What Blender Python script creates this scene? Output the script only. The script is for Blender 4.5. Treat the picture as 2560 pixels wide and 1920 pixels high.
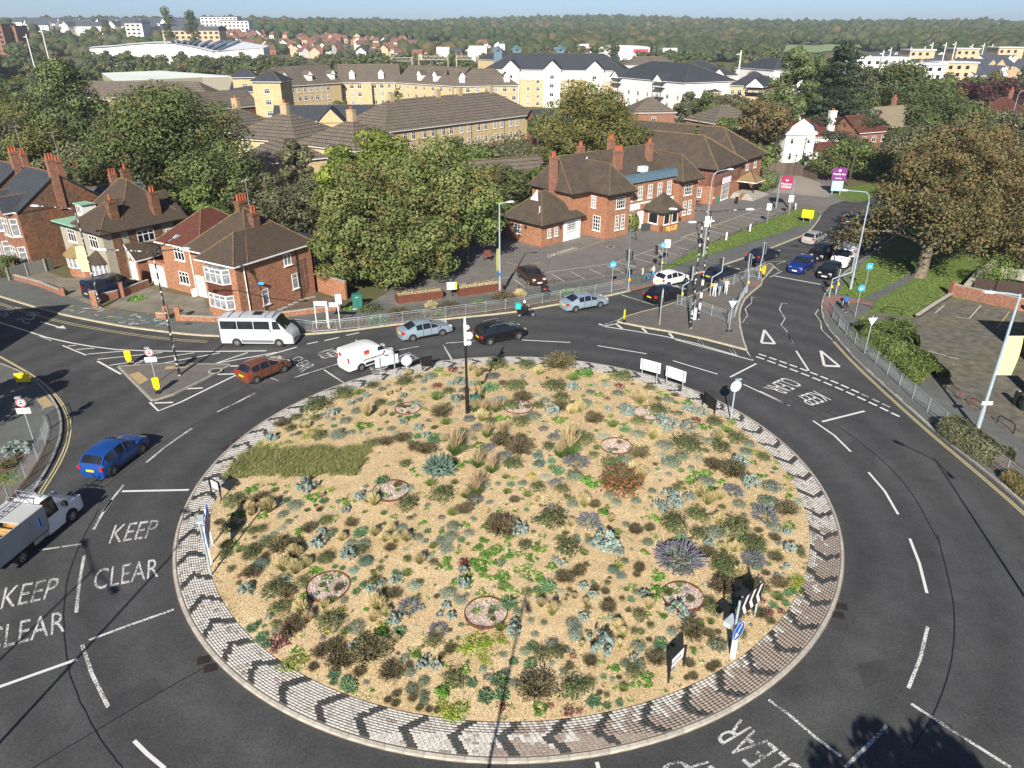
import bpy,math,random
import numpy as np
from mathutils import Vector,Matrix,noise
R=math.radians
random.seed(11)
rng=np.random.default_rng(11)
for o in list(bpy.data.objects):bpy.data.objects.remove(o)
SC=bpy.context.scene
COL=SC.collection
# ---------------------------------------------------------------- camera, sky, sun, exposure
F,CAMH=1820.0,24.2
PITCH=math.atan(885/F)
cd=bpy.data.cameras.new('camera');cam=bpy.data.objects.new('camera',cd);COL.objects.link(cam)
cam.location=(0,0,CAMH);cam.rotation_euler=(math.pi/2-PITCH,0,0)
cd.sensor_width=36;cd.lens=F/2560*36;cd.clip_start=.5;cd.clip_end=9000
SC.camera=cam
SUN_EL,SUN_AZ=R(30),R(190)
w=bpy.data.worlds.new('World');SC.world=w;w.use_nodes=True
nt=w.node_tree
sky=nt.nodes.new('ShaderNodeTexSky');sky.sky_type='NISHITA';sky.sun_disc=False
sky.sun_elevation=SUN_EL;sky.sun_rotation=SUN_AZ;sky.altitude=0;sky.air_density=.55;sky.dust_density=.35;sky.ozone_density=4.
nt.links.new(sky.outputs[0],nt.nodes['Background'].inputs[0]);nt.nodes['Background'].inputs[1].default_value=.062
sd=bpy.data.lights.new('sun','SUN');sun=bpy.data.objects.new('sun',sd);COL.objects.link(sun)
sd.energy=5.;sd.angle=R(.5);sd.color=(1,.93,.82)
sun.rotation_euler=Vector((-math.sin(SUN_AZ)*math.cos(SUN_EL),-math.cos(SUN_AZ)*math.cos(SUN_EL),-math.sin(SUN_EL))).to_track_quat('-Z','Y').to_euler()
sun.location=(-20,-60,60)
SC.view_settings.view_transform='Standard';SC.view_settings.look='None'
SC.view_settings.exposure=.85;SC.view_settings.gamma=1;SC.view_settings.use_curve_mapping=False

# ---------------------------------------------------------------- where a point seen in the photograph stands on the ground
def G(u,v,z=0.):
    x=(u-1280)/F;y=-(v-960)/F
    dY=math.cos(PITCH)+y*math.sin(PITCH);dZ=-math.sin(PITCH)+y*math.cos(PITCH);t=(z-CAMH)/dZ
    return(x*t,dY*t)
def ZAT(v,Y):
    return CAMH-Y*math.tan(PITCH+math.atan((v-960)/F))
def XAT(u,Y,z=0.):
    return(u-1280)/F*(Y*math.cos(PITCH)+(CAMH-z)*math.sin(PITCH))
def PIX(x,y,z=0.):
    Zc=y*math.cos(PITCH)+(CAMH-z)*math.sin(PITCH);Yc=y*math.sin(PITCH)-(CAMH-z)*math.cos(PITCH)
    return 1280+F*x/Zc,960-F*Yc/Zc
def crop(ox,oy,s):
    return lambda x,y:(ox+x/s,oy+y/s)
c4a=crop(0,400,2.572);c5a=crop(850,400,2.572);c6a=crop(1700,400,2.572)
k1=crop(0,800,3.456);k2=crop(0,1250,2.4756);k3=crop(500,850,2.7654);k4=crop(1200,850,2.4578)
k5=crop(600,1350,2.765);k6=crop(1300,1350,2.765);k7=crop(1900,800,3.0167);k8=crop(1900,1350,2.911)
z2=crop(1480,560,5.0273);z3=crop(1880,500,6.9125)
def GP(c,pts,z=0.):return[G(*c(*p),z)for p in pts]

# ---------------------------------------------------------------- helpers
def link(o,parent=None):
    COL.objects.link(o)
    if parent:o.parent=parent
    return o
def tag(o,label=None,cat=None,group=None,kind=None):
    if label:o['label']=label
    if cat:o['category']=cat
    if group:o['group']=group
    if kind:o['kind']=kind
    return o
def thing(name,label,cat,loc=(0,0,0),rz=0.,group=None):
    o=bpy.data.objects.new(name,None);o.empty_display_size=.2;link(o)
    o.location=loc if len(loc)==3 else(loc[0],loc[1],0);o.rotation_euler=(0,0,rz)
    return tag(o,label,cat,group)
KIDS={}
def dup(root,loc,rz,label=None,group=None,scale=None,parent=None):
    c=root.copy();link(c,parent)
    if parent is None:
        c.location=loc if len(loc)==3 else(loc[0],loc[1],0);c.rotation_euler=(0,0,rz)
        if scale:c.scale=(scale,)*3
        if label:c['label']=label
        if group:c['group']=group
    for ch in KIDS.get(root.name,[]):
        dup(ch,None,None,parent=c)
    return c
class MB:
    def __init__(s):s.v=[];s.f=[];s.m=[]
    def add(s,v,f,m=0):
        b=len(s.v);s.v+=[tuple(p)for p in v];s.f+=[tuple(i+b for i in q)for q in f];s.m+=[m]*len(f);return s
    def box(s,x0,x1,y0,y1,z0,z1,m=0,rz=0.,c=None):
        v=[(x,y,z)for z in(z0,z1)for x,y in((x0,y0),(x1,y0),(x1,y1),(x0,y1))]
        if rz:
            cx,cy=c if c else((x0+x1)/2,(y0+y1)/2);k,n=math.cos(rz),math.sin(rz)
            v=[(cx+(x-cx)*k-(y-cy)*n,cy+(x-cx)*n+(y-cy)*k,z)for x,y,z in v]
        return s.add(v,[(3,2,1,0),(4,5,6,7),(0,1,5,4),(1,2,6,5),(2,3,7,6),(3,0,4,7)],m)
    def tube(s,p,q,r,n=6,m=0,r2=None,caps=True):
        p=Vector(p);q=Vector(q);r2=r if r2 is None else r2
        d=(q-p)
        if d.length<1e-6:return s
        d.normalize();a=d.orthogonal().normalized();b=d.cross(a)
        v=[p+(a*math.cos(t)+b*math.sin(t))*r for t in[2*math.pi*i/n for i in range(n)]]
        v+=[q+(a*math.cos(t)+b*math.sin(t))*r2 for t in[2*math.pi*i/n for i in range(n)]]
        f=[(i,(i+1)%n,n+(i+1)%n,n+i)for i in range(n)]
        if caps:f+=[tuple(range(n))[::-1],tuple(range(n,2*n))]
        return s.add(v,f,m)
    def path(s,pts,r,n=6,m=0):
        for i in range(len(pts)-1):
            rr=r if not isinstance(r,(list,tuple))else r[i];r2=r if not isinstance(r,(list,tuple))else r[i+1]
            s.tube(pts[i],pts[i+1],rr,n,m,r2)
        return s
    def prism(s,pts,z0,z1,m=0,mt=None):
        a=sum(pts[i][0]*pts[(i+1)%len(pts)][1]-pts[(i+1)%len(pts)][0]*pts[i][1]for i in range(len(pts)))
        if a<0:pts=pts[::-1]
        n=len(pts)
        s.add([(p[0],p[1],z0)for p in pts]+[(p[0],p[1],z1)for p in pts],[(i,(i+1)%n,n+(i+1)%n,n+i)for i in range(n)]+[tuple(range(n))[::-1]],m)
        return s.add([(p[0],p[1],z1)for p in pts],[tuple(range(n))],m if mt is None else mt)
    def sheet(s,pts,z,m=0):
        a=sum(pts[i][0]*pts[(i+1)%len(pts)][1]-pts[(i+1)%len(pts)][0]*pts[i][1]for i in range(len(pts)))
        if a<0:pts=pts[::-1]
        return s.add([(p[0],p[1],z)for p in pts],[tuple(range(len(pts)))],m)
    def strip(s,pts,wd,z,m=0):
        n=len(pts);L=[];Q=[]
        for i in range(n):
            a=Vector(pts[max(0,i-1)][:2]);b=Vector(pts[min(n-1,i+1)][:2]);d=(b-a).normalized();nn=Vector((-d.y,d.x))*wd/2
            p=Vector(pts[i][:2]);L.append((p.x+nn.x,p.y+nn.y,z));Q.append((p.x-nn.x,p.y-nn.y,z))
        return s.add(L+Q,[(i,n+i,n+i+1,i+1)for i in range(n-1)],m)
    def lathe(s,prof,n=12,c=(0,0,0),m=0):
        k=len(prof);v=[(c[0]+r*math.cos(2*math.pi*j/n),c[1]+r*math.sin(2*math.pi*j/n),c[2]+z)for r,z in prof for j in range(n)]
        f=[(i*n+j,i*n+(j+1)%n,(i+1)*n+(j+1)%n,(i+1)*n+j)for i in range(k-1)for j in range(n)]
        f.append(tuple(range((k-1)*n,k*n)))
        return s.add(v,f,m)
    def mesh(s,name,mats,smooth=False):
        me=bpy.data.meshes.new(name);me.from_pydata(s.v,[],s.f)
        for q in(mats if isinstance(mats,(list,tuple))else[mats]):me.materials.append(q)
        if any(s.m):me.polygons.foreach_set('material_index',s.m)
        if smooth:me.polygons.foreach_set('use_smooth',[True]*len(s.f))
        me.update();return me
    def build(s,name,mats,parent=None,loc=None,rz=0.,smooth=False):
        return inst(name,s.mesh(name,mats,smooth),parent,loc,rz)
def inst(name,me,parent=None,loc=None,rz=0.):
    o=bpy.data.objects.new(name,me);link(o,parent)
    if loc is not None:o.location=loc if len(loc)==3 else(loc[0],loc[1],0)
    if rz:o.rotation_euler=(0,0,rz)
    if parent:KIDS.setdefault(parent.name,[]).append(o)
    return o
def npmesh(name,V,Fq,mats,mi=None,smooth=False):
    """V (n,3), Fq (m,k) with one face size"""
    me=bpy.data.meshes.new(name);V=np.asarray(V,dtype=np.float32);Fq=np.asarray(Fq,dtype=np.int32);k=Fq.shape[1]
    me.vertices.add(len(V));me.vertices.foreach_set('co',V.ravel())
    me.loops.add(Fq.size);me.loops.foreach_set('vertex_index',Fq.ravel())
    me.polygons.add(len(Fq));me.polygons.foreach_set('loop_start',np.arange(0,Fq.size,k,dtype=np.int32))
    for q in(mats if isinstance(mats,(list,tuple))else[mats]):me.materials.append(q)
    if mi is not None:me.polygons.foreach_set('material_index',np.asarray(mi,dtype=np.int32))
    if smooth:me.polygons.foreach_set('use_smooth',np.ones(len(Fq),dtype=bool))
    me.update(calc_edges=True);me.validate();return me
def struct(name,mb,m,z=0):return tag(mb.build(name,m),kind='structure')

# ---------------------------------------------------------------- materials
def mat0(name):
    m=bpy.data.materials.new(name);m.use_nodes=True;return m,m.node_tree,m.node_tree.nodes['Principled BSDF']
def ramp(nt,fac,stops):
    r=nt.nodes.new('ShaderNodeValToRGB');e=r.color_ramp.elements
    while len(e)<len(stops):e.new(.5)
    for q,(p,c)in zip(e,stops):q.position=p;q.color=(*c,1)if not isinstance(c,(int,float))else(c,c,c,1)
    nt.links.new(fac,r.inputs[0]);return r.outputs[0]
def tex(nt,kind,vec,**kw):
    n=nt.nodes.new(kind)
    for k,v in kw.items():n.inputs[k.replace('_',' ')].default_value=v
    nt.links.new(vec,n.inputs['Vector']);return n
def coord(nt,which='Object'):
    return nt.nodes.new('ShaderNodeTexCoord').outputs[which]
def mix(nt,f,a,b,mode='MIX'):
    n=nt.nodes.new('ShaderNodeMix');n.data_type='RGBA';n.blend_type=mode
    for v,s in((f,0),(a,6),(b,7)):
        if isinstance(v,(int,float)):n.inputs[s].default_value=v if s==0 else(v,v,v,1)
        elif isinstance(v,tuple):n.inputs[s].default_value=(*v,1)
        else:nt.links.new(v,n.inputs[s])
    return n.outputs[2]
def bump(nt,p,h,s=.3,d=.02):
    b=nt.nodes.new('ShaderNodeBump');b.inputs['Strength'].default_value=s;b.inputs['Distance'].default_value=d
    nt.links.new(h,b.inputs['Height']);nt.links.new(b.outputs[0],p.inputs['Normal'])
def M(name,c,c2=None,rough=.75,metal=0.,scale=3.,bmp=0.,rand=0.,spec=.35,lo=.35,hi=.65,emit=0.,coat=0.,detail=4.):
    m,nt,p=mat0(name);p.inputs['Roughness'].default_value=rough;p.inputs['Metallic'].default_value=metal
    p.inputs['Specular IOR Level'].default_value=spec;p.inputs['Base Color'].default_value=(*c,1)
    if coat:p.inputs['Coat Weight'].default_value=coat;p.inputs['Coat Roughness'].default_value=.05
    if c2:
        n=tex(nt,'ShaderNodeTexNoise',coord(nt),Scale=scale,Detail=detail)
        col=ramp(nt,n.outputs[0],[(lo,c),(hi,c2)])
        if rand:
            oi=nt.nodes.new('ShaderNodeObjectInfo');h=nt.nodes.new('ShaderNodeHueSaturation')
            a=nt.nodes.new('ShaderNodeMapRange');a.inputs[3].default_value=1-rand;a.inputs[4].default_value=1+rand
            nt.links.new(oi.outputs['Random'],a.inputs[0]);nt.links.new(a.outputs[0],h.inputs['Value'])
            b=nt.nodes.new('ShaderNodeMapRange');b.inputs[3].default_value=.5-rand*.06;b.inputs[4].default_value=.5+rand*.06
            mm=nt.nodes.new('ShaderNodeMath');mm.operation='FRACT';m2=nt.nodes.new('ShaderNodeMath');m2.operation='MULTIPLY';m2.inputs[1].default_value=7.3
            nt.links.new(oi.outputs['Random'],m2.inputs[0]);nt.links.new(m2.outputs[0],mm.inputs[0]);nt.links.new(mm.outputs[0],b.inputs[0]);nt.links.new(b.outputs[0],h.inputs['Hue'])
            nt.links.new(col,h.inputs['Color']);col=h.outputs[0]
        nt.links.new(col,p.inputs['Base Color'])
        if bmp:bump(nt,p,n.outputs[0],bmp)
    if emit:p.inputs['Emission Color'].default_value=(*c,1);p.inputs['Emission Strength'].default_value=emit
    return m
def wallvec(nt,sx=1.,sz=1.):
    s=nt.nodes.new('ShaderNodeSeparateXYZ');nt.links.new(coord(nt),s.inputs[0])
    a=nt.nodes.new('ShaderNodeMath');nt.links.new(s.outputs[0],a.inputs[0]);nt.links.new(s.outputs[1],a.inputs[1])
    c=nt.nodes.new('ShaderNodeCombineXYZ')
    for o,k,i in((a.outputs[0],sx,0),(s.outputs[2],sz,1)):
        q=nt.nodes.new('ShaderNodeMath');q.operation='MULTIPLY';q.inputs[1].default_value=k;nt.links.new(o,q.inputs[0]);nt.links.new(q.outputs[0],c.inputs[i])
    return c.outputs[0]
def brickmat(name,c1,c2,mortar,bw=.225,bh=.075,ms=.01,stain=(.6,.6,.6),samt=.25,sc=.6,off=.5,bs=.25,rough=.85,vec=None,zs=1.):
    m,nt,p=mat0(name);b=nt.nodes.new('ShaderNodeTexBrick');b.offset=off
    nt.links.new(wallvec(nt)if vec is None else vec(nt),b.inputs['Vector'])
    b.inputs['Color1'].default_value=(*c1,1);b.inputs['Color2'].default_value=(*c2,1);b.inputs['Mortar'].default_value=(*mortar,1)
    b.inputs['Scale'].default_value=1;b.inputs['Mortar Size'].default_value=ms;b.inputs['Brick Width'].default_value=bw;b.inputs['Row Height'].default_value=bh;b.inputs['Bias'].default_value=0;b.inputs['Mortar Smooth'].default_value=.1
    mp=nt.nodes.new('ShaderNodeMapping');mp.inputs['Scale'].default_value=(1,1,zs);nt.links.new(coord(nt),mp.inputs[0]);n=tex(nt,'ShaderNodeTexNoise',mp.outputs[0],Scale=sc,Detail=6.,Roughness=.65)
    f=ramp(nt,n.outputs[0],[(.42,0.),(.68,samt)])
    n2=tex(nt,'ShaderNodeTexNoise',coord(nt),Scale=sc*9,Detail=3.)
    c=mix(nt,f,b.outputs[0],stain)
    c=mix(nt,1.,c,ramp(nt,n2.outputs[0],[(.3,.66),(.7,1.24)]),'MULTIPLY')
    nt.links.new(c,p.inputs['Base Color']);p.inputs['Roughness'].default_value=rough;p.inputs['Specular IOR Level'].default_value=.2
    bump(nt,p,b.outputs['Fac'],-bs,.02);return m
WHITE=M('white_paint',(.78,.78,.76),(.68,.68,.66),rough=.5,scale=4)
WHITEWALL=M('white_render',(.78,.77,.74),(.66,.65,.61),rough=.8,scale=1.5)
CREAMR=M('pebbledash_render',(.36,.33,.26),(.27,.25,.2),rough=.9,scale=9,bmp=.3)
BLACK=M('black_paint',(.012,.012,.014),(.02,.02,.02),rough=.4)
GREYM=M('galvanised_steel',(.42,.46,.48),(.33,.36,.38),rough=.45,metal=.35,scale=6)
LAMPM=M('grey_blue_painted_steel',(.33,.41,.46),(.27,.34,.38),rough=.5,scale=4)
POSTD=M('flaking_dark_post',(.02,.022,.025),(.5,.5,.48),rough=.6,scale=3.5,lo=.55,hi=.58)
GLASS=M('window_glass',(.008,.01,.014),(.02,.024,.03),rough=.07,spec=.6,scale=.8)
CURT=M('net_curtain',(.32,.33,.35),(.1,.11,.12),rough=.25,scale=2.2,spec=.6)
RUBBER=M('rubber',(.018,.018,.018),rough=.8)
ALLOY=M('alloy_wheel',(.45,.45,.47),rough=.35,metal=.7)
PLATEY=M('yellow_plate',(.75,.5,.02),rough=.5)
PLATEW=M('white_plate',(.75,.75,.72),rough=.5)
YEL=M('traffic_yellow',(.85,.6,.01),(.8,.55,.01),rough=.45)
REDS=M('sign_red',(.55,.02,.03),rough=.5)
BLUES=M('sign_blue',(.01,.1,.42),rough=.45)
CYANS=M('sign_light_blue',(.05,.33,.62),rough=.45)
SIGNB=M('sign_back_grey',(.45,.52,.55),(.38,.45,.48),rough=.5,scale=3)
BANY=M('yellow_banner',(.82,.78,.3),(.78,.74,.26),rough=.7)
CORTEN=M('rusty_steel',(.16,.05,.025),(.08,.03,.02),rough=.9,scale=5,bmp=.2)
STONEK=M('kerb_stone',(.42,.39,.34),(.3,.28,.24),rough=.85,scale=5,bmp=.15,rand=.12)
STONEY=M('pale_kerb',(.45,.4,.28),(.33,.3,.22),rough=.85,scale=4,bmp=.15)
POTS=M('terracotta_pot',(.42,.1,.04),(.3,.08,.035),rough=.8,scale=8)
BRICKO=brickmat('orange_brick',(.4,.15,.065),(.28,.095,.045),(.3,.24,.18),samt=.35,stain=(.2,.1,.06))
BRICKR=brickmat('red_brick',(.3,.1,.05),(.2,.065,.038),(.28,.22,.17),samt=.4,stain=(.16,.09,.06))
BRICKD=brickmat('old_brown_brick',(.13,.065,.035),(.09,.045,.025),(.16,.12,.09),samt=.6,stain=(.25,.1,.04),sc=.35)
BRICKY=brickmat('yellow_brick',(.56,.43,.24),(.5,.38,.2),(.46,.38,.25),samt=.3,stain=(.4,.27,.12))
BRICKYR=brickmat('buff_brick',(.46,.34,.2),(.4,.3,.17),(.4,.32,.22),samt=.2,stain=(.4,.27,.15))
def tiles(name,c1,c2,dark,moss,samt=.35,bw=.17,bh=.1,bs=.5,sc=.5,ms=.012):
    return brickmat(name,c1,c2,dark,bw,bh,ms,moss,samt,sc*2.2,bs=bs,zs=.3)
TILEB=tiles('brown_roof_tiles',(.095,.075,.06),(.072,.058,.048),(.03,.024,.02),(.14,.11,.065),.4)
TILER=tiles('red_roof_tiles',(.14,.04,.03),(.1,.032,.025),(.05,.02,.015),(.09,.06,.035),.4)
TILEP=tiles('plain_brown_tiles',(.095,.07,.058),(.072,.054,.044),(.025,.02,.015),(.09,.065,.03),.5)
TILEC=tiles('concrete_interlocking_tiles',(.165,.14,.118),(.135,.115,.098),(.03,.025,.02),(.21,.17,.12),.3,.66,.5,.6,.3,.05)
TILET=tiles('tan_concrete_tiles',(.3,.25,.17),(.25,.21,.14),(.1,.08,.06),(.2,.18,.12),.4,.33,.3,.6,.3,.03)
TILES=tiles('slate_roof',(.05,.058,.072),(.038,.045,.057),(.018,.02,.025),(.07,.075,.08),.4,.3,.22,.3)
TILEL=tiles('blue_grey_slate',(.1,.13,.16),(.075,.1,.13),(.04,.05,.06),(.13,.15,.17),.4,.3,.22,.3)
LEAD=M('lead_sheet',(.1,.17,.22),(.08,.13,.17),rough=.55,scale=3)
GREENF=M('pale_green_felt',(.25,.45,.32),(.2,.38,.27),rough=.8,scale=2)
RIDGE=M('lichened_ridge_tile',(.2,.14,.06),(.085,.06,.04),rough=.9,scale=5)
WOODF=M('grey_fence_wood',(.13,.095,.075),(.085,.065,.055),rough=.9,scale=6,rand=.2)
CONC=M('concrete',(.38,.36,.32),(.28,.27,.24),rough=.9,scale=3,rand=.1)
LENS=M('lamp_lens',(.5,.5,.45),rough=.2,spec=.6)
REDL=M('red_lamp_lens',(.5,.015,.01),rough=.2,spec=.6)
AMBERL=M('amber_lens',(.5,.2,.01),rough=.2,spec=.6)
GREENL=M('dark_green_lens',(.01,.12,.06),rough=.2,spec=.6)
SKIN=M('skin',(.5,.28,.19),rough=.6)
TEAL=M('teal_fabric',(.02,.5,.45),(.02,.42,.38),rough=.6)
GRN_BOX=M('green_cabinet_paint',(.02,.16,.12),(.02,.12,.09),rough=.5)
# ---------------------------------------------------------------- terrain, road, pavements
def sm(a,b,x):
    t=np.clip((x-a)/(b-a),0,1);return t*t*(3-2*t)
def terr(x,y):
    x=np.asarray(x,float);y=np.asarray(y,float);d=np.hypot(x*.8,y)
    z=np.interp(d,[0,380,650,1000,1300,1950,2600,9000],[0,0,2.5,14,19,36,20,0])
    z=z+9*sm(-60,-420,x)*sm(500,900,d)*(1-sm(1300,1900,d))+5*np.sin(x/310+1)*sm(1200,1900,d)+3*np.sin(x/120)*sm(1300,1900,d)
    return z-3.0*sm(1500,2000,d)*sm(200,900,x)
ys=np.concatenate([np.linspace(-120,380,8),np.geomspace(400,8500,60)]);xs=np.concatenate([-np.geomspace(6000,60,34),[0],np.geomspace(60,6000,34)])
XX,YY=np.meshgrid(xs,ys);ZZ=terr(XX,YY)-.06
V=np.stack([XX.ravel(),YY.ravel(),ZZ.ravel()],1);nx=len(xs)
idx=np.array([[j*nx+i,j*nx+i+1,(j+1)*nx+i+1,(j+1)*nx+i]for j in range(len(ys)-1)for i in range(nx-1)])
MGROUND=M('scrubby_ground',(.075,.085,.03),(.13,.11,.055),rough=.95,scale=.05,detail=8)
tag(inst('ground',npmesh('ground',V,idx,MGROUND,smooth=True)),kind='structure')

def asphalt(name,c,c2,grain=.35,sc=.12,warm=None):
    m,nt,p=mat0(name);v=coord(nt)
    n1=tex(nt,'ShaderNodeTexNoise',v,Scale=sc,Detail=5.,Roughness=.6)
    n2=tex(nt,'ShaderNodeTexNoise',v,Scale=9.,Detail=3.,Roughness=.7)
    n3=tex(nt,'ShaderNodeTexNoise',v,Scale=1.1,Detail=5.,Roughness=.7)
    c_=ramp(nt,n1.outputs[0],[(.3,c),(.7,c2)])
    c_=mix(nt,1.,c_,ramp(nt,n2.outputs[0],[(.3,1-grain),(.7,1+grain)]),'MULTIPLY')
    c_=mix(nt,1.,c_,ramp(nt,n3.outputs[0],[(.3,.8),(.7,1.16)]),'MULTIPLY')
    if name=='asphalt_road': # polished wheel tracks run in rings round the island
        mp=nt.nodes.new('ShaderNodeMapping');mp.inputs['Location'].default_value=(.185,-36.3,0);nt.links.new(v,mp.inputs[0]);ln_=nt.nodes.new('ShaderNodeVectorMath');ln_.operation='LENGTH';nt.links.new(mp.outputs[0],ln_.inputs[0])
        ma=nt.nodes.new('ShaderNodeMath');ma.operation='MULTIPLY_ADD';nt.links.new(n1.outputs[0],ma.inputs[0]);ma.inputs[1].default_value=2.5;nt.links.new(ln_.outputs['Value'],ma.inputs[2]);sn=nt.nodes.new('ShaderNodeMath');sn.operation='SINE';mu=nt.nodes.new('ShaderNodeMath');mu.operation='MULTIPLY';mu.inputs[1].default_value=2.1;nt.links.new(ma.outputs[0],mu.inputs[0]);nt.links.new(mu.outputs[0],sn.inputs[0]);mr=nt.nodes.new('ShaderNodeMapRange');mr.inputs[1].default_value=-1;nt.links.new(sn.outputs[0],mr.inputs[0])
        c_=mix(nt,1.,c_,ramp(nt,mr.outputs[0],[(0.,.86),(1.,1.1)]),'MULTIPLY')
        n4=tex(nt,'ShaderNodeTexVoronoi',v,Scale=.35);c_=mix(nt,1.,c_,ramp(nt,n4.outputs['Color'],[(0.,.93),(1.,1.07)]),'MULTIPLY')
    nt.links.new(c_,p.inputs['Base Color']);p.inputs['Roughness'].default_value=.78;p.inputs['Specular IOR Level'].default_value=.35
    bump(nt,p,n2.outputs[0],.35,.01);return m
ASPH=asphalt('asphalt_road',(.05,.051,.053),(.068,.069,.07))
ASPHC=asphalt('car_park_asphalt',(.14,.13,.12),(.175,.165,.155),.2)
ASPHP=asphalt('pavement_asphalt',(.1,.108,.103),(.13,.135,.125),.2)
ASPHI=asphalt('island_asphalt',(.12,.11,.098),(.155,.142,.128),.2)
EARTH=M('garden_soil',(.09,.065,.045),(.14,.11,.08),rough=.95,scale=1.5,bmp=.3)
GRASS=M('mown_grass',(.07,.13,.02),(.12,.17,.035),rough=.9,scale=1.2,detail=8,bmp=.4)
DRIVE=M('concrete_driveway',(.22,.2,.16),(.14,.13,.1),rough=.95,scale=.6,detail=8)
BLOCKP=brickmat('block_paving',(.165,.155,.13),(.135,.13,.11),(.06,.06,.05),.2,.1,.009,(.17,.15,.09),.55,.18,bs=.2,vec=coord)
LOTF=M('pale_car_park_surface',(.3,.26,.22),(.24,.21,.18),rough=.95,scale=.15,detail=7)
TACT=M('red_tactile_paving',(.25,.14,.12),(.2,.12,.1),rough=.9,scale=4)
TACTY=M('buff_tactile_paving',(.42,.31,.16),(.35,.26,.14),rough=.9,scale=4)

mb=MB();mb.sheet([(-130,-40),(170,-40),(170,150),(-130,150)],0);struct('road',mb,ASPH)
mb=MB()
for c_,pts in[(k2,[(640,1250),(960,1090),(1010,1180),(700,1350)]),(k8,[(700,900),(900,870),(960,1010),(760,1080)]),(k1,[(480,560),(720,470),(800,530),(560,640)]),(k7,[(700,900),(880,1010),(850,1090),(660,960)]),(k3,[(120,420),(330,310),(390,345),(170,470)])]:mb.sheet(GP(c_,pts),.0022)
struct('road_patch',mb,asphalt('patched_asphalt',(.04,.041,.043),(.055,.055,.056),.25))
def kerbs(name,pts,m,w_=.15,h=.125,L=.914,close=False):
    b=MB();pts=[Vector(p)for p in pts]
    if close:pts.append(pts[0])
    for a,c in zip(pts,pts[1:]):
        d=(c-a);n=max(1,round(d.length/L));d/=n;t=d.normalized();nn=Vector((-t.y,t.x))
        if L>5:n=1
        for i in range(n):
            p=a+d*i+t*.006;q=a+d*(i+1)-t*.006
            o=nn*w_/2;z=h+random.uniform(-.004,.004)
            b.add([(p.x+o.x,p.y+o.y,0),(p.x-o.x,p.y-o.y,0),(q.x-o.x,q.y-o.y,0),(q.x+o.x,q.y+o.y,0),
                   (p.x+o.x,p.y+o.y,z),(p.x-o.x,p.y-o.y,z),(q.x-o.x,q.y-o.y,z),(q.x+o.x,q.y+o.y,z)],[(4,5,6,7),(0,1,5,4),(1,2,6,5),(2,3,7,6),(3,0,4,7)])
    return struct(name,b,m)
def px(pts,z=0.):return[G(u,v,z)for u,v in pts]
def smooth(pts,k=2):
    pts=[Vector(p)for p in pts]
    for _ in range(k):
        q=[pts[0]]
        for a,b in zip(pts,pts[1:]):q+=[a*.75+b*.25,a*.25+b*.75]
        q.append(pts[-1]);pts=q
    return[tuple(p)for p in pts]
N_KERB=smooth(px([(-420,620),(-150,697),(0,742),(58,760),(136,783),(218,800.5),(311,818),(389,828),(486,839),(560,842),(660,842),(739,839),(860,830),(967,815),(1122,798),(1278,783),(1355,769),(1510,743),(1579,727),(1635,712),(1722,691),(1778,673),(1858,647),(1923,623),(1981,600),(2012,588),(2032,570),(2045,553),(2052,538)]),1)
N_REST=px([(2075,515),(2110,503),(2159,505),(2240,462),(2320,425),(2450,388),(2600,350)])
mb=MB();mb.prism(N_KERB+N_REST+[(260,300),(-260,300)],-.05,.12,0);struct('garden_ground',mb,MGROUND)
kerbs('kerb',N_KERB,STONEY,h=.13)
mb=MB()
pb=px([(-420,590),(-150,645),(0,683),(39,694),(159,738),(233,764),(330,782),(544,803),(606,800),(700,796),(780,783),(860,765),(940,748),(1000,735),(1150,720),(1293,700),(1500,660),(1640,640),(1774,608),(1828,621),(1880,605),(2025,557),(2048,541)],.12)
mb.sheet(N_KERB+pb[::-1],.125);struct('pavement',mb,ASPHP)
mb=MB();mb.sheet(px([(940,748),(1040,690),(1130,640),(1240,590),(1270,540),(1500,520),(1650,490),(1800,420),(1900,415),(2060,440),(2110,470),(2160,497),(2110,503),(2075,515),(2052,538),(2030,522),(1987,523),(1880,566),(1774,608),(1700,642),(1655,668),(1565,686),(1400,712),(1293,728),(1150,748),(1000,768)],.12),.133);struct('car_park',mb,ASPHC)
mb=MB();mb.sheet(px([(1902,440),(2000,440),(2045,455),(2085,478),(2068,494),(1990,486),(1925,482),(1945,470)],.12),.141);struct('hotel_forecourt',mb,LOTF)
mb=MB();mb.sheet(px([(1640,685),(1655,670),(1700,645),(1774,610),(1880,568),(1950,540),(1987,524),(2030,520),(2052,534),(2024,558),(1880,605),(1828,621),(1700,661)],.12),.15)
mb.sheet(GP(c6a,[(985,235),(1000,205),(1130,170),(1345,130),(1385,165),(1190,268),(1050,253)],.12),.15);struct('verge',mb,GRASS)
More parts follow.
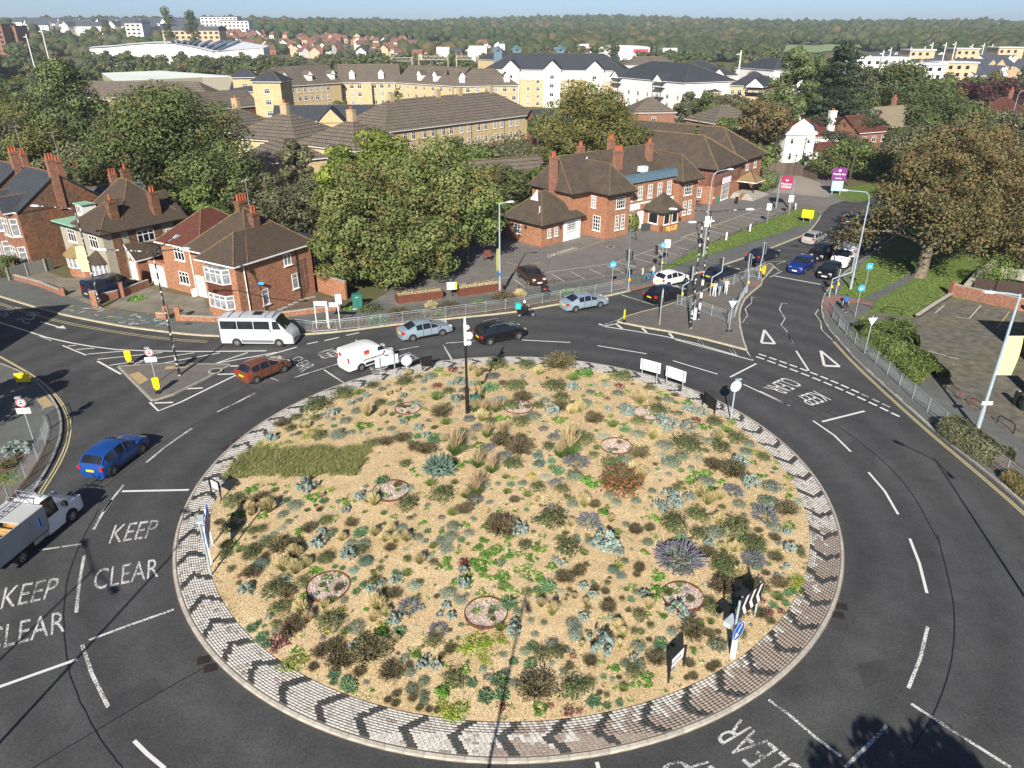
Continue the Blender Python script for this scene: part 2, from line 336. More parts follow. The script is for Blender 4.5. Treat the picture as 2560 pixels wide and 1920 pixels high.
# right-hand side
E_KERB=smooth(px([(2900,1620),(2700,1400),(2560,1262),(2447,1164.6),(2347,1088),(2248,999),(2145,906),(2095,850),(2069,820),(2055,790),(2054,760),(2065,730),(2090,703),(2127,670),(2159,649),(2200,620),(2260,570),(2340,520),(2450,470),(2600,430)]),1)
mb=MB();mb.prism(E_KERB+[(220,130),(220,-40),(60,-40)],-.05,.12);struct('lawn',mb,GRASS)
kerbs('kerb',E_KERB,CONC)
mb=MB();mb.sheet(E_KERB[:-8]+px([(2159,655),(2128,700),(2100,730),(2110,742),(2160,748),(2190,765),(2145,800),(2181,863),(2291,939),(2397,999),(2560,1108),(2800,1290),(3100,1500)],.12),.126);struct('pavement',mb,ASPHP)
mb=MB();mb.sheet(px([(2139,789),(2209,783),(2283,797),(2376,747),(2560,773),(2900,800),(3000,1350),(2700,1200),(2560,1108),(2397,999),(2291,939),(2181,863)],.12),.134);struct('block_paved_yard',mb,BLOCKP)
mb=MB();mb.sheet(GP(c6a,[(1180,890),(1250,915),(1500,770),(1560,720),(1500,715),(1440,750)],.12),.134);struct('footpath',mb,ASPHP)
mb=MB();mb.sheet(GP(c6a,[(925,880),(1000,868),(1245,915),(1245,940),(1000,905),(955,1010),(925,960)],.12),.138)
mb.sheet(GP(z2,[(1960,760),(2010,715),(2140,720),(2060,800)],.12),.138);mb.sheet(GP(z2,[(1300,940),(1500,870),(1560,900),(1250,975)],.12),.138)
mb.sheet(GP(z2,[(180,700),(280,690),(570,790),(860,720),(880,745),(530,840),(430,830)],.12),.138);struct('tactile_paving',mb,TACT)
# left-hand side
W_KERB=smooth(px([(-600,700),(-150,862),(0,910),(63,936),(110,973),(139,1011),(153,1046),(153,1089),(139,1132),(116,1179),(87,1225),(40,1300),(-60,1420),(-300,1700)]),1)
mb=MB();mb.prism(W_KERB+[(-60,10),(-130,10),(-130,70)],-.05,.12);struct('pavement',mb,ASPHP);kerbs('kerb',W_KERB,CONC)
mb=MB();mb.sheet(GP(k1,[(300,670),(385,650),(470,735),(375,765)],.12),.128)
# splitter islands
S1=px([(296.6,918.6),(411,911),(576,914),(521,945),(434,988),(385,1003),(378,1001)])
b2=MB();b2.prism(S1,-.02,.12);struct('traffic_island',b2,ASPHI);kerbs('kerb',S1,CONC,close=True)
mb.sheet(GP(k1,[(1115,470),(1200,448),(1285,515),(1205,560)],.12),.128);mb.sheet(GP(k1,[(1440,400),(1640,388),(1600,415),(1420,425)],.12),.128);struct('tactile_paving',mb,TACTY)
S2=px([(1544,806),(1556,796),(1607,781),(1651,771),(1691,757),(1758,729),(1808,703),(1854,683),(1901,668),(1925,660),(1935,668),(1905,702),(1903,713),(1878,733),(1862,749),(1852,769),(1848,789),(1850,819),(1858,854),(1866,876),(1758,848),(1679,831),(1619,821)])
b2=MB();b2.prism(S2,-.02,.12);struct('traffic_island',b2,ASPHI);kerbs('kerb',S2,STONEY,close=True)
# driveways and gardens in front of the houses
mb=MB();mb.sheet(GP(c4a,[(300,720),(420,760),(600,760),(900,780),(930,800),(960,830),(650,900),(600,935),(410,868),(120,765)],.12),.132);struct('driveway',mb,DRIVE)
mb=MB();mb.sheet(GP(c4a,[(950,830),(1310,890),(1350,960),(1560,990),(1500,1030),(1150,1010),(690,950),(780,880)],.12),.132);struct('driveway',mb,DRIVE)
mb=MB();mb.sheet(GP(c4a,[(1560,990),(2020,860),(2212,880),(2200,960),(1990,985),(1800,1000),(1560,1010)],.12),.136);struct('garden_bed',mb,EARTH)
mb=MB()
for x,y in[(2010,882),(1975,890),(1938,902),(1900,916),(1868,930),(1830,948),(1800,962),(1770,978),(1735,992)]:
    p=G(*c4a(x,y),.13);mb.box(p[0]-.25,p[0]+.25,p[1]-.2,p[1]+.2,.137,.16,rz=.5)
struct('stepping_stones',mb,CONC)
mb=MB();mb.sheet(px([(740,834),(860,826),(967,811),(1122,794),(1278,779),(1355,765),(1500,739),(1480,725),(1350,742),(1278,752),(1122,775),(960,793),(850,806),(750,815)],.12),.133)
mb.sheet(px([(0,1180),(85,1095),(110,1110),(128,1100),(120,1140),(70,1215),(0,1290),(-100,1400),(-200,1300)],.12),.128)
mb.sheet(px([(2345,1060),(2370,1038),(2470,1095),(2560,1170),(2660,1260),(2630,1300),(2540,1225),(2440,1140)],.12),.133);struct('planting_bed',mb,EARTH)

# ---------------------------------------------------------------- painted road markings (flat print on the road)
def worn(name,th=.5,base=(.62,.62,.6),under=(.05,.05,.05),sc=14.):
    m,nt,p=mat0(name);v=coord(nt);n=tex(nt,'ShaderNodeTexNoise',v,Scale=sc,Detail=4.,Roughness=.75);n2=tex(nt,'ShaderNodeTexNoise',v,Scale=.9,Detail=3.)
    a=nt.nodes.new('ShaderNodeMath');a.operation='ADD';a.inputs[1].default_value=0;nt.links.new(n.outputs[0],a.inputs[0])
    b=nt.nodes.new('ShaderNodeMath');b.operation='MULTIPLY_ADD';b.inputs[1].default_value=.35;nt.links.new(n2.outputs[0],b.inputs[0]);nt.links.new(a.outputs[0],b.inputs[2])
    f=ramp(nt,b.outputs[0],[(th,0.),(th+.06,1.)]);nt.links.new(mix(nt,f,under,base),p.inputs['Base Color']);p.inputs['Roughness'].default_value=.7;return m
PW=worn('fresh_white_marking',.42);PWW=worn('worn_white_marking',.63,under=(.055,.055,.057));PWO=worn('old_white_marking',.66,(.4,.4,.38));PYE=worn('yellow_line_paint',.46,(.5,.43,.22));PYP=worn('car_park_line_paint',.5,(.5,.48,.42),(.1,.095,.09))
PYY=worn('car_park_yellow_paint',.5,(.45,.35,.12),(.1,.095,.09));TAR=M('tar_joint',(.012,.012,.013),rough=.6)
ZM=.005
fresh=MB();old=MB();veryold=MB();yel=MB();tar=MB()
def ln(b,c,pts,w_=.12,z=ZM):b.strip([G(*c(*p))for p in pts],w_,z)
# left approach and hatching
ln(fresh,k1,[(-200,-60),(0,22),(200,85),(400,150),(600,195),(800,230),(1000,255),(1250,266),(1700,272),(2212,268),(2300,266)],.16)
ln(fresh,k1,[(350,15),(500,58)],.15);fresh.sheet(GP(k1,[(475,68),(545,48),(572,75)]),ZM)
ln(old,k1,[(310,125),(443,180)],.1)
for a in[((540,220),(745,305)),((585,225),(660,218)),((658,255),(815,244)),((752,295),(1072,268)),((842,340),(1405,280)),((945,392),(1680,282)),((1410,372),(1900,284)),((1835,384),(2140,282)),((1130,385),(1230,360))]:ln(fresh,k1,a,.13)
ln(fresh,k1,[(842,355),(1045,468)],.18);ln(fresh,k1,[(1295,712),(1368,785),(1560,710),(1760,612),(2062,465),(2200,395)],.17)
for a in[((1335,718),(1495,712)),((1598,595),(1752,588)),((1880,470),(2027,466)),((1990,398),(2080,398))]:ln(fresh,k1,a,.2)
for a in[((1875,795),(2040,715),(2205,632)),((1262,1232),(1430,1095),(1658,935))]:ln(old,k1,a,.14)
ln(old,k1,[(890,1659),(975,1540),(1070,1422)],.14);ln(fresh,k1,[(1055,1480),(1632,1468)],.18)
# along the top
ln(fresh,k3,[(80,168),(530,85)],.14);ln(fresh,k3,[(440,115),(670,48)],.16);ln(fresh,k3,[(740,28),(815,12)],.16);ln(fresh,k3,[(860,5),(960,-18)],.16);ln(fresh,k3,[(1010,-32),(1100,-50)],.16)
ln(old,k3,[(855,205),(1000,300)],.14);ln(old,k3,[(650,260),(970,160)],.14);ln(old,k3,[(1330,78),(1515,43)],.14);ln(fresh,k3,[(1075,0),(1120,25)],.14);ln(old,k3,[(1680,33),(1742,137)],.14);ln(old,k3,[(1700,22),(1900,8)],.14);ln(old,k3,[(490,262),(545,282)],.12)
for a in[((258,0),(555,15)),((722,35),(1025,85)),((1185,127),(1460,210)),((1618,272),(1900,403))]:ln(fresh,k4,a,.13)
ln(fresh,k4,[(1698,145),(1537,228)],.16)
ln(fresh,k4,[(1200,-2),(1680,126),(1640,70)],.14);ln(fresh,k4,[(1540,50),(1565,88)],.22);ln(fresh,k4,[(1345,0),(1365,30)],.22)
# centre island hatch
ln(fresh,z2,[(130,1290),(320,1250)],.14);ln(fresh,z2,[(130,1285),(500,1340),(900,1410),(1300,1500),(1830,1655)],.15)
for a in[((85,1255),(140,1275)),((310,1260),(380,1315)),((630,1310),(690,1365)),((970,1370),(1020,1430)),((1345,1455),(1390,1520)),((1745,1560),(1800,1635))]:ln(fresh,z2,a,.22)
ln(old,z2,[(150,1268),(380,1185),(520,1165),(680,1095),(880,1052)],.1);ln(old,z2,[(370,890),(780,1020)],.16)
ln(old,z2,[(2080,930),(2010,915),(2005,990),(1925,1065),(1955,1150),(1890,1240),(1965,1248)],.1)
ln(old,c6a,[(690,925),(655,920),(640,960),(675,1020),(650,1060),(690,1105)],.1);ln(old,c6a,[(890,960),(870,990),(905,1040),(910,1090),(980,1158)],.1)
ln(fresh,c6a,[(688,1110),(725,1182)],.14);ln(fresh,c6a,[(605,745),(905,800)],.2);ln(old,c6a,[(575,755),(655,715)],.14);ln(old,c6a,[(605,685),(640,715)],.14);ln(old,c6a,[(440,720),(555,655),(675,650)],.12);ln(old,c6a,[(620,672),(680,650)],.12)
def tri(b,c,o,i):
    P=GP(c,o);Q=GP(c,i);b.add([(x,y,ZM)for x,y in P+Q],[(0,3,4,1)[::-1],(1,4,5,2)[::-1],(2,5,3,0)[::-1]])
def tri2(b,c,o,wd=.22):
    P=GP(c,o);b.strip([P[0],P[1]],wd,ZM);b.strip([P[1],P[2]],wd*1.6,ZM+.001);b.strip([P[2],P[0]],wd,ZM+.002)
tri2(fresh,k7,[(33,75),(10,172),(112,178)]);tri2(fresh,k7,[(458,232),(485,345),(600,350)])
ln(fresh,k7,[(205,95),(245,180)],.13);ln(fresh,k7,[(272,232),(368,382)],.15)
for i in range(13):
    t=i/13.
    for(x0,y0,x1,y1),q in(((-10,255,1000,668),0),((-30,275,1075,740),1)):
        a=(x0+(x1-x0)*t,y0+(y1-y0)*t-22*math.sin(math.pi*t));b_=(x0+(x1-x0)*(t+.056),y0+(y1-y0)*(t+.056)-22*math.sin(math.pi*(t+.056)))
        ln(fresh if i<10 or q else old,k7,[a,b_],.2)
ln(fresh,k7,[(0,537),(110,590),(222,648)],.13);ln(fresh,k7,[(400,760),(560,870),(685,993)],.14);ln(fresh,k7,[(468,767),(788,687)],.18);ln(fresh,k7,[(818,1148),(940,1290),(1042,1466)],.14)
ln(fresh,k8,[(1090,-10),(1160,170),(1215,387)],.14);ln(old,k8,[(1220,632),(1170,850),(1080,1078)],.14)
ln(old,k8,[(62,1162),(200,1262),(420,1450),(590,1575)],.13);ln(old,k8,[(1100,1192),(1250,1290),(1500,1450),(1825,1655)],.14);ln(old,k8,[(925,1345),(820,1460),(620,1655)],.13)
# lower left
for c,a,w_,b in[(k2,[(520,345),(490,520),(472,697)],.15,old),(k2,[(692,0),(630,90),(580,182)],.15,old),(k2,[(240,310),(502,273)],.14,old),(k2,[(550,868),(800,775),(1075,678)],.14,old),(k2,[(-80,1180),(0,1155),(480,985)],.16,fresh),(k2,[(508,895),(570,1080),(670,1282)],.15,old),(k2,[(830,1490),(910,1570),(1020,1662)],.15,fresh)]:ln(b,c,a,w_)
fresh.strip([G(1492,1905),G(1500,1935)],.15,ZM)
# double yellow lines, tar joints
for dx,pts in((0,[(-80,850),(0,893),(72,934),(116,966),(152,1008),(169,1046),(171,1075),(162,1118),(140,1165),(104,1222),(60,1290),(-10,1390)]),):
    P=smooth(px(pts),1);yel.strip(P,.08,ZM);yel.strip([(x+.2,y-.02)for x,y in P],.08,ZM)
P=smooth(px([(2082,854),(2132,909),(2231,1002),(2331,1091),(2430,1174),(2560,1286),(2700,1420)]),1);yel.strip(P,.08,ZM);yel.strip([(x+.15,y+.13)for x,y in P],.08,ZM)
P=smooth(px([(-100,728),(0,757),(70,780),(160,805),(311,832),(430,847),(520,853)]),1);yel.strip(P,.07,ZM);yel.strip([(x,y-.3)for x,y in P],.07,ZM)
CX,CY,RK=-.185,36.3,18.4
def arc(r,a0,a1,n=60):return[(CX+r*math.cos(R(a0+(a1-a0)*i/n)),CY+r*math.sin(R(a0+(a1-a0)*i/n)))for i in range(n+1)]
P=smooth([G(*k2(*p))for p in[(610,60),(500,260),(410,500),(388,740),(410,1000),(480,1220),(620,1480),(760,1660)]],2);tar.strip([(x+random.uniform(-.03,.03),y)for x,y in P],.06,.003)
P=smooth([G(*k8(*p))for p in[(1290,-40),(1390,350),(1420,560),(1400,900),(1270,1270),(1100,1530)]],2);tar.strip(P,.06,.003)
P=smooth([G(*k7(*p))for p in[(0,485),(400,670),(870,1000),(1140,1280),(1340,1659)]],2);tar.strip(P,.06,.003)
P=smooth([G(*k4(*p))for p in[(1000,60),(1400,150),(1700,260),(1900,330),(2212,480)]],2);tar.strip(P,.06,.003)
P=smooth([G(*k2(*p))for p in[(1270,1035),(990,1190),(590,1430),(200,1660)]],1);tar.strip(P,.05,.003)
P=smooth([G(*k1(*p))for p in[(2212,700),(1650,900),(1200,1200),(900,1450)]],2);tar.strip(P,.05,.003)
tar.strip(smooth(px([(1180,803),(1290,808),(1520,818)]),1),.05,.003)
# tyre-darkened wheel tracks round the ring
# pub car park bays
cp=MB();cpy=MB();ZC=.14
def cl(b,c,pts,w_=.1):b.strip([G(*c(*p),.12)for p in pts],w_,ZC)
cl(cp,c5a,[(975,768),(1150,750)]);cl(cp,c5a,[(1290,728),(1760,665),(2030,570),(2212,510)]);cl(cp,c6a,[(0,505),(520,310),(700,335)])
for i in range(7):cl(cp,c5a,[(1115+i*122,765-i*16),(1190+i*128,820-i*18)])
for i,(x,y)in enumerate([(1720,680),(1790,660),(1870,625),(1940,598),(2020,570),(2100,540)]):cl(cp,c5a,[(x,y),(x+150,y+42)])
for i in range(11):cl(cp if i not in(4,5,6,7)else cpy,c6a,[(20+i*46,500-i*17.5),(190+i*44,545-i*19)])
cl(cpy,c5a,[(1400,620),(1700,518)]);cl(cpy,c5a,[(1220,678),(1290,658)]);cl(cpy,c5a,[(1070,658),(1150,680)])
for p in[(80,495),(250,428)]:
    x,y=G(*c6a(*p),.12);cpy.strip([(x+1.1*math.cos(a),y+1.1*math.sin(a))for a in[i*.35 for i in range(16)]],.12,ZC)
yd=MB()
def yl(b,c,pts):b.strip([G(*c(*p),.12)for p in pts],.1,.141)
for a in[[(1640,985),(1700,935)],[(1860,1020),(1935,935)],[(1775,1010),(1860,1020)]]:yl(yd,c6a,a)
yl(yd,k7,[(1268,233),(1405,272)]);yl(yd,k7,[(1420,278),(1500,296)]);yl(yd,k7,[(1450,335),(1468,340)])
yy=MB()
for a in[[(2040,1078),(2120,975)],[(2040,1050),(2300,1110)],[(2040,1080),(2300,1140)]]:yl(yy,c6a,a)

def text_quad(b,txt,quad,z,m=0,off=.02):
    cu=bpy.data.curves.new('t','FONT');cu.body=txt;cu.size=1;cu.offset=off;cu.resolution_u=3
    o=bpy.data.objects.new('t',cu);COL.objects.link(o);dg=bpy.context.evaluated_depsgraph_get();me=bpy.data.meshes.new_from_object(o.evaluated_get(dg))
    v=np.array([x.co[:]for x in me.vertices]);x0,x1=v[:,0].min(),v[:,0].max();y0,y1=v[:,1].min(),v[:,1].max()
    BL,BR,TR,TL=[Vector(q)for q in quad];out=[]
    for p in v:
        s=(p[0]-x0)/(x1-x0);t=(p[1]-y0)/(y1-y0)
        q=(BL*(1-s)+BR*s)*(1-t)+(TL*(1-s)+TR*s)*t;out.append((q.x,q.y,z)if len(q)==2 else tuple(q))
    b.add(out,[tuple(p.vertices)for p in me.polygons],m)
    bpy.data.objects.remove(o);bpy.data.curves.remove(cu);bpy.data.meshes.remove(me)
def rt(b,txt,c,quad):text_quad(b,txt,GP(c,quad),ZM,off=-.004)
rt(old,'KEEP',k2,[(672,270),(950,230),(990,120),(712,155)]);rt(old,'CLEAR',k2,[(575,562),(980,475),(985,358),(592,430)])
rt(old,'KEEP',k2,[(2,677),(330,605),(375,476),(32,542)]);rt(old,'CLEAR',k2,[(-110,952),(402,815),(405,680),(-85,800)])
rt(old,'CLEAR',k3,[(632,132),(700,225),(800,176),(690,110)]);rt(old,'KEEP',k3,[(800,90),(862,140),(976,100),(915,58)])
rt(old,'KEEP',k3,[(1335,125),(1398,170),(1522,135),(1450,83)]);rt(old,'CLEAR',k3,[(1160,175),(1192,235),(1320,205),(1280,150)])
rt(fresh,'CLEAR',k4,[(1865,228),(1738,290),(1872,335),(1985,275)]);rt(fresh,'KEEP',k4,[(2050,312),(1938,350),(2035,405),(2158,368)])
rt(old,'CLEAR',k6,[(2000,1610),(1525,1235),(1320,1350),(1800,1760)]);rt(old,'KEEP',k6,[(1600,1790),(1240,1480),(960,1560),(1330,1900)])
rt(old,'BUS',z2 and crop(0,620,5.53),[(560,890),(390,1060),(215,1000),(430,880)]);rt(old,'LANE',crop(0,620,5.53),[(300,830),(60,960),(-60,920),(150,810)])
text_quad(cp,'CAR PARKING',[G(*c5a(*p),.12)for p in[(1335,632),(1530,568),(1500,560),(1330,612)]],ZC)
for n,b,m in(('road_marking',fresh,PW),('road_marking',old,PWW),('yellow_line',yel,PYE),('road_joint',tar,TAR),('car_park_marking',cp,PYP),('car_park_marking',cpy,PYY),('yard_marking',yd,PYP),('yard_marking',yy,PYY)):struct(n,b,m)
# graffiti-like utility spray marks on the pavement
gm=[M('spray_red',(.35,.08,.08)),M('spray_white',(.6,.6,.6)),M('spray_yellow',(.5,.4,.08)),M('spray_blue',(.2,.4,.42))]
mb=MB()
for _ in range(46):
    x=random.uniform(390,1130)if _<36 else random.uniform(850,1100);y=945+(x-400)*.13+random.uniform(-25,35)if x<700 else 1020+random.uniform(-30,50)
    p=Vector(G(*c4a(x,y),.12));a=random.uniform(-.4,1.2);q=p+Vector((math.cos(a),math.sin(a)))*random.uniform(.3,.9)
    mb.strip([p,(p+q)/2+Vector((random.uniform(-.2,.2),random.uniform(-.2,.2))),q],random.uniform(.05,.14),.131+_*.00005,random.choice([0,0,1,1,2])if x<740 else random.choice([1,3]))
tag(mb.build('spray_marking',gm),kind='structure')
# manholes and gullies
MAN=M('cast_iron_cover',(.06,.055,.05),(.03,.03,.03),rough=.7,scale=20)
RUST=M('rusty_gully_grate',(.07,.045,.035),(.03,.025,.02),rough=.8,scale=15)
def gully(c,x,y,rz,w_=.55,d=.45):
    p=G(*c(x,y));t=thing('gully_grate',None,'drain',(p[0],p[1],.002),rz)
    b=MB();b.box(-w_/2,w_/2,-d/2,d/2,0,.006);b.build('frame',BLACK,t)
    b=MB()
    for i in range(7):b.box(-w_/2+.03+i*.075,-w_/2+.065+i*.075,-d/2+.03,d/2-.03,.004,.02)
    b.build('grate',RUST,t);return t
GUL=[(k2,1262,990,.3,'upper of two rusty drain grates by the lower left kerb of the roundabout'),(k2,1305,1038,.3,'lower of two rusty drain grates by the lower left kerb of the roundabout'),(k8,592,483,-.2,'upper of two drain grates by the lower right kerb of the roundabout'),(k8,568,545,-.2,'lower of two drain grates by the lower right kerb of the roundabout'),(k3,180,748,.8,'dark drain grate in the road beside the grass rectangle'),(k3,250,692,.8,'drain grate in the road just above the grass rectangle')]
for c,x,y,rz,lb in GUL:tag(gully(c,x,y,rz),lb)
for c,x,y,w_,lb in[(c4a,1213,1054,.6,'dark rectangular cover in the pavement left of the silver minibus'),(k1,555,523,.7,'brown rectangular cover in the road left of the small traffic island')]:
    p=G(*c(x,y),.1);z=.127 if p[1]>60 else.003;t=thing('manhole_cover',lb,'manhole cover',(p[0],p[1],z),.1);b=MB();b.box(-w_/2,w_/2,-.25,.25,0,.008);b.build('cover',MAN,t)
for c,x,y,lb,z in[(c5a,1740,560,'round manhole cover in the car park in front of the brick pub',.134),(k1,1860,440,'round cover set in the right end of the small traffic island',.122)]:
    p=G(*c(x,y),.12);t=thing('manhole_cover',lb,'manhole cover',(p[0],p[1],z));b=MB();b.lathe([(.55,0),(.55,.006),(.42,.008)],18);b.build('surround',CONC,t);b=MB();b.lathe([(.38,.004),(.38,.012)],18);b.build('cover',MAN,t)
# ---------------------------------------------------------------- the roundabout island
R_IN=16.72
def isl_z(x,y):
    r=math.hypot(x-CX,y-CY)
    return.15+.05*(18.2-r)/1.5 if r>R_IN else.2+.62*(1-(r/R_IN)**2)
def IP(u,v):
    z=.4
    for _ in range(4):x,y=G(u,v,z);z=isl_z(x,y)
    return x,y,z
DARKB=M('dark_paver',(.045,.05,.053),(.075,.075,.07),rough=.85,scale=3,rand=.15)
WHITEB=M('white_painted_paver',(.56,.54,.5),(.34,.31,.27),rough=.85,scale=3.5,rand=.16,lo=.45,hi=.75)
BAREB=M('bare_pinkish_paver',(.34,.28,.235),(.27,.225,.19),rough=.9,scale=3,rand=.15)
MORT=M('paver_joint_sand',(.13,.115,.095),(.2,.17,.13),rough=.95,scale=1.3)
ap=MB();nA=180
V=[(CX+r*math.cos(2*math.pi*i/nA),CY+r*math.sin(2*math.pi*i/nA),z)for r,z in((18.28,.13),(R_IN-.1,.18))for i in range(nA)]
ap.add(V,[(i,(i+1)%nA,nA+(i+1)%nA,nA+i)for i in range(nA)]);apron=struct('overrun_apron',ap,MORT)
NCH=59
BL=[]
r=16.80;row=0
while r<18.22:
    n=round(2*math.pi*r/.213)
    for i in range(n):
        a=2*math.pi*(i+(row%2)*.5)/n
        ch=((a-abs(r-17.5)*.95/17.5)*NCH/(2*math.pi))%1
        deg=math.degrees(a)%360
        nz=noise.noise((r*2.2*math.cos(a),r*2.2*math.sin(a),1))+.35*noise.noise((r*9*math.cos(a),r*9*math.sin(a),4))
        if ch<.215:k=0
        elif 268<deg<345 and nz+(r-17.4)*.9+.25*math.sin(R(deg-268)*2.3)>.02-.25*(deg>300):k=2
        elif nz>.52:k=2
        else:k=1
        if k==1 and random.random()<.02:k=2
        if random.random()<.006:r_=0
        BL.append((r,a,k))
    r+=.111;row+=1
BL.sort(key=lambda q:CY+q[0]*math.sin(q[1]))
def blockmesh(m):
    b=MB();b.add([(-.099,-.0515,0),(.099,-.0515,0),(.099,.0515,0),(-.099,.0515,0),(-.092,-.045,.02),(.092,-.045,.02),(.092,.045,.02),(-.092,.045,.02)],[(4,5,6,7),(0,1,5,4),(1,2,6,5),(2,3,7,6),(3,0,4,7)]);return b.mesh('block',m)
bms=[blockmesh(m)for m in(DARKB,WHITEB,BAREB)]
for r,a,k in BL[:300]:
    x,y=CX+r*math.cos(a),CY+r*math.sin(a)
    inst('block',bms[k],apron,(x,y,isl_z(x,y)-.008+random.uniform(-.003,.003)),a+math.pi/2+random.uniform(-.015,.015))
bv=np.array([v.co[:]for v in bms[0].vertices]);bf=np.array([[4,5,6,7],[0,1,5,4],[1,2,6,5],[2,3,7,6],[3,0,4,7]])
rest=BL[300:];ra=np.array([[q[0],q[1],q[2]]for q in rest]);an=ra[:,1]+math.pi/2
cs,sn=np.cos(an)[:,None],np.sin(an)[:,None]
X=CX+ra[:,0]*np.cos(ra[:,1]);Y=CY+ra[:,0]*np.sin(ra[:,1]);Z=.15+.05*(18.2-ra[:,0])/1.5-.008+rng.uniform(-.004,.004,len(ra))
VV=np.stack([X[:,None]+bv[:,0]*cs-bv[:,1]*sn,Y[:,None]+bv[:,0]*sn+bv[:,1]*cs,Z[:,None]+bv[:,2]*np.ones_like(cs)],2).reshape(-1,3)
FF=(bf[None]+(np.arange(len(ra))*8)[:,None,None]).reshape(-1,4)
tag(inst('block',npmesh('blocks',VV,FF,[DARKB,WHITEB,BAREB],np.repeat(ra[:,2].astype(int),5)),apron),kind='stuff')
# kerb stones round the island, one object each
nk=150;b=MB();h=math.pi*2*RK/nk/2-.006
b.add([(-h,-.075,0),(h,-.075,0),(h,.075,0),(-h,.075,0),(-h,-.055,.13),(h,-.055,.13),(h,.075,.15),(-h,.075,.15)],[(4,5,6,7),(0,1,5,4),(1,2,6,5),(2,3,7,6),(3,0,4,7)])
km=b.mesh('kerb_stone',STONEK);ring=MB();ring.strip(arc(RK-.06,0,360,180),.2,.02);kr=struct('kerb',ring,MORT)
for i in range(nk):
    a=2*math.pi*i/nk;inst('kerb_stone',km,kr,(CX+(RK-.075)*math.cos(a),CY+(RK-.075)*math.sin(a),random.uniform(-.004,.004)),a+math.pi/2)
# soil edge and mulch dome
m,nt,p=mat0('straw_coloured_mulch');v=coord(nt)
n1=tex(nt,'ShaderNodeTexNoise',v,Scale=.35,Detail=5.);n2=tex(nt,'ShaderNodeTexVoronoi',v,Scale=11.);n3=tex(nt,'ShaderNodeTexNoise',v,Scale=16.,Detail=4.,Roughness=.8)
c_=ramp(nt,n1.outputs[0],[(.3,(.6,.45,.25)),(.7,(.72,.56,.34))])
c_=mix(nt,1.,c_,ramp(nt,n3.outputs[0],[(.28,.55),(.5,1.),(.7,1.25)]),'MULTIPLY');c_=mix(nt,1.,c_,ramp(nt,n2.outputs['Distance'],[(.0,1.1),(.7,.7)]),'MULTIPLY')
nt.links.new(c_,p.inputs['Base Color']);p.inputs['Roughness'].default_value=.95;p.inputs['Specular IOR Level'].default_value=.1;bump(nt,p,n3.outputs[0],.8,.04);MULCH=m
nr,na=70,220;V=[]
for j in range(nr+1):
    r=(R_IN+.02)*j/nr
    for i in range(na):
        a=2*math.pi*i/na;x,y=CX+r*math.cos(a),CY+r*math.sin(a)
        dz=.035*noise.noise((x*1.3,y*1.3,0))+.02*noise.noise((x*4,y*4,3))if j<nr else 0
        V.append((x,y,isl_z(x,y)+dz))
Fq=[[j*na+i,j*na+(i+1)%na,(j+1)*na+(i+1)%na,(j+1)*na+i]for j in range(nr)for i in range(na)]
Fq=[q[::-1]for q in Fq]
tag(inst('mulch_bed',npmesh('mulch_bed',V,Fq,MULCH,smooth=True)),kind='structure')
def quads(C,Nn,L,W,roll=None):
    """leaf quads: centres, normals, length, width"""
    C=np.asarray(C,float);Nn=np.asarray(Nn,float);Nn/=np.linalg.norm(Nn,axis=1)[:,None]+1e-9;n=len(C)
    a=np.cross(Nn,rng.normal(size=(n,3)));a/=np.linalg.norm(a,axis=1)[:,None]+1e-9;b=np.cross(Nn,a)
    L=np.broadcast_to(np.asarray(L,float),(n,))[:,None]/2;W=np.broadcast_to(np.asarray(W,float),(n,))[:,None]/2
    V=np.stack([C-a*L,C+b*W-a*L*.1,C+a*L,C-b*W-a*L*.1],1).reshape(-1,3)
    return V,np.arange(4*n).reshape(-1,4)
def blades(base,tip,w,bend=.0,tipw=.25):
    """each blade: base -> mid -> tip as two quads"""
    base=np.asarray(base,float);tip=np.asarray(tip,float);n=len(base);d=tip-base
    s=np.cross(d,rng.normal(size=(n,3)));s/=np.linalg.norm(s,axis=1)[:,None]+1e-9
    w=np.broadcast_to(np.asarray(w,float),(n,))[:,None]/2;mid=base+d*.5;mid[:,2]+=bend*np.linalg.norm(d,axis=1)
    V=np.stack([base-s*w,base+s*w,mid+s*w,mid-s*w,tip+s*w*tipw,tip-s*w*tipw],1).reshape(-1,3)
    o=np.arange(n)[:,None]*6
    return V,np.stack([o+[0,1,2,3],o+[3,2,4,5]],1).reshape(-1,4)
def join(parts,name,mats):
    Vs,Fs,Ms,k=[],[],[],0
    for V,Fq,mi in parts:
        Vs.append(V);Fs.append(np.asarray(Fq)+k);Ms.append(np.broadcast_to(mi,(len(Fq),)));k+=len(V)
    return npmesh(name,np.concatenate(Vs),np.concatenate(Fs),mats,np.concatenate(Ms))
n=52000;rr=R_IN*np.sqrt(rng.uniform(0,1,n));aa=rng.uniform(0,2*np.pi,n);X=CX+rr*np.cos(aa);Y=CY+rr*np.sin(aa)
Z=.2+.62*(1-(rr/R_IN)**2)+rng.uniform(.0,.045,n)
nn=rng.normal(size=(n,3))*.45;nn[:,2]+=1
V,Fq=quads(np.stack([X,Y,Z],1),nn,rng.uniform(.06,.15,n),rng.uniform(.02,.045,n))
CH=[M('mulch_chip_light',(.76,.61,.4),rough=.9),M('mulch_chip_mid',(.62,.46,.27),rough=.9),M('mulch_chip_dark',(.33,.19,.08),rough=.9)]
tag(inst('mulch_chips',npmesh('mulch_chips',V,Fq,CH,rng.choice(3,n,p=[.45,.38,.17]))),kind='stuff')
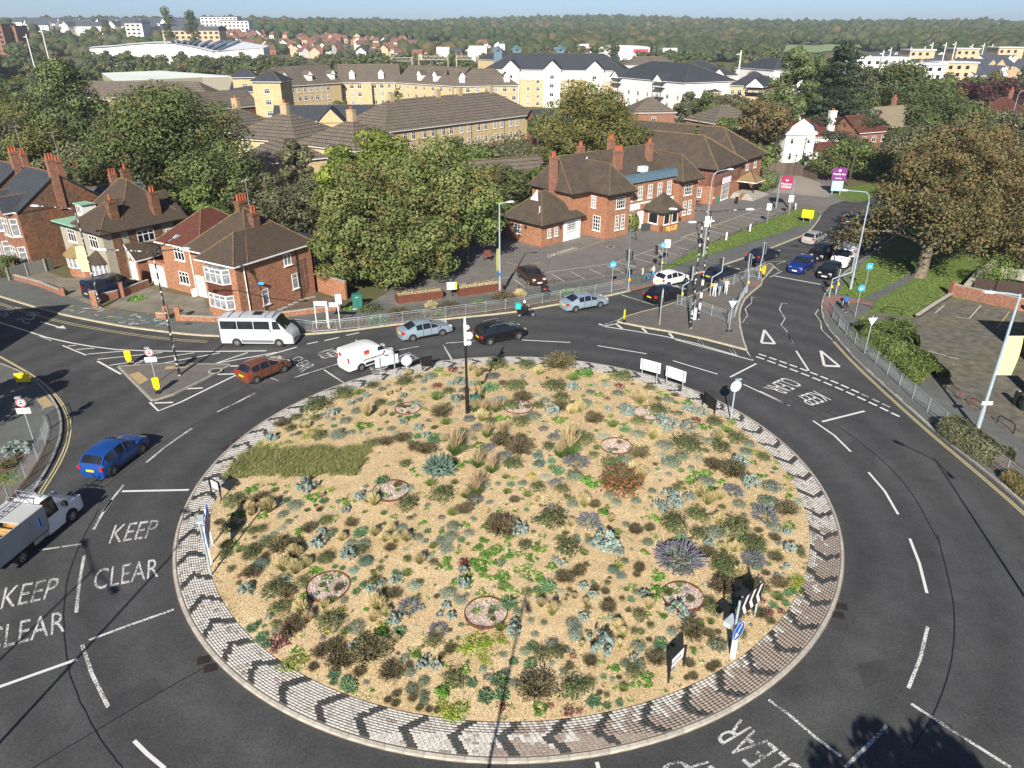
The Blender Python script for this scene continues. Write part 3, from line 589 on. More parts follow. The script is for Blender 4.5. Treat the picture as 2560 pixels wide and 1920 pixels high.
# dirt and weeds strip at the rim of the bed
n=2600;aa=rng.uniform(0,2*np.pi,n);rr=R_IN+rng.normal(0,.22,n);rr=np.where(rr>R_IN+.5,R_IN,rr);X=CX+rr*np.cos(aa);Y=CY+rr*np.sin(aa)
Z=np.where(rr>R_IN,.19,.22);C_=np.stack([X,Y,Z],1);dens=np.array([noise.noise((x*.5,y*.5,9))for x,y in zip(X,Y)])>-.05;C_=C_[dens]
nn=rng.normal(size=(len(C_),3));nn[:,2]+=1.;V,Fq=quads(C_,nn,.11,.06)
WD=[M('weed_green',(.11,.16,.04)),M('dry_weed',(.22,.17,.09))]
tag(inst('rim_weeds',npmesh('rim_weeds',V,Fq,WD,rng.choice(2,len(C_),p=[.4,.6]))),kind='stuff')

# ---- plants: each kind is a unit-size mesh (about 1 m across), instanced as things
def pm(name,*cols):
    return[M(name+'_leaf',c,tuple(q*.72 for q in c),rough=.75,scale=9,rand=.22)for c in cols]
PM=dict(a=pm('silver',(.27,.34,.3),(.15,.21,.18)),b=pm('blue_grey',(.12,.19,.15),(.18,.25,.2)),c=pm('lavender',(.13,.175,.14),(.17,.15,.22)),d=pm('feather_grass',(.2,.23,.06),(.56,.47,.24)),
          e=pm('reed_grass',(.1,.16,.04),(.48,.36,.2)),f=pm('dark_shrub',(.06,.115,.035),(.11,.165,.05),(.12,.1,.05)),g=pm('lime',(.25,.31,.02),(.15,.24,.02)),h=pm('green',(.07,.18,.02),(.13,.27,.04)),
          i=pm('brown_twiggy',(.11,.085,.045),(.15,.13,.065)),j=pm('burgundy',(.17,.03,.045),(.09,.025,.03)),k=pm('orange_flowered',(.13,.11,.05),(.3,.1,.05)),m=pm('spurge',(.1,.2,.11),(.2,.3,.13)),
          M=pm('grey_green',(.12,.19,.13),(.08,.13,.09)),G=pm('green_grass',(.14,.23,.05),(.24,.26,.09)),B=pm('blue_green',(.13,.2,.16),(.09,.15,.12)),y=pm('yellow_flowered',(.13,.2,.04),(.8,.6,.03)),t=pm('mint',(.26,.36,.29),(.19,.28,.23)))
def hemi(n,rx=.5,h=.5,inner=.45,lump=.22,seed=0):
    d=rng.normal(size=(n,3));d[:,2]=np.abs(d[:,2]);d/=np.linalg.norm(d,axis=1)[:,None]
    k=rng.uniform(inner,1,n)**.5;f=np.array([1+lump*2*noise.noise((p[0]*2.2+seed,p[1]*2.2,p[2]*2.2))for p in d])
    return d*(k*f)[:,None]*np.array([rx,rx,h]),d
def plant(kind,s):
    P=[];Mm=PM[kind]
    if kind in 'bMfmBtgh':
        cfg=dict(b=(760,.5,.36,.07,.03),M=(800,.5,.34,.06,.04),f=(820,.5,.44,.065,.04),m=(420,.5,.42,.11,.05),B=(520,.5,.55,.15,.035),t=(300,.5,.2,.09,.06),g=(520,.5,.13,.08,.04),h=(150,.5,.3,.17,.11))[kind]
        n,rx,h,L,W=cfg;C_,d=hemi(n,rx,h,.3,.28 if kind in 'fgh' else.14,s)
        if kind=='h':
            k=rng.integers(4,8);cc=rng.uniform(-.33,.33,(k,2));w_=rng.integers(0,k,n);C_=C_*.42;C_[:,:2]+=cc[w_]
        if kind=='g':C_[:,0]*=1.25;C_[:,1]*=.75
        nn=d+rng.normal(size=d.shape)*(.5 if kind in 'Mtb' else.7);nn[:,2]+=.3
        if kind in 'mB': # leaves pointing out
            V,Fq=blades(C_*.75,C_*1.12+[0,0,.02],W,.03,.3);V[:,2]=np.maximum(V[:,2],.0);P.append((V,Fq,np.repeat(rng.choice(len(Mm),n),2)))
            V,Fq=quads(C_*.8,d,.09,.06);P.append((V,Fq,0))
        else:V,Fq=quads(C_,nn,rng.uniform(.7,1.3,n)*L,W);P.append((V,Fq,rng.choice(len(Mm),n)))
        if kind=='f':
            n=26;b0=np.zeros((n,3));a=rng.uniform(0,6.28,n);q=rng.uniform(.2,.5,n);t=np.stack([q*np.cos(a),q*np.sin(a),rng.uniform(.3,.62,n)],1);V,Fq=blades(b0,t,.012);P.append((V,Fq,2))
    elif kind=='a':
        k=30;a=rng.uniform(0,6.28,k);q=.4*np.sqrt(rng.uniform(0,1,k));cc=np.stack([q*np.cos(a),q*np.sin(a),.1+rng.uniform(.1,.45,k)*(1.1-q*1.6)],1)
        n=20
        for c in cc:
            d=rng.normal(size=(n,3));d/=np.linalg.norm(d,axis=1)[:,None];C_=c+d*[.06,.06,.11];C_[:,2]=np.maximum(C_[:,2],.02)
            V,Fq=quads(C_,d+[0,0,.5],.1,.06);P.append((V,Fq,rng.choice(2,n,p=[.7,.3])))
    elif kind=='c':
        C_,d=hemi(330,.5,.34,.4,.15,s);V,Fq=quads(C_,d+rng.normal(size=d.shape)*.5,.07,.03);P.append((V,Fq,0))
        C_,d=hemi(320,.5,.36,.6,.15,s);V,Fq=blades(C_*.7,C_*1.12,.022,0,.8);P.append((V,Fq,np.tile([0,1],320)))
    elif kind in 'deG':
        n=dict(d=420,e=320,G=300)[kind];a=rng.uniform(0,6.28,n);q=.09*np.sqrt(rng.uniform(0,1,n));b0=np.stack([q*np.cos(a),q*np.sin(a),0*a],1)
        a2=a+rng.normal(0,.5,n);q2=rng.uniform(.05,.46,n);H_=dict(d=.78,e=.55,G=.4)[kind]
        t=np.stack([q2*np.cos(a2),q2*np.sin(a2),H_*(1.15-q2)*rng.uniform(.7,1.1,n)],1);t[:,0]+=.06
        V,Fq=blades(b0,t,.024 if kind!='d' else.022,.14,.5 if kind=='d' else.15);P.append((V,Fq,np.tile([0,1 if kind=='d' else 0],n)if kind!='G' else np.repeat(rng.choice(2,n),2)))
        if kind=='e':
            n=110;a=rng.uniform(0,6.28,n);q=.1*np.sqrt(rng.uniform(0,1,n));b0=np.stack([q*np.cos(a),q*np.sin(a),0*a+.3],1);q2=rng.uniform(.02,.44,n);t=np.stack([q2*np.cos(a)+.05,q2*np.sin(a),rng.uniform(.7,1.15,n)],1)
            V,Fq=blades(b0,t,.016,0,.7);P.append((V,Fq,1))
    elif kind in 'ik':
        n=360;a=rng.uniform(0,6.28,n);q2=.5*np.sqrt(rng.uniform(0,1,n));t=np.stack([q2*np.cos(a),q2*np.sin(a),rng.uniform(.18,.5,n)*(1.25-q2)],1);V,Fq=blades(t*.25,t,.016,.05,.6);P.append((V,Fq,np.repeat(rng.choice(2,n),2)if kind=='i' else 0))
        V,Fq=quads(t+rng.normal(0,.03,t.shape),rng.normal(size=t.shape)+[0,0,.6],.07,.04);P.append((V,Fq,1 if kind=='k' else rng.choice(2,n)))
        if kind=='k':C_,d=hemi(300,.5,.4,.3);V,Fq=quads(C_,d,.07,.04);P.append((V,Fq,rng.choice(2,300)))
    elif kind in 'jy':
        C_,d=hemi(190,.5,.36,.2,.3,s);V,Fq=quads(C_,d+rng.normal(size=d.shape)*.6,.12,.07);P.append((V,Fq,rng.choice(2,190,p=[.7,.3]if kind=='j' else[.6,.4])))
    return join(P,'plant_'+kind if kind!='M' else 'plant_mound',Mm)
PV={k:[plant(k,s*7.3)for s in range(3)]for k in PM}
PN=dict(a=('silver_bush','chunky silver bush','silver bushes'),b=('blue_grey_shrub','low blue-grey shrub','blue-grey shrubs'),c=('lavender_plant','purple-flowered lavender clump','purple-flowered lavender clumps'),d=('feather_grass','blond feathery grass tuft','blond feather grass tufts'),
          e=('reed_grass','tall beige-plumed grass','tall plumed grasses'),f=('dark_shrub','dark bushy shrub','dark green and brown shrubs'),g=('ground_cover_plant','flat lime ground cover','lime ground cover mats'),h=('leafy_plant','bright green leafy plant','green leafy plants'),
          i=('dry_plant','brown dried plant','brown dried plants'),j=('burgundy_plant','dark burgundy plant','burgundy plants'),k=('orange_flowered_shrub','orange-red flowered shrub','orange-flowered shrubs'),m=('spurge_plant','rounded green spurge','rounded spurges'),
          M=('mounded_plant','grey-green cushion plant','grey-green cushions'),G=('green_grass_tuft','green grass tuft','green grass tufts'),B=('blue_green_plant','spiky blue-green plant','blue-green spiky plants'),y=('yellow_flower','yellow-flowered plant','yellow-flowered plants'),t=('pale_mint_plant','pale mint cushion','pale mint cushions'))
D3='''f1405,310,120 f1190,330,90 f980,400,160 a1145,400,60 a1085,435,60 a1035,455,50 f800,465,170 b1590,270,110 a1545,300,50 d1435,250,60 g1710,250,70 c2020,265,90 d1920,255,80 d1875,215,60 f2050,180,150 a1800,310,100 a1730,320,60 a1880,320,60 d1300,385,50 d1360,360,50 h1470,350,50 b1545,350,50 j1640,330,80 c1830,360,70 G1630,425,130 a1400,400,60 f1240,450,90 b1320,450,60 d1160,530,100 d1250,530,60 G1325,530,60 i1660,540,130 G1700,595,110 h1710,450,60 e1900,500,100 e1960,510,100 e2040,500,90 a2050,440,80 e1930,400,80 c1860,560,80 c1920,620,90 e1985,675,90 e2080,680,90 b1080,505,90 b1000,575,90 a845,525,40 a880,500,40 h735,520,40 h790,495,40 f795,555,80 a915,560,40 a875,545,35 b945,680,130 b1040,650,70 h1110,610,110 h1180,600,60 a1105,650,35 a1155,660,35 b1320,625,65 a1400,590,80 t1360,650,60 a1505,630,80 h1605,660,45 f660,550,80 f625,625,80 i540,600,90 d700,610,60 d740,610,60 f680,655,50 b635,665,40 g840,600,60 g790,640,85 g730,680,80 g400,735,80 g470,740,80 g545,735,80 g620,715,70 i1480,765,90 i1560,795,120 e1760,800,170 B1650,940,210 B1740,870,60 h1800,880,110 e1920,885,120 e2020,920,120 e1910,1080,150 c1990,760,90 c2100,820,100 i2080,740,130 f2140,870,80 e1840,1095,90 G1590,1020,110 f1670,1105,170 G2110,965,70 G1750,1225,110 c1900,1125,110 i2080,1350,180 c1670,1235,50 f1430,1160,150 h1465,905,60 h1510,950,60 h1530,1070,50 h1560,1170,50 b1575,1150,50 i1160,1120,50 a1170,1060,30 a1135,1085,30 a1140,1025,40 a730,1060,160 h760,1115,120 g900,1050,80 g830,1030,80 b650,1165,120 b570,1225,90 d350,1190,100 d470,1195,130 d355,1215,60 h440,1230,80 f220,1150,160 h265,1220,100 h360,1050,100 h910,1165,40 a950,1130,40 h1010,1140,100 a1000,1195,70 b850,1160,35 i800,1150,30 f860,1275,100 h910,1255,90 i745,1335,100 f420,1325,80 t440,1385,80 t510,1355,70 t570,1310,75 h235,1430,90 h315,1385,40 f190,1325,130 f370,1470,120 i540,1475,140 i650,1435,100 a810,1445,130 M900,1355,100 d660,1505,110 d580,1600,130 d665,1615,120 d740,1570,90 f860,1535,110 b415,1565,110 h800,1605,90 a1010,1525,110 M1145,1555,110 t1065,1605,80 h1250,1555,50 G1190,1610,50 m1350,1615,50 d1210,1355,80 d1280,1395,90 d1325,1335,80 d1355,1400,90 d1430,1395,90 b1390,1315,90 b1040,1425,90 b1130,1425,100 b1505,1375,80 h1460,1430,50 h1480,1325,60 h1540,1275,70 h1830,1285,80 b1750,1305,100 b1730,1385,110 b1660,1405,80 h1335,1235,60 m1570,1335,50 h1560,1450,30 b1700,1465,110 j1825,1545,80 h1700,1545,100 a1820,1625,80 h1980,1310,90 h1960,1400,80 h1920,1450,90 h1990,1500,90 h1900,1540,80 h2050,1480,80 h2080,1560,90 h1960,1600,90 h2110,1620,80 h2130,1430,60 g350,780,60 h500,1010,70 h610,1015,50'''
D4='''f215,305,130 b265,330,50 f190,425,110 f360,420,80 b400,385,70 a575,315,90 f460,310,140 i490,185,170 f290,170,100 d360,215,70 h660,225,130 d760,260,60 f880,235,120 g830,205,70 a710,290,40 a775,290,60 h680,285,60 d985,395,110 d950,370,60 b850,340,80 h900,320,60 h1100,330,50 h1140,345,60 f1045,305,70 h730,350,70 j785,368,50 i490,435,100 a440,465,110 d560,455,80 d610,445,90 f250,525,110 h500,510,90 h395,508,40 c390,555,60 c455,615,80 e540,715,160 e500,725,100 f640,635,130 f250,615,80 i240,710,160 f210,785,120 G155,855,70 B365,780,75 B355,725,60 y315,845,60 M265,890,60 h255,922,50 f355,925,90 c465,895,80 M585,855,110 h690,905,150 k880,950,240 i860,850,90 d980,860,110 d940,810,80 b890,765,120 f810,795,140 c590,775,140 t780,600,60 a740,600,40 i980,730,110 G820,545,100 i700,515,100 a790,440,60 a900,465,110 f975,515,90 f1100,455,120 a1140,550,160 a1290,565,110 a1290,450,90 a1370,470,90 h1210,395,60 f1450,525,110 g1550,520,90 b975,595,90 d1060,615,110 f1285,680,170 b1140,670,120 t1125,725,75 t1345,740,75 t1465,765,75 M1180,775,120 M1240,730,90 b1420,635,80 d1460,625,100 f1590,630,120 f1490,685,120 b1300,795,50 i1565,855,150 a1610,790,120 b1160,835,50 h1390,825,80 M1060,940,60 h1300,880,80 b1395,895,130 d1350,965,120 d1400,1015,110 d1465,985,90 h1440,935,100 a1180,1000,120 a1200,1045,120 a1290,995,90 f1345,1105,130 c1560,955,120 b1600,1025,90 a1670,915,130 b1800,930,130 M1785,1025,130 f1200,1170,170 t1245,1205,60 b1440,1215,130 f1350,1215,110 f1570,1215,180 f1690,1285,150 d1490,1300,80 d1560,1305,90 d1605,1295,60 c1240,1400,270 c1690,1380,140 c1760,1110,150 b1820,1175,100 d1470,1135,90 f1610,1140,100 f545,1315,150 a240,1205,120 a220,1160,80 i130,1205,170 M680,1255,70 a730,1295,110 a810,1325,120 M890,1365,50 M820,1425,80 h1015,1315,70 h770,1065,100 f450,1140,180 d560,1145,70 c670,1145,140 b570,1025,80 b800,970,80 b840,1010,70 h1010,1045,50 h945,1035,40 M960,1000,70 h430,985,40 h495,985,45 i210,1000,60 b720,1000,40 a1110,1065,110 h1075,1105,90 h820,1175,50 h790,1215,40 M900,1145,60 i960,1195,80 j955,1155,60 h1080,1215,60 i1045,1175,60 a1300,1275,80 a1410,1275,80 h890,1195,40 i1900,1080,120 h1920,1155,80 a1890,1195,60 f1970,1300,70 a1920,1295,60 f1520,1445,150 d1600,1455,90 h1700,1415,80 h1110,1475,110 b870,1465,70 i980,1425,60 b1450,520,60 g1900,860,80 f1750,740,90 g1700,700,80 h1850,760,50 g1640,690,60 t1760,640,40 h1740,850,80 b1640,700,80 h1900,970,70 t1960,1000,60'''
D5='''f230,390,190 f270,505,150 i320,405,110 i350,660,160 h620,295,110 h670,325,50 h560,435,60 h450,405,90 f430,315,110 h520,225,90 f590,155,120 d380,115,120 d300,215,130 d385,235,110 d460,175,80 b130,195,120 f60,135,130 a740,140,120 M870,165,110 t790,220,90 m705,205,45 m655,195,40 G915,245,50 G975,165,50 m1075,240,55 m780,285,45 m850,325,60 m800,372,60 a905,375,90 a980,315,70 a1080,310,100 a30,385,120 d950,490,150 d1010,530,90 d920,565,110 d430,515,130 d465,570,100 d580,475,90 G640,440,80 f620,610,190 y600,640,60 b235,635,60 b800,630,120 h880,485,70 h990,650,150 y965,600,60 i1060,405,90 c1160,500,150 d1080,710,80 d1015,745,80 G720,665,90 i550,810,110 m65,640,80 m125,585,50 m165,605,40 j270,725,150 j210,795,80 m130,705,90 m180,740,80 h390,785,90 g350,910,190 g430,820,70 a785,780,110 i890,860,220 i690,890,170 i650,785,120 i820,945,90 m645,950,85 m735,1065,120 m730,1000,90 m625,1025,60 i500,905,70 h435,672,50 h490,692,40 h540,662,30 b1440,395,120 b1520,440,100 a1535,330,110 h1430,195,100 j1545,190,90 h1640,185,110 h1680,255,90 h1730,385,50 h1830,400,60 h1900,405,60 f1990,380,80 a1420,485,80 a1380,535,60 a1460,555,80 h1250,645,50 h1190,705,50 h1280,705,60 f1340,730,120 c1370,645,120 i1450,785,80 i1395,815,50 g1620,760,230 g1690,840,120 g1800,700,120 g1700,740,120 h1760,805,80 b1820,805,60 a1890,680,120 a1900,600,90 b1970,785,80 h1220,805,110 h1170,765,60 b1140,835,80 b1180,935,90 G1090,955,90 i1030,970,150 a1250,900,100 a1350,910,100 h1450,885,80 h1550,905,90 f1480,1010,160 h1410,1070,170 M1270,995,90 M1190,1055,100 M1270,1085,80 M1270,1135,80 i1190,1115,60 i1080,1085,60 i1070,1155,60 i1020,1125,50 h910,1045,50 h890,1095,50 h960,1105,50 h835,1075,40 m1600,1015,80 m1790,1005,110 m1695,1115,120 m1810,1105,110 b1835,935,80 b1890,1015,90 b1680,905,60 m2005,885,90 b1965,955,70 g1390,1170,140 g1500,1230,190 i1230,1205,50 i1300,1205,50 i1360,1195,50 i2050,1100,220 j1810,1165,80 h1880,1165,60 f2090,830,130 f2190,810,120 h1830,1275,50 h2060,1185,120 d2085,465,90 d2160,525,120 b2010,565,50 M2100,585,60 M1920,505,70 b2040,665,60 h1690,120,90 h1760,80,90 h1850,130,100 h1900,200,80 h1780,260,80 h1860,330,70 h1990,120,80 h2090,90,90 h2150,190,80 h2080,280,80 b1810,170,70 h1980,200,70'''
D6='''a600,90,190 a690,110,90 M650,220,85 M730,155,50 b700,265,50 G740,355,60 i830,195,60 i810,255,50 c1110,190,280 h970,380,160 a1090,550,170 f1340,510,130 f1300,445,90 f1420,205,180 b1450,300,90 d1525,270,100 f1640,85,150 f1650,360,160 c1630,190,120 i1410,380,150 i310,300,110 i410,250,90 d375,405,60 d455,445,60 a440,345,80 a505,410,80 i520,355,60 i590,375,60 i615,445,60 m770,425,60 b810,375,70 f830,550,110 h880,525,60 h990,535,80 f905,605,60 b385,675,130 b370,605,110 a440,565,90 d680,630,110 d715,675,90 d690,745,80 a560,800,200 i1200,690,170 M1370,750,130 f790,645,60 h825,705,60 m975,745,100 h1055,685,40 h1200,780,80 h1260,755,40 h1135,745,40 M735,875,90 M830,885,100 h570,855,70 h650,905,100 i950,865,120 f790,940,110 h810,1015,100 h885,955,100 h895,1015,80 i490,875,90 i345,895,55 f370,1075,190 m515,1145,100 m615,1195,60 m695,1155,60 h775,1115,60 h660,1025,60 h1240,845,60 i1175,875,70 i1320,905,60 i1370,895,60 i1200,965,60 i1155,965,40 h1100,1015,50 h1020,1065,50 j340,1220,100 j410,1195,60 j1730,515,80 j1810,505,60 m1755,465,60 m1870,465,60 m1855,385,60 m1920,385,60 g1940,360,170 g1990,300,100 h1790,385,40 i1760,595,60 i1670,545,90 a1870,90,100 f1950,115,70 h1990,175,50 h1985,215,50 G1250,600,80 G1320,590,80 i1400,300,90 j1160,400,40'''
CR={'3':(k3,D3,2.7654),'4':(k4,D4,2.4578),'5':(k5,D5,2.765),'6':(k6,D6,2.765)}
LAND=[('the black camera post',1169,1033),('the grass rectangle',740,1155),('the leftmost gravel ring',976,1228),('the weedy upper gravel ring',1296,1019),('the upper left gravel ring',1020,1024),('the bare gravel ring',1540,1115),('the upper right gravel ring',1621,1033),('the lower left gravel ring',822,1470),('the lower middle gravel ring',1215,1533),('the lower right gravel ring',1708,1492),('the blue arrow sign',1838,1620),('the lower nameplate sign',1685,1690),('the left nameplate sign',530,1225),('the white sign backs',1655,950),('the orange-flowered shrub',1558,1236),('the yellow flower',1328,1190),('the spiky blue-green plant',1097,1190),('the large purple lavender',1705,1418),('the big lime mat',1186,1620),('the green cabinet',1186,1020)]
used_lab={}
def locate(u,v,L=LAND,best=None):
    best=best or min(L,key=lambda q:math.hypot(q[1]-u,q[2]-v));dx,dy=u-best[1],v-best[2];d=math.hypot(dx,dy)
    dist='touching' if d<28 else 'just' if d<75 else 'some way' if d<130 else 'well' if d<240 else 'far'
    if d<28:return 'beside '+best[0]
    h_='right' if dx>0 else 'left';w_='below' if dy>0 else 'above'
    if abs(dx)>2.4*abs(dy):s=h_+' of'
    elif abs(dy)>2.4*abs(dx):s=w_
    else:s=w_+' and '+h_+' of'
    return dist+' '+s+' '+best[0]
ADJ=['','smaller ','wider ','lower ','taller ','shaggier ','tiny ']
USED=set()
def autolab(sizes,lb,u,v,L,tail=''):
    first=None
    for s in sizes[:1]if len(sizes)<2 else sizes[:2]:
        for q in sorted(L,key=lambda q:math.hypot(q[1]-u,q[2]-v))[:14]:
            t=s+lb+', '+locate(u,v,L,q)+tail
            if len(t.split())>16:continue
            first=first or t
            if t not in USED:USED.add(t);return t
    return first or(lb+tail)
PL=[]
for key,(c,D,s)in CR.items():
    for tok in D.split():
        k=tok[0];x,y,w_=[float(q)for q in tok[1:].split(',')]
        if key=='4' and x<200 and w_<100:continue
        u,v=c(x,y);PL.append((k,u,v,w_/s))
base_n=len(PL)
# small self-sown seedlings between the listed plants
tries=0
while len(PL)<base_n+560 and tries<14000:
    tries+=1;a=random.uniform(0,6.283);r=16.3*math.sqrt(random.random());x,y=CX+r*math.cos(a),CY+r*math.sin(a);u,v=PIX(x,y,isl_z(x,y))
    if 560<u<920 and 1110<v<1215:continue
    if min(math.hypot(u-q[1],(v-q[2])*1.4)-q[3]*.45 for q in PL)<9:continue
    if abs(u-1050)<170 and 1130<v<1210 and random.random()<.8:continue
    k=random.choice('hhmMGtifgbGfdamb' if r<14 else 'hiigfMbjafGmc');PL.append((k,u,v,random.uniform(9,22)if random.random()<.7 else random.uniform(22,42)))
for _ in range(70):
    u,v=random.gauss(1245,75),random.uniform(1330,1500);PL.append(('h',u,v,random.uniform(14,30)))
plant_items=[]
cnt={}
for k,u,v,wp in PL:
    x,y,z=IP(u,v);r=math.hypot(x-CX,y-CY)
    if r>R_IN-.05:
        f=(R_IN-.12)/r;x,y=CX+(x-CX)*f,CY+(y-CY)*f;z=isl_z(x,y)
    zc=y*math.cos(PITCH)+(CAMH-z)*math.sin(PITCH);w_=wp/F*zc
    if k=='e':w_*=1.05
    y2=y+w_*(.28 if k not in 'de' else.08);
    if math.hypot(x-CX,y2-CY)<R_IN:y=y2
    z=isl_z(x,y)
    nm,lb,gp=PN[k];o=inst(nm,random.choice(PV[k]),None,(x,y,z-.03),random.uniform(0,6.28))
    hs=dict(a=1.0,f=.95,e=1.,d=1.).get(k,.9);sc=w_*(1.14 if k not in 'hi' else 1.25);o.scale=(sc*random.uniform(.92,1.1),sc*random.uniform(.92,1.1),sc*hs*random.uniform(.85,1.1))
    full=autolab((['large ']if wp>58 else['tiny ','small ']if wp<17 else['','medium ','smaller ','larger ']),lb,u,v,LAND)
    tag(o,full,'grass' if k in 'deG' else 'plant',gp+' on the roundabout');plant_items.append(o)
# grass rectangle
def pip(x,y,P):
    c=False;j=len(P)-1
    for i in range(len(P)):
        if(P[i][1]>y)!=(P[j][1]>y)and x<(P[j][0]-P[i][0])*(y-P[i][1])/(P[j][1]-P[i][1])+P[i][0]:c=not c
        j=i
    return c
def meadow(name,P,n,h,mats,zf,lean=(.1,.05),w_=.03,p=None):
    xs_=[q[0]for q in P];ys_=[q[1]for q in P];B=[]
    while len(B)<n:
        x,y=random.uniform(min(xs_),max(xs_)),random.uniform(min(ys_),max(ys_))
        if pip(x+.5*noise.noise((x*1.3,y*1.3,5)),y+.5*noise.noise((x*1.3,y*1.3,8)),P)and noise.noise((x*.9,y*.9,2))>random.uniform(-.9,-.15):B.append((x,y,zf(x,y)))
    B=np.array(B);hh=rng.uniform(.5,1.1,n)*h*np.array([1+.9*noise.noise((b[0]*.8,b[1]*.8,0))for b in B]);T=B+np.stack([rng.normal(lean[0],.1+h*.25,n),rng.normal(lean[1],.1+h*.25,n),hh],1)
    V,Fq=blades(B,T,w_,0,.3);return tag(inst(name,npmesh(name,V,Fq,mats,np.repeat(rng.choice(len(mats),n,p=p),2))),kind='stuff')
MG=[M('meadow_green',(.13,.17,.05),rough=.9),M('meadow_olive',(.19,.19,.07),rough=.9),M('meadow_straw',(.3,.25,.12),rough=.9)]
GR=[IP(*k3(*q))[:2]for q in[(290,800),(345,765),(600,752),(1155,758),(1130,850),(1070,940),(600,948),(140,950)]]
meadow('meadow_grass',GR,11000,.3,MG,isl_z,(.14,.02),.03,[.5,.3,.2])
MV=[M('verge_blade',(.085,.15,.03),rough=.9),M('verge_blade_yellow',(.13,.16,.045),rough=.9)]
meadow('verge_grass',px([(1655,676),(1700,646),(1774,611),(1880,569),(1987,525),(2030,521),(2050,534),(2024,557),(1880,603),(1828,619),(1700,659)],.12),9000,.06,MV,lambda x,y:.15,(0,0),.06)
LG=GP(c6a,[(1100,700),(1010,860),(1180,888),(1440,750),(1500,712),(1470,655),(1300,640)],.12)
meadow('lawn_grass',LG,9000,.05,MV,lambda x,y:.12,(0,0),.05)
meadow('lawn_grass',GP(c6a,[(1255,925),(1310,980),(1480,1003),(1735,870),(1860,780),(1600,740)],.12),9000,.05,MV,lambda x,y:.12,(0,0),.05)
# gravel rings
GRV=[M('pink_gravel',(.55,.42,.36),(.4,.3,.26),scale=20,rough=.9),M('pale_gravel',(.62,.58,.52),rough=.9)]
RINGS=[(k3,1320,1045,255,'left'),(k3,1437,478,178,'upper left'),(k4,235,415,182,''),(k4,838,655,195,''),(k4,1035,452,190,''),(k5,610,325,300,''),(k5,1700,505,300,''),(k6,1125,395,290,'')]
RL=['rusty steel ring of pink gravel left of centre, below the grass rectangle','small rusty ring of gravel half hidden behind leafy plants, left of the camera post','rusty steel ring of gravel with tall weeds, right of the camera post','nearly bare rusty ring of pink gravel above the orange shrub','gravel ring buried among silver bushes near the white sign backs','rusty gravel ring at lower left among dark shrubs','rusty ring of pale gravel at the bottom middle above the lime mat','lower right gravel ring behind the silver bush, near the blue arrow sign']
peb=None
for(c,x,y,w_,_),lb in zip(RINGS,RL):
    s={k3:2.7654,k4:2.4578,k5:2.765,k6:2.765}[c];X,Y,Z=IP(*c(x,y));zc=Y*math.cos(PITCH)+(CAMH-Z)*math.sin(PITCH);r=w_/s/2/F*zc
    t=thing('gravel_ring_bed',lb,'planter',(X,Y,Z),0,'gravel rings on the roundabout');b=MB();n=30
    for i in range(n):
        a0,a1=2*math.pi*i/n,2*math.pi*(i+1)/n
        q=[(math.cos(a)*rr,math.sin(a)*rr,z)for z in(-.15,.11)for rr,a in((r,a0),(r,a1),(r-.025,a1),(r-.025,a0))]
        b.add(q,[(0,1,5,4),(2,3,7,6),(4,5,6,7)])
    b.build('steel_edging',CORTEN,t)
    b=MB();b.lathe([(r-.02,-.02),(r-.02,.03),(r*.5,.06)],24);b.build('gravel_base',GRV[0],t)
    n=int(420*r*r);aa=rng.uniform(0,6.283,n);q=(r-.06)*np.sqrt(rng.uniform(0,1,n));C_=np.stack([q*np.cos(aa),q*np.sin(aa),.06+.02*(1-q/r)+rng.uniform(0,.04,n)],1);nn=rng.normal(size=(n,3))*.5+[0,0,1]
    V,Fq=quads(C_,nn,rng.uniform(.06,.12,n),.06);tag(inst('gravel',npmesh('gravel',V,Fq,GRV,rng.choice(2,n)),t),kind='stuff')
    for i in range(7 if 'bare' not in lb else 3):
        a=random.uniform(0,6.28);q=r*random.uniform(.2,.8);k=random.choice('hhGi');gx,gy=X+q*math.cos(a),Y+q*math.sin(a)
        o=inst(PN[k][0],random.choice(PV[k]),None,(gx,gy,Z+.04),a);o.scale=(random.uniform(.3,.55),)*3;tag(o,autolab(['small ','smaller '],PN[k][1]+' in gravel',*PIX(gx,gy,Z),LAND),'plant',PN[k][2]+' in the gravel rings')
# ---------------------------------------------------------------- buildings
WINC={}
def win_meshes(w_,h_,cols,rows,fr,gl,sill):
    key=(round(w_,2),round(h_,2),cols,rows,fr.name,gl.name,sill)
    if key not in WINC:
        b=MB();t=.07;b.box(-w_/2,w_/2,-.05,0,0,t);b.box(-w_/2,w_/2,-.05,0,h_-t,h_);b.box(-w_/2,-w_/2+t,-.05,0,t,h_-t);b.box(w_/2-t,w_/2,-.05,0,t,h_-t)
        mt=.07 if cols<4 else.045
        for i in range(1,cols):x=-w_/2+w_*i/cols;b.box(x-mt/2,x+mt/2,-.045,0,t,h_-t)
        for j in range(1,rows):
            z=h_*j/rows if rows!=2 else h_*.68
            b.box(-w_/2+t,w_/2-t,-.043,0,z-mt/2,z+mt/2)
        if sill:b.box(-w_/2-.08,w_/2+.08,-.14,0,-.09,-.002)
        g=MB();g.box(-w_/2+.03,w_/2-.03,-.02,.0,.03,h_-.03);WINC[key]=(b.mesh('window',fr),g.mesh('pane',gl))
    return WINC[key]
def window(par,x,y,z,rz,w_,h_,cols=2,rows=2,fr=WHITE,gl=GLASS,sill=True,name='window'):
    a,g=win_meshes(w_,h_,cols,rows,fr,gl,sill);o=inst(name,a,par,(x,y,z),rz);inst('pane',g,o,(0,0,0));return o
SIDE=dict(f=(0,-1,0),r=(1,0,math.pi/2),b=(0,1,math.pi),l=(-1,0,-math.pi/2))
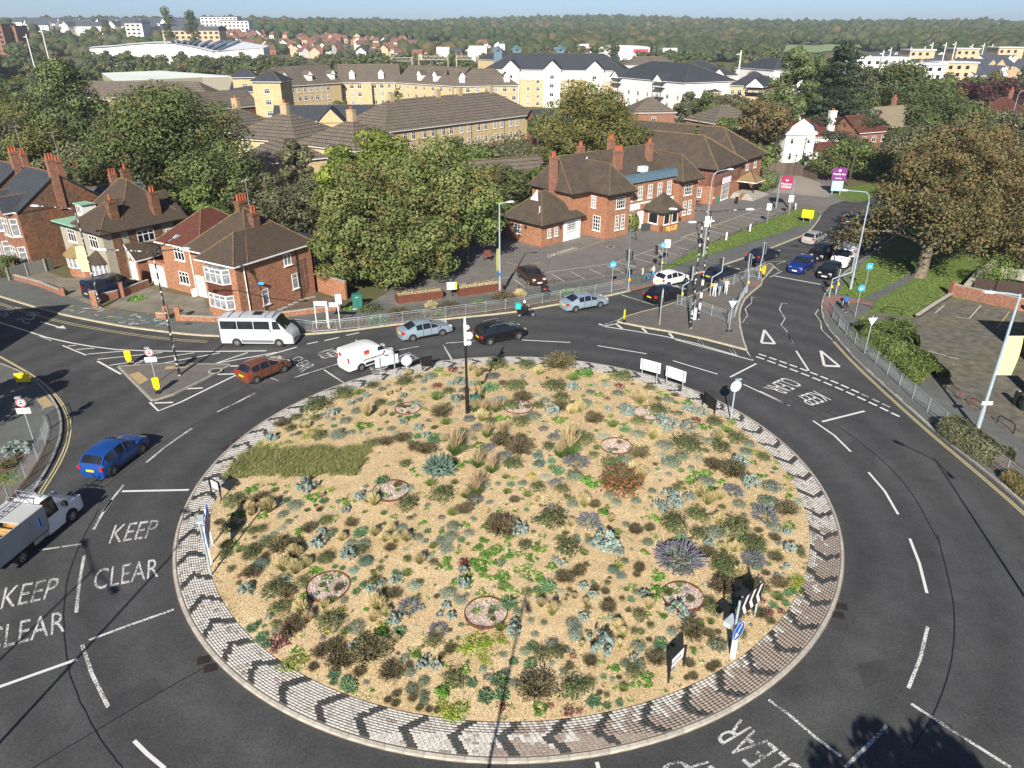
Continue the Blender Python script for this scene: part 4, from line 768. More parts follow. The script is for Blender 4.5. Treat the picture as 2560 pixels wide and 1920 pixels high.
def wpos(w_,d,side,s,off=.0):
    if side=='f':return s,-d/2-off,0
    if side=='b':return-s,d/2+off,math.pi
    if side=='r':return w_/2+off,s,math.pi/2
    return-w_/2-off,-s,-math.pi/2
def wins(par,w_,d,specs,fr=WHITE,gl=GLASS,ox=0,oy=0,sill=True):
    for side,s,z,ww,hh,c,r in specs:
        x,y,rz=wpos(w_,d,side,s,.003);window(par,ox+x,oy+y,z,rz,ww,hh,c,r,fr,gl if random.random()<.6 or gl is not GLASS else CURT,sill)
def roofmb(w_,d,ze,zr,over=.4,hip=(1,1),ridge=None,axis=None,th=.12):
    """main slopes; hip=(left,right) share of the half depth run back"""
    W,D=w_/2+over,d/2+over;b=MB();sw=False
    if(axis or('x' if w_>=d else 'y'))=='y':W,D=D,W;sw=True
    k=D;l=-W+k*hip[0];r_=W-k*hip[1]
    if l>r_:l=r_=(l+r_)/2
    v=[(-W,-D,ze),(W,-D,ze),(W,D,ze),(-W,D,ze),(l,0,zr),(r_,0,zr)]
    f=[(0,1,5,4),(2,3,4,5)]
    if hip[0]>0:f.append((3,0,4))
    if hip[1]>0:f.append((1,2,5))
    u=[(x,y,z-th)for x,y,z in v]
    if sw:
        v=[(-y,x,z)for x,y,z in v];u=[(-y,x,z)for x,y,z in u]
    b.add(v+u,f+[tuple(6+i for i in q)[::-1]for q in f]+[(0,6,7,1),(2,8,9,3)]+([(3,9,6,0)]if hip[0]>0 else[(0,4,10,6),(4,3,9,10)])+([(1,7,8,2)]if hip[1]>0 else[(5,1,7,11),(2,5,11,8)]))
    E=[(4,5)]+([(0,4),(3,4)]if hip[0]>0 else[])+([(1,5),(2,5)]if hip[1]>0 else[])
    return b,v,E
def roof(par,w_,d,ze,zr,m,over=.4,hip=(1,1),axis=None,ridge=RIDGE,ox=0,oy=0,rr=.065,gable=None,fascia=WHITE):
    b,v,E=roofmb(w_,d,ze,zr,over,hip,axis=axis);o=b.build('roof',m,par,(ox,oy,0))
    rb=MB()
    for i,j in E:rb.tube(v[i],v[j],rr,5)
    rb.build('ridge_tiles',ridge,o)
    g=MB();W,D=w_/2+over,d/2+over
    for a in((-W,W,-D-.05,-D),(-W,W,D,D+.05),(-W-.05,-W,-D,D),(W,W+.05,-D,D)):
        y_axis=(axis or('x' if w_>=d else 'y'))=='y';gl_,gr=(a[0]==a[1]-.05 and a[1]==-W),a[0]==W
        if not y_axis and((a[1]==-W and not hip[0])or(a[0]==W and not hip[1])):continue
        if y_axis and((a[3]==-D and not hip[0])or(a[2]==D and not hip[1])):continue
        g.box(a[0],a[1],a[2],a[3],ze-.13,ze-.01)
    g.build('gutter',fascia,o)
    if gable and(not hip[0]or not hip[1]):
        gm_=MB()
        for k,s in((0,-1),(1,1)):
            if hip[k]:continue
            if axis=='y' or(axis is None and w_<d):gm_.add([(-w_/2,s*d/2,ze-.25),(w_/2,s*d/2,ze-.25),(0,s*d/2,zr-.16)],[(0,1,2)if s<0 else(2,1,0)])
            else:gm_.add([(s*w_/2,-d/2,ze-.25),(s*w_/2,d/2,ze-.25),(s*w_/2,0,zr-.16)],[(0,1,2)if s>0 else(2,1,0)])
        gm_.build('gable',gable,par,(ox,oy,0))
    return o
def walls(par,w_,d,h_,m,ox=0,oy=0,name='wall',z0=0):
    b=MB();b.box(-w_/2,w_/2,-d/2,d/2,z0,h_);return b.build(name,m,par,(ox,oy,0))
def chimney(par,x,y,z0,z1,sx=.9,sy=.6,m=BRICKR,pots=3,cap=CONC,flash=True):
    b=MB();b.box(-sx/2,sx/2,-sy/2,sy/2,z0,z1-.25);b.box(-sx/2-.06,sx/2+.06,-sy/2-.06,sy/2+.06,z1-.25,z1-.1);b.box(-sx/2+.02,sx/2-.02,-sy/2+.02,sy/2-.02,z1-.1,z1)
    o=b.build('chimney',m,par,(x,y,0))
    c=MB();c.lathe([(.13,z1-.02),(.11,z1+.5),(.14,z1+.52),(.14,z1+.6),(.09,z1+.6)],8);me=c.mesh('chimney_pot',POTS)
    for i in range(pots):inst('chimney_pot',me,o,((i-(pots-1)/2)*min(.3,(sx-.2)/max(1,pots-1)if pots>1 else 0),0,0))
    if flash:f=MB();f.box(-sx/2-.1,sx/2+.1,-sy/2-.1,sy/2+.1,z0+.0,z0+.0+.9*0+.1);
    return o
def bay(par,x,y,rz,w_,z0,z1,dep=.6,m=WHITE,wm=BRICKO,hsill=.9,htop=None,cols=3):
    """angled bay: brick below and between, glazing as window parts"""
    P=[(-w_/2,0),(-w_/2+.45,-dep),(w_/2-.45,-dep),(w_/2,0)]
    e=thing('bay',None,None,(x,y,0),rz);e.parent=par;KIDS.setdefault(par.name,[]).append(e)
    return e,P
def frame_seg(par,p,q,z0,z1,n,rows=2,wm=WHITE):
    p=Vector(p);q=Vector(q);d=(q-p);L=d.length;a=math.atan2(d.y,d.x);c=(p+q)/2
    window(par,c.x,c.y,z0,a,L,z1-z0,n,rows,wm,CURT,False)
def door(par,x,y,rz,w_=.95,h_=2.1,m=WHITE,z=.12):
    b=MB();b.box(-w_/2,w_/2,-.06,0,0,h_);b.box(-w_/2+.1,w_/2-.1,-.075,-.06,.2,h_*.45);b.box(-w_/2+.1,w_/2-.1,-.075,-.06,h_*.52,h_-.12);o=b.build('door',m,par,(x,y,z),rz)
    k=MB();k.box(w_/2-.17,w_/2-.11,-.11,-.075,1.,1.08);k.build('handle',GREYM,o);return o
def aerial(par,x,y,z,h_=2.2):
    b=MB();b.tube((0,0,0),(0,0,h_),.025,5);b.tube((-.5,0,h_),(.5,0,h_),.015,4)
    for i in range(5):b.tube((-.5+i*.25,-.2,h_),(-.5+i*.25,.2,h_),.01,4)
    b.build('aerial',GREYM,par,(x,y,z),.5)
def downpipe(par,x,y,h_,m=BLACK):
    b=MB();b.tube((0,0,.1),(0,0,h_),.05,6);b.build('downpipe',m,par,(x,y,0))
def frontrect(P0,P1,depth):
    """front-left and front-right ground points as seen from the front; returns centre, angle, width"""
    a=Vector(P0);b=Vector(P1);d=b-a;ang=math.atan2(d.y,d.x);n=Vector((-d.y,d.x)).normalized();c=(a+b)/2+n*depth/2
    return(c.x,c.y),ang,d.length
# --- corner house of orange brick (A): long side wall faces the camera
A=thing('brick_house','orange brick corner house with hipped brown tile roof and white bay windows beside the minibus','house',(-24.75,62.9,.12),math.atan2(8.1,4.9))
# local x runs back along the long wall (right/back), local -y faces the camera side; front of the house is the local left end
Lh,Wf=9.2,8.6
walls(A,Lh-2.4,Wf,5.2,BRICKO,2.4+(Lh-2.4)/2,Wf/2);walls(A,2.4,4.6,5.19,BRICKO,1.2,2.3)
roof(A,Lh-1.6,Wf,5.2,8.9,TILEP,.4,(1,1),'x',RIDGE,1.6+(Lh-1.6)/2,Wf/2);roof(A,6.4,4.6,5.21,7.4,TILEP,.4,(1,0),'x',RIDGE,3.2,2.3)
walls(A,3.6,4.,4.6,BRICKR,Lh+1.8,3.2);b=MB();b.box(-1.9,1.9,-2.1,2.1,4.6,4.75);b.build('flat_roof',TILES,A,(Lh+1.8,3.2,0))
for x,z,w_,h_,r in((6.1,3.7,.95,1.1,1),(2.9,.7,.75,1.5,2),(6.7,1.2,.75,1.5,2),(10.9,2.2,.6,.8,2)):window(A,x,-.003 if x<9 else 1.197,z,0,w_,h_,2 if h_<1.3 and x<9 else 1,r,gl=CURT)
for z0,z1 in((.95,2.3),(3.35,4.75)):
    pts=[(-.0,3.9),(-.6,3.5),(-.6,1.2),(-.0,.8)]
    for i in range(3):frame_seg(A,pts[i],pts[i+1],z0,z1,1 if i!=1 else 3)
b=MB();b.prism([(0,3.88),(-.57,3.48),(-.57,1.22),(0,.82)],0,.93);b.build('bay_wall',BRICKO,A);b=MB();b.prism([(0,3.88),(-.57,3.48),(-.57,1.22),(0,.82)],2.32,3.33);b.build('tile_hanging',TILER,A)
b=MB();b.prism([(0.1,3.86),(-.52,3.46),(-.52,1.24),(.1,.84)],.93,4.9);b.build('curtains',CURT,A)
downpipe(A,.9,-.07,5.1,WHITE);downpipe(A,7.2,-.07,5.1,BLACK)
chimney(A,5.0,2.5,6.2,8.7,.8,.65,BRICKD,2);chimney(A,5.6,4.6,8,9.5,1.3,.7,BRICKD,4);aerial(A,5.0,2.9,9.2,2.4)
b=MB()
for i in range(7):b.path([(7.55+.12*i,-.04,.1+.1*i),(7.3+.17*i+random.uniform(-.2,.2),-.05,2),(7.2+.2*i+random.uniform(-.3,.3),-.05,3.9)],.015,4)
for i in range(10):b.path([(7.1,-.05,1.2+i*.28),(8.5,-.05,1.2+i*.28+random.uniform(-.1,.1))],.012,4)
b.build('climbing_stems',M('bare_vine',(.12,.08,.06),(.2,.15,.12)),A)
# porch and door
b=MB();b.box(-.02,.06,0,.1,0,2.3);b.box(-.02,.06,1.1,1.2,0,2.3);b.box(-.02,.06,0,1.2,2.2,2.35);b.build('porch_arch',WHITE,A,(2.3,4.9,0));window(A,2.39,5.5,.3,-math.pi/2,.9,1.9,2,2)
b=MB();b.add([(1.1,4.6,2.5),(1.1,6.3,2.5),(2.45,6.3,3.3),(2.45,4.6,3.3)],[(0,1,2,3)[::-1]]);b.build('porch_roof',TILEP,A)
# --- attached wing with garage (separate newer red roof): neighbour house
W2=thing('brick_house','orange brick house with red-brown hipped roof and white garage doors behind the corner house','house',(-30.6,69.3,.12),math.atan2(8.1,4.9))
# local x: back; local y: to the left. front end faces the street at local x=0
walls(W2,7.5,6.2,5.0,BRICKO,3.75,2.6);roof(W2,7.5,6.2,5.0,7.9,TILER,.4,(1,1),'x',RIDGE,3.75,2.6);walls(W2,5,2.9,2.6,BRICKO,2.5,7.15)
b=MB();b.add([(-.2,5.7,3.6),(-.2,8.8,2.5),(5.2,8.8,2.5),(5.2,5.7,3.6)],[(0,1,2,3)[::-1]]);b.build('lean_to_roof',TILEP,W2)
for z,h_ in((.95,1.25),(3.4,1.25)):window(W2,-.003,2.9,z,-math.pi/2,1.5,h_,3,2)
for y,w_ in((7.2,2.3),(.3,1.4)):
    b=MB();b.box(-.06,-.003,-w_/2,w_/2,0,2.2)
    for i in range(1,4):b.box(-.075,-.06,-w_/2+.05,w_/2-.05,i*.55-.015,i*.55+.015)
    b.build('garage_door',WHITE,W2,(0,y,.02))
b=MB();b.box(-.5,-.05,1.1,1.5,0,.75);b.build('meter_box',WHITE,W2)
downpipe(W2,-.06,1.2,4.9,WHITE)
# --- house B: pebbledash with brown hipped roof, green flat roof and two round bays
B_=thing('rendered_house','pebbledash house with brown tiled roof, green felt flat roof and two striped bay windows','house',(-41.8,73.3,.12),math.atan2(7.2,5.2))
walls(B_,9.0,9.0,5.3,CREAMR,4.5,4.5);roof(B_,9.0,6.1,5.4,8.0,TILEP,.45,(1,0),'x',RIDGE,4.5,3.05,fascia=BLACK);roof(B_,6.8,8.4,5.41,9.6,TILEP,.4,(1,1),'y',RIDGE,5.8,4.6,fascia=BLACK)
b=MB();b.box(-.55,4.3,4.7,9.5,5.5,5.62);b.build('flat_roof',GREENF,B_);b=MB();b.box(-.57,-.5,4.7,9.5,5.3,5.5);b.build('fascia',BLACK,B_)
b=MB();b.box(1.2,2.6,5.8,7.4,7.3,7.42);b.build('dormer_roof',GREENF,B_);b=MB();b.box(1.35,2.9,6.,7.2,6.1,7.3);b.build('dormer',WHITE,B_);window(B_,1.34,6.6,6.4,-math.pi/2,1.0,.8,3,1,sill=False)
for y in(2.0,6.6):window(B_,-.003,y,3.6,-math.pi/2,1.7,1.35,3,2)
for yb,tm,rad in((1.9,TILEP,1.5),(6.4,M('tan_lichened_tiles',(.26,.19,.07),(.18,.13,.06),scale=4),1.6)):
    n=8;pts=[(-.05-rad*.65*math.sin(math.pi*i/n),yb+rad*math.cos(math.pi*i/n))for i in range(n+1)]
    b=MB();b.prism([(q[0]*.97,q[1])for q in pts],0,.95);b.build('bay_wall',BRICKO,B_)
    b=MB();b.prism([((q[0]+.1)*.95,q[1])for q in pts],.95,2.3);b.build('bay_glass',GLASS,B_)
    for i in range(n):frame_seg(B_,pts[i],pts[i+1],1.0,2.25,1,1)
    b=MB();top=(.0,yb,3.5);P=[(-.05-(rad+.15)*.75*math.sin(math.pi*i/n),yb+(rad+.15)*math.cos(math.pi*i/n),2.36)for i in range(n+1)]
    b.add(P+[top],[(i,i+1,n+1)[::-1]for i in range(n)]);b.add([(p[0],p[1],2.2)for p in P]+P,[(i,i+1,n+2+i,n+1+i)[::-1]for i in range(n)]);b.build('bay_roof',[tm],B_)
chimney(B_,2.2,1.2,5.4,8.3,.85,.8,BRICKD,1);chimney(B_,6.6,.8,5.4,8.5,.85,.8,BRICKD,2);chimney(B_,6.6,5.5,9,10.4,.9,.6,BRICKD,1)
for x in(1.4,3.1,5.9,8.2):
    b=MB();b.box(x-.45,x+.45,-.05,0,0,5.2);b.build('brick_pier',BRICKD,B_)
window(B_,4.5,-.02,3.7,0,1.9,1.2,3,2);window(B_,7.2,-.003,3.3,0,.8,1.2,1,2,gl=GLASS)
# garage between
Gg=thing('brick_garage','small gabled garage with white double doors beside the blue van','garage',(*G(*c4a(860,770),.12),.12),math.atan2(7.4,5.0))
walls(Gg,5.5,3.,2.4,BRICKO,2.75,0);roof(Gg,5.5,3.,2.4,3.9,TILEP,.2,(0,0),'x',RIDGE,2.75,0,gable=CREAMR)
b=MB();b.box(-.05,-.003,-1.1,0,0,2.1);b.box(-.05,-.003,.01,1.1,0,2.1);b.build('garage_door',WHITEWALL,Gg)
b=MB()
for s in(-1,1):b.add([(-.24,s*1.75,2.3),(-.24,0,4.0),(-.24,0,3.75),(-.24,s*1.6,2.2)],[(0,1,2,3)])
b.build('bargeboard',WHITE,Gg)
for y in(-.7,0,.7):b=MB();b.box(-.03,0,y-.05,y+.05,2.2,2.35+(1.3-abs(y)*.9));b.build('gable_batten',WHITE,Gg)
# --- terraced red-brick houses on the far left (C) with big brown gable wall and tall chimneys
C_=thing('terraced_house','Victorian brick end terrace with dark slate roof, tall chimney and white sash bay windows','house',(-53.3,78.6,.12),math.atan2(7.3,5.6))
D_=thing('terraced_house','leftmost Victorian brick terrace with slate roof and a broad stack of clay pots','house',(-60.6,83.9,.12),math.atan2(7.3,5.6))
for T,lab in((C_,0),(D_,1)):
    walls(T,9.5,7.4,6.4,BRICKD,4.75,3.7);b=MB();b.box(-.04,0,0,7.4,0,6.4);b.build('front_wall',BRICKR,T)
    roof(T,9.5,7.4,6.4,9.9,TILES,.15,(0,0),'y',M('red_ridge',(.25,.09,.05)),4.75,3.7,gable=BRICKD)
    for y0 in(1.9,6.1)if lab==0 else(1.9,5.6):
        b=MB();b.prism([(0,y0+1.5),(-.8,y0+1.),(-.8,y0-1.),(0,y0-1.5)],0,6.4);b.build('bay_wall',BRICKR,T)
        for z0 in(.7,3.8):
            for p,q,n in(((-.02,y0+1.47),(-.82,y0+.97),1),((-.82,y0+.95),(-.82,y0-.95),2),((-.82,y0-.97),(-.02,y0-1.47),1)):
                frame_seg(T,Vector(p)*.9+Vector(q)*.1,Vector(p)*.1+Vector(q)*.9,z0,z0+1.9,n)
            b=MB();b.prism([(0,y0+1.55),(-.88,y0+1.05),(-.88,y0-1.05),(0,y0-1.55)],z0-.14,z0-.03);b.build('sill_band',WHITE,T)
        roof(T,3.4,2.4,6.4,7.9,TILES,.2,(0,0),'x',M('red_ridge2',(.25,.09,.05)),.7,y0,gable=BRICKR)
    b=MB();b.box(9.5,15.5,1.4,6.0,0,5.0);b.build('rear_wall',BRICKD,T)
    roof(T,6.4,4.6,5.0,7.2,TILEL if lab==0 else TILES,.2,(0,0),'x',M('red_ridge3',(.25,.09,.05)),12.5,3.7,gable=BRICKD)
    chimney(T,4.6,.1,6.0,11.4,.8,.55,BRICKR,3);chimney(T,12.5,3.7,7,8.4,.8,.6,BRICKR,3);chimney(T,7.5,5.5,8,10.4,.7,.5,BRICKR,2)
    aerial(T,5.6,.1,11.5,2.6)
def place_house(name,label,c,ang,w_,d,he,hr,wm,rm,hip=(1,1),axis=None,specs=(),ridge=RIDGE,cat='house',z=0,group=None,gable=None,fascia=WHITE,gl=GLASS,over=.4):
    t=thing(name,label,cat,(c[0],c[1],z),ang,group);walls(t,w_,d,he,wm);roof(t,w_,d,he,hr,rm,over,hip,axis,ridge,gable=gable,fascia=fascia);wins(t,w_,d,specs,gl=gl);return t
# houses beyond the left edge of the view whose shadow falls on the road
for k,(x,y,rz,lb)in enumerate([(-50.5,50.5,.25,'brick house just outside the left edge casting the roof shadow on the road'),(-63,62,.4,'second brick house beyond the left edge of the street')]):
    place_house('brick_house',lb,(x,y),rz,9,10,5.4,9.2,BRICKR,TILEP,(0,0)if k==0 else(1,1),'x',[('r',0,3.4,1.4,1.3,3,2),('r',0,.9,1.4,1.3,3,2)],gable=BRICKR)
# --- the pub: main block, small front wing, recessed centre with lead parapet, right wing
Pb=thing('brick_pub','large brick pub with brown roofs, tall chimneys and lead parapet by the car park','pub',(*G(*c5a(1700,512),.12),.12),math.atan2(6.8,8.3))
# local x along the front to the right, local y back
def pw(x0,x1,y0,y1,h_,m=BRICKO):walls(Pb,x1-x0,y1-y0,h_,m,(x0+x1)/2,(y0+y1)/2)
pw(0,4.4,0,10.5,5.75);pw(-3.2,0,3.2,10.5,5.7);pw(4.4,14.2,.9,9.5,6.3);pw(14.2,18.2,0,10.5,5.75)
roof(Pb,4.4,8.,5.75,9.0,TILEB,.45,(1,0),'y',RIDGE,2.2,3.6,fascia=BLACK);roof(Pb,21.4,7.6,5.76,9.7,TILEB,.45,(.35,1),'x',RIDGE,7.5,6.7,fascia=BLACK)
roof(Pb,4.0,8.,5.75,8.8,TILEB,.45,(1,0),'y',RIDGE,16.2,3.6,fascia=BLACK)
pd=MB();pd.add([(4.3,.55,6.3),(14.3,.55,6.3),(14.3,.75,7.25),(4.3,.75,7.25),(4.3,1.6,7.25),(14.3,1.6,7.25)],[(0,1,2,3),(3,2,5,4),(0,3,4),(1,5,2)]);pd.box(4.4,14.2,.7,1.5,6.2,7.2);pd.build('lead_parapet',LEAD,Pb)
b=MB();b.box(4.4,14.2,.8,.9,3.35,3.55);b.build('stone_band',WHITE,Pb);b=MB();b.box(4.5,7.3,.78,.9,2.75,3.3);b.box(11.3,14.1,.78,.9,2.75,3.3);b.build('sign_board',WHITE,Pb)
for i in range(5):window(Pb,5.3+i*1.95,.897,3.95,0,.85,1.75,2,3,gl=CURT)
for x in(2.6,16.1):window(Pb,x,-.003,3.6,0,1.6,1.5,4,3)
for x in(2.1,3.2,15.7,16.8):window(Pb,x,-.003,.9,0,.65,1.9,2,4)
window(Pb,2.2-2.2-.003,2.2,3.7,-math.pi/2,.8,1.5,2,4,gl=CURT);window(Pb,-.003,1.5,.9,-math.pi/2,1.3,1.9,3,4);
for x in(5.8,13.4):
    window(Pb,x,.895,.15,0,1.15,2.0,2,1);b=MB();n=8;b.add([(x,.86,2.2)]+[(x+.62*math.cos(math.pi*i/n),.86,2.15+.62*math.sin(math.pi*i/n))for i in range(n+1)],[(0,i+1,i+2)for i in range(n)]);b.build('fanlight',WHITE,Pb)
door(Pb,7.6,.89,0,1.2,2.3,WHITE,.1)
# porch bay with pyramid roof in the middle
b=MB();b.box(8.4,8.75,-2.2,.9,0,2.6);b.box(11.55,11.9,-2.2,.9,0,2.6);b.box(8.4,11.9,-2.2,-1.85,0,.9);b.box(8.4,11.9,-2.2,-1.85,2.35,2.6);b.box(9.9,10.3,-2.21,-1.85,0,2.6);b.build('porch_wall',BRICKO,Pb)
for x in(9.3,10.95):window(Pb,x,-2.2,.95,0,1.15,1.4,1,1)
window(Pb,8.4,-.7,.95,-math.pi/2,1.6,1.4,1,1)
roof(Pb,3.5,3.1,2.6,4.7,TILEB,.35,(1,1),'x',TILEB,10.15,-.65,fascia=BLACK)
b=MB();b.box(9.0,11.2,-2.6,-2.55,.05,.75);b.build('banner',M('orange_patterned_banner',(.75,.45,.1),(.3,.08,.06),scale=4,lo=.5,hi=.55),Pb)
b=MB();b.box(7.0,8.2,-.5,.1,0,.9);b.build('grey_store_box',M('dark_grey_paint',(.05,.06,.065)),Pb)
for x,y,z1,sx,p in((-3.6,6.0,9.9,.9,2),(2.4,7.4,10.5,.8,2),(6.6,4.6,9.9,1.3,5),(13.2,5.0,10.2,.9,2),(9.8,9.0,10.6,.9,3)):chimney(Pb,x,y,6.0 if x>0 else 0,z1,sx,.7,BRICKR,p)
b=MB();b.add([(2.2-.7,6.0,8.1),(2.2+.7,6.0,8.1),(2.2,6.0,9.4)],[(0,1,2)]);b.build('gablet',WHITE,Pb)
b=MB();b.box(8.9,10.0,2.2,3.1,7.1,7.8);b.build('rooflight',M('pale_rooflight',(.5,.62,.6)),Pb)
# single-storey wing at the left front
Ps=thing('single_storey_wing','low hipped brick building with white garage panel attached at the left end of the pub','building',(*G(*c5a(1296,562),.12),.12),math.atan2(5.3,5.5))
walls(Ps,7.2,6.5,2.75,BRICKO,3.6,3.25);roof(Ps,7.2,6.5,2.8,6.0,TILEB,.5,(1,1),'x',RIDGE,3.6,3.25,fascia=BLACK)
b=MB();b.box(3.9,7.1,-.06,-.003,0,2.6);b.build('white_panel',WHITE,Ps);window(Ps,5.3,-.063,1.25,0,1.7,1.1,6,4)
for x in(1.3,2.55):window(Ps,x,-.003,1.0,0,.6,1.1,2,3)
window(Ps,-.003,4.2,1.0,-math.pi/2,1.2,1.2,4,4);b=MB();b.tube((.9,1.3,3.7),(.9,1.3,4.7),.07,6);b.tube((.7,1.3,3.75),(1.1,1.3,3.75),.12,6);b.build('vent_pipe',WHITE,Ps)
b=MB();b.add([(1.9,3.25-.7,5.0),(1.9,3.25+.7,5.0),(2.5,3.25,6.25)],[(0,2,1)]);b.build('gablet',WHITE,Ps)
for p in((-.25,2.6),(3.1,-.2)):
    b=MB();b.lathe([(.03,0),(.12,.08),(.15,.3),(.05,.42)],6,(p[0],p[1],1.9));b.build('wall_lantern',BLACK,Ps)
# hotel block behind
hb=GP(c6a,[(30,262),(205,288),(520,168)],.12)
ha=math.atan2(hb[2][1]-hb[1][1],hb[2][0]-hb[1][0]);Ht=thing('brick_hotel','long brick hotel with twin brown roofs edged in orange lichen, right of the pub','hotel',(hb[1][0],hb[1][1],.12),ha)
Lx=math.hypot(hb[2][0]-hb[1][0],hb[2][1]-hb[1][1])
# local x along right side wall going back, local y to the left
BRK2=brickmat('dark_red_tile_hanging',(.2,.07,.04),(.15,.05,.03),(.08,.04,.03),.17,.1,samt=.2)
walls(Ht,9.5,16,2.7,BRICKO,4.75,8);b=MB();b.box(-.04,9.54,-.04,16.04,2.7,5.3);b.build('tile_hanging',BRK2,Ht);walls(Ht,Lx-9.5,22,5.3,BRICKO,9.5+(Lx-9.5)/2,11.5)
roof(Ht,9.5,30,5.3,9.3,TILEB,.6,(1,0),'y',RIDGE,4.75,15,fascia=BLACK,rr=.16);roof(Ht,Lx-8.5,34,5.31,9.6,TILEB,.6,(1,0),'y',RIDGE,9.3+(Lx-9.5)/2,17.5,fascia=BLACK,rr=.16)
walls(Ht,9.4,14,5.2,BRICKR,4.75,23)
window(Ht,-.045,3.2,3.3,-math.pi/2,1.2,1.5,2,3);window(Ht,-.003,2.6,.9,-math.pi/2,1.3,1.4,4,4);door(Ht,-.005,5.4,-math.pi/2,1.1,2.3,M('dark_green_door',(.03,.04,.035)))
window(Ht,4.2,-.003,.2,0,2.6,2.3,6,3);b=MB();b.box(2.8,5.6,-.2,-.05,2.7,3.6);b.build('sign_board',M('lilac_white_sign',(.7,.66,.75)),Ht)
for x in(13.2,16.4):window(Ht,x,-.003+.5,3.4,0,1.,1.3,2,2)
b=MB();b.box(-.05,.05,-.05,.05,0,2.4);me=b.mesh('porch_post',BLACK)
for x,y in((9.3,-2.6),(11.6,-2.6)):inst('porch_post',me,Ht,(x,y,0))
roof(Ht,3.2,3.2,2.4,3.9,M('tan_porch_tiles',(.25,.17,.08),(.18,.12,.06),scale=6),.2,(1,1),'x',TILEB,10.4,-1.3)
b=MB()
for i in range(4):b.box(7.6-.35*i,11.8+.35*i,-2.8-.35*i,0,0,.66-i*.16)
b.build('entrance_steps',CONC,Ht)
b=MB();b.box(5.9,7.6,-1.9,-1.7,0,.9);b.build('ramp_wall',BRICKO,Ht)
# --- white house with curly gable, and its neighbours
Wh=thing('white_house','white rendered house with curly Dutch gable and red-brown roof behind the timber fence','house',(54.5,151.6,0),.18)
walls(Wh,6.3,8,6.9,WHITEWALL,3.15,4)
gp=[(-.3,6.9),(-.3,7.4),(.5,7.8),(1.0,8.9),(1.9,9.6),(3.15,10.6),(4.4,9.6),(5.3,8.9),(5.8,7.8),(6.6,7.4),(6.6,6.9)]
b=MB();n=len(gp);b.add([(x,-.25,z)for x,z in gp]+[(x,.15,z)for x,z in gp],[tuple(range(n))[::-1],tuple(range(n,2*n))]+[(i,(i+1)%n,n+(i+1)%n,n+i)for i in range(n)]);b.build('dutch_gable',WHITEWALL,Wh)
b=MB();b.box(-.15,6.45,-.15,0,6.75,6.9);b.build('string_course',M('pink_brick_band',(.45,.25,.2)),Wh);roof(Wh,6.3,8,6.9,9.9,TILER,.3,(0,0),'y',RIDGE,3.15,4.3)
for x,z,h_ in((1.4,4.7,1.3),(5.,4.7,1.1),(1.4,.8,1.7),(4.6,.8,1.7)):window(Wh,x,-.003,z,0,.7,h_,1,2)
walls(Wh,12.5,7,5.6,WHITEWALL,12.55,7.5);roof(Wh,12.5,7,5.6,9.7,TILER,.4,(0,0),'x',RIDGE,12.55,7.5,gable=WHITEWALL)
for x in(9.5,12.5,16):window(Wh,x,3.997,3.4,0,1.5,1.2,3,2)
walls(Wh,5.,4,2.6,WHITEWALL,9.5,2);roof(Wh,5.,4.2,2.6,4.6,TILER,.4,(1,0),'x',RIDGE,9.5,2.2);window(Wh,9.,-.003,.8,0,1.2,1.2,1,1)
Wh.scale=(1,1,.79);chimney(Wh,6.,7.5,7.4,11.2,1.4,.9,WHITEWALL,2);chimney(Wh,12.6,5.2,5.6,11.8,1.4,.9,WHITEWALL,2)
b=MB();b.add([(6.5,3.0,7.4),(8.4,3.0,7.4),(8.2,4.9,9.0),(6.3,4.9,9.0)],[(0,1,2,3)]);b.add([(6.5,4.1,6.6),(8.4,4.1,6.6),(8.4,5.9,8.3),(6.5,5.9,8.3)],[(0,1,2,3)]);b.build('solar_panel',M('solar_blue',(.01,.05,.12),rough=.2,spec=.7),Wh)
place_house('white_bungalow','low white house with brown roof left of the Dutch-gabled house',(49.5,160),.15,9,9,3.,6.2,WHITEWALL,TILER,(1,1),'x',[('f',0,.9,2.6,1.3,4,1),('f',-3,.9,1.2,1.2,2,2)])
t=place_house('brick_house','brick house with brown roof attached behind the white house',(72.5,160),.45,9,8,5.5,8.4,BRICKR,TILER,(0,1),'x',[('f',-2.8,3.5,1.2,1.2,2,2),('f',0,3.5,1.2,1.2,2,2),('f',2.8,3.5,1.2,1.2,2,2),('f',0,.8,1.4,1.3,2,2)],gable=BRICKR)
t=place_house('brick_house','house with pale tan concrete tile roof and white bargeboards half hidden by trees',(82,170),.5,17,9,5.5,9.2,BRICKD,TILET,(0,0),'x',[('f',-6,3.4,1.5,1.2,3,2),('f',-3,3.4,1.5,1.2,3,2),('f',1,3.4,1.5,1.2,3,2),('f',4.5,3.4,1.5,1.2,3,2),('f',-5,.8,1.5,1.2,3,2)],gable=WHITEWALL)
aerial(t,-3,1,9.2,5);aerial(t,3,1,9.2,5);chimney(t,3.5,.8,8,10.8,.9,.7,BRICKR,2)
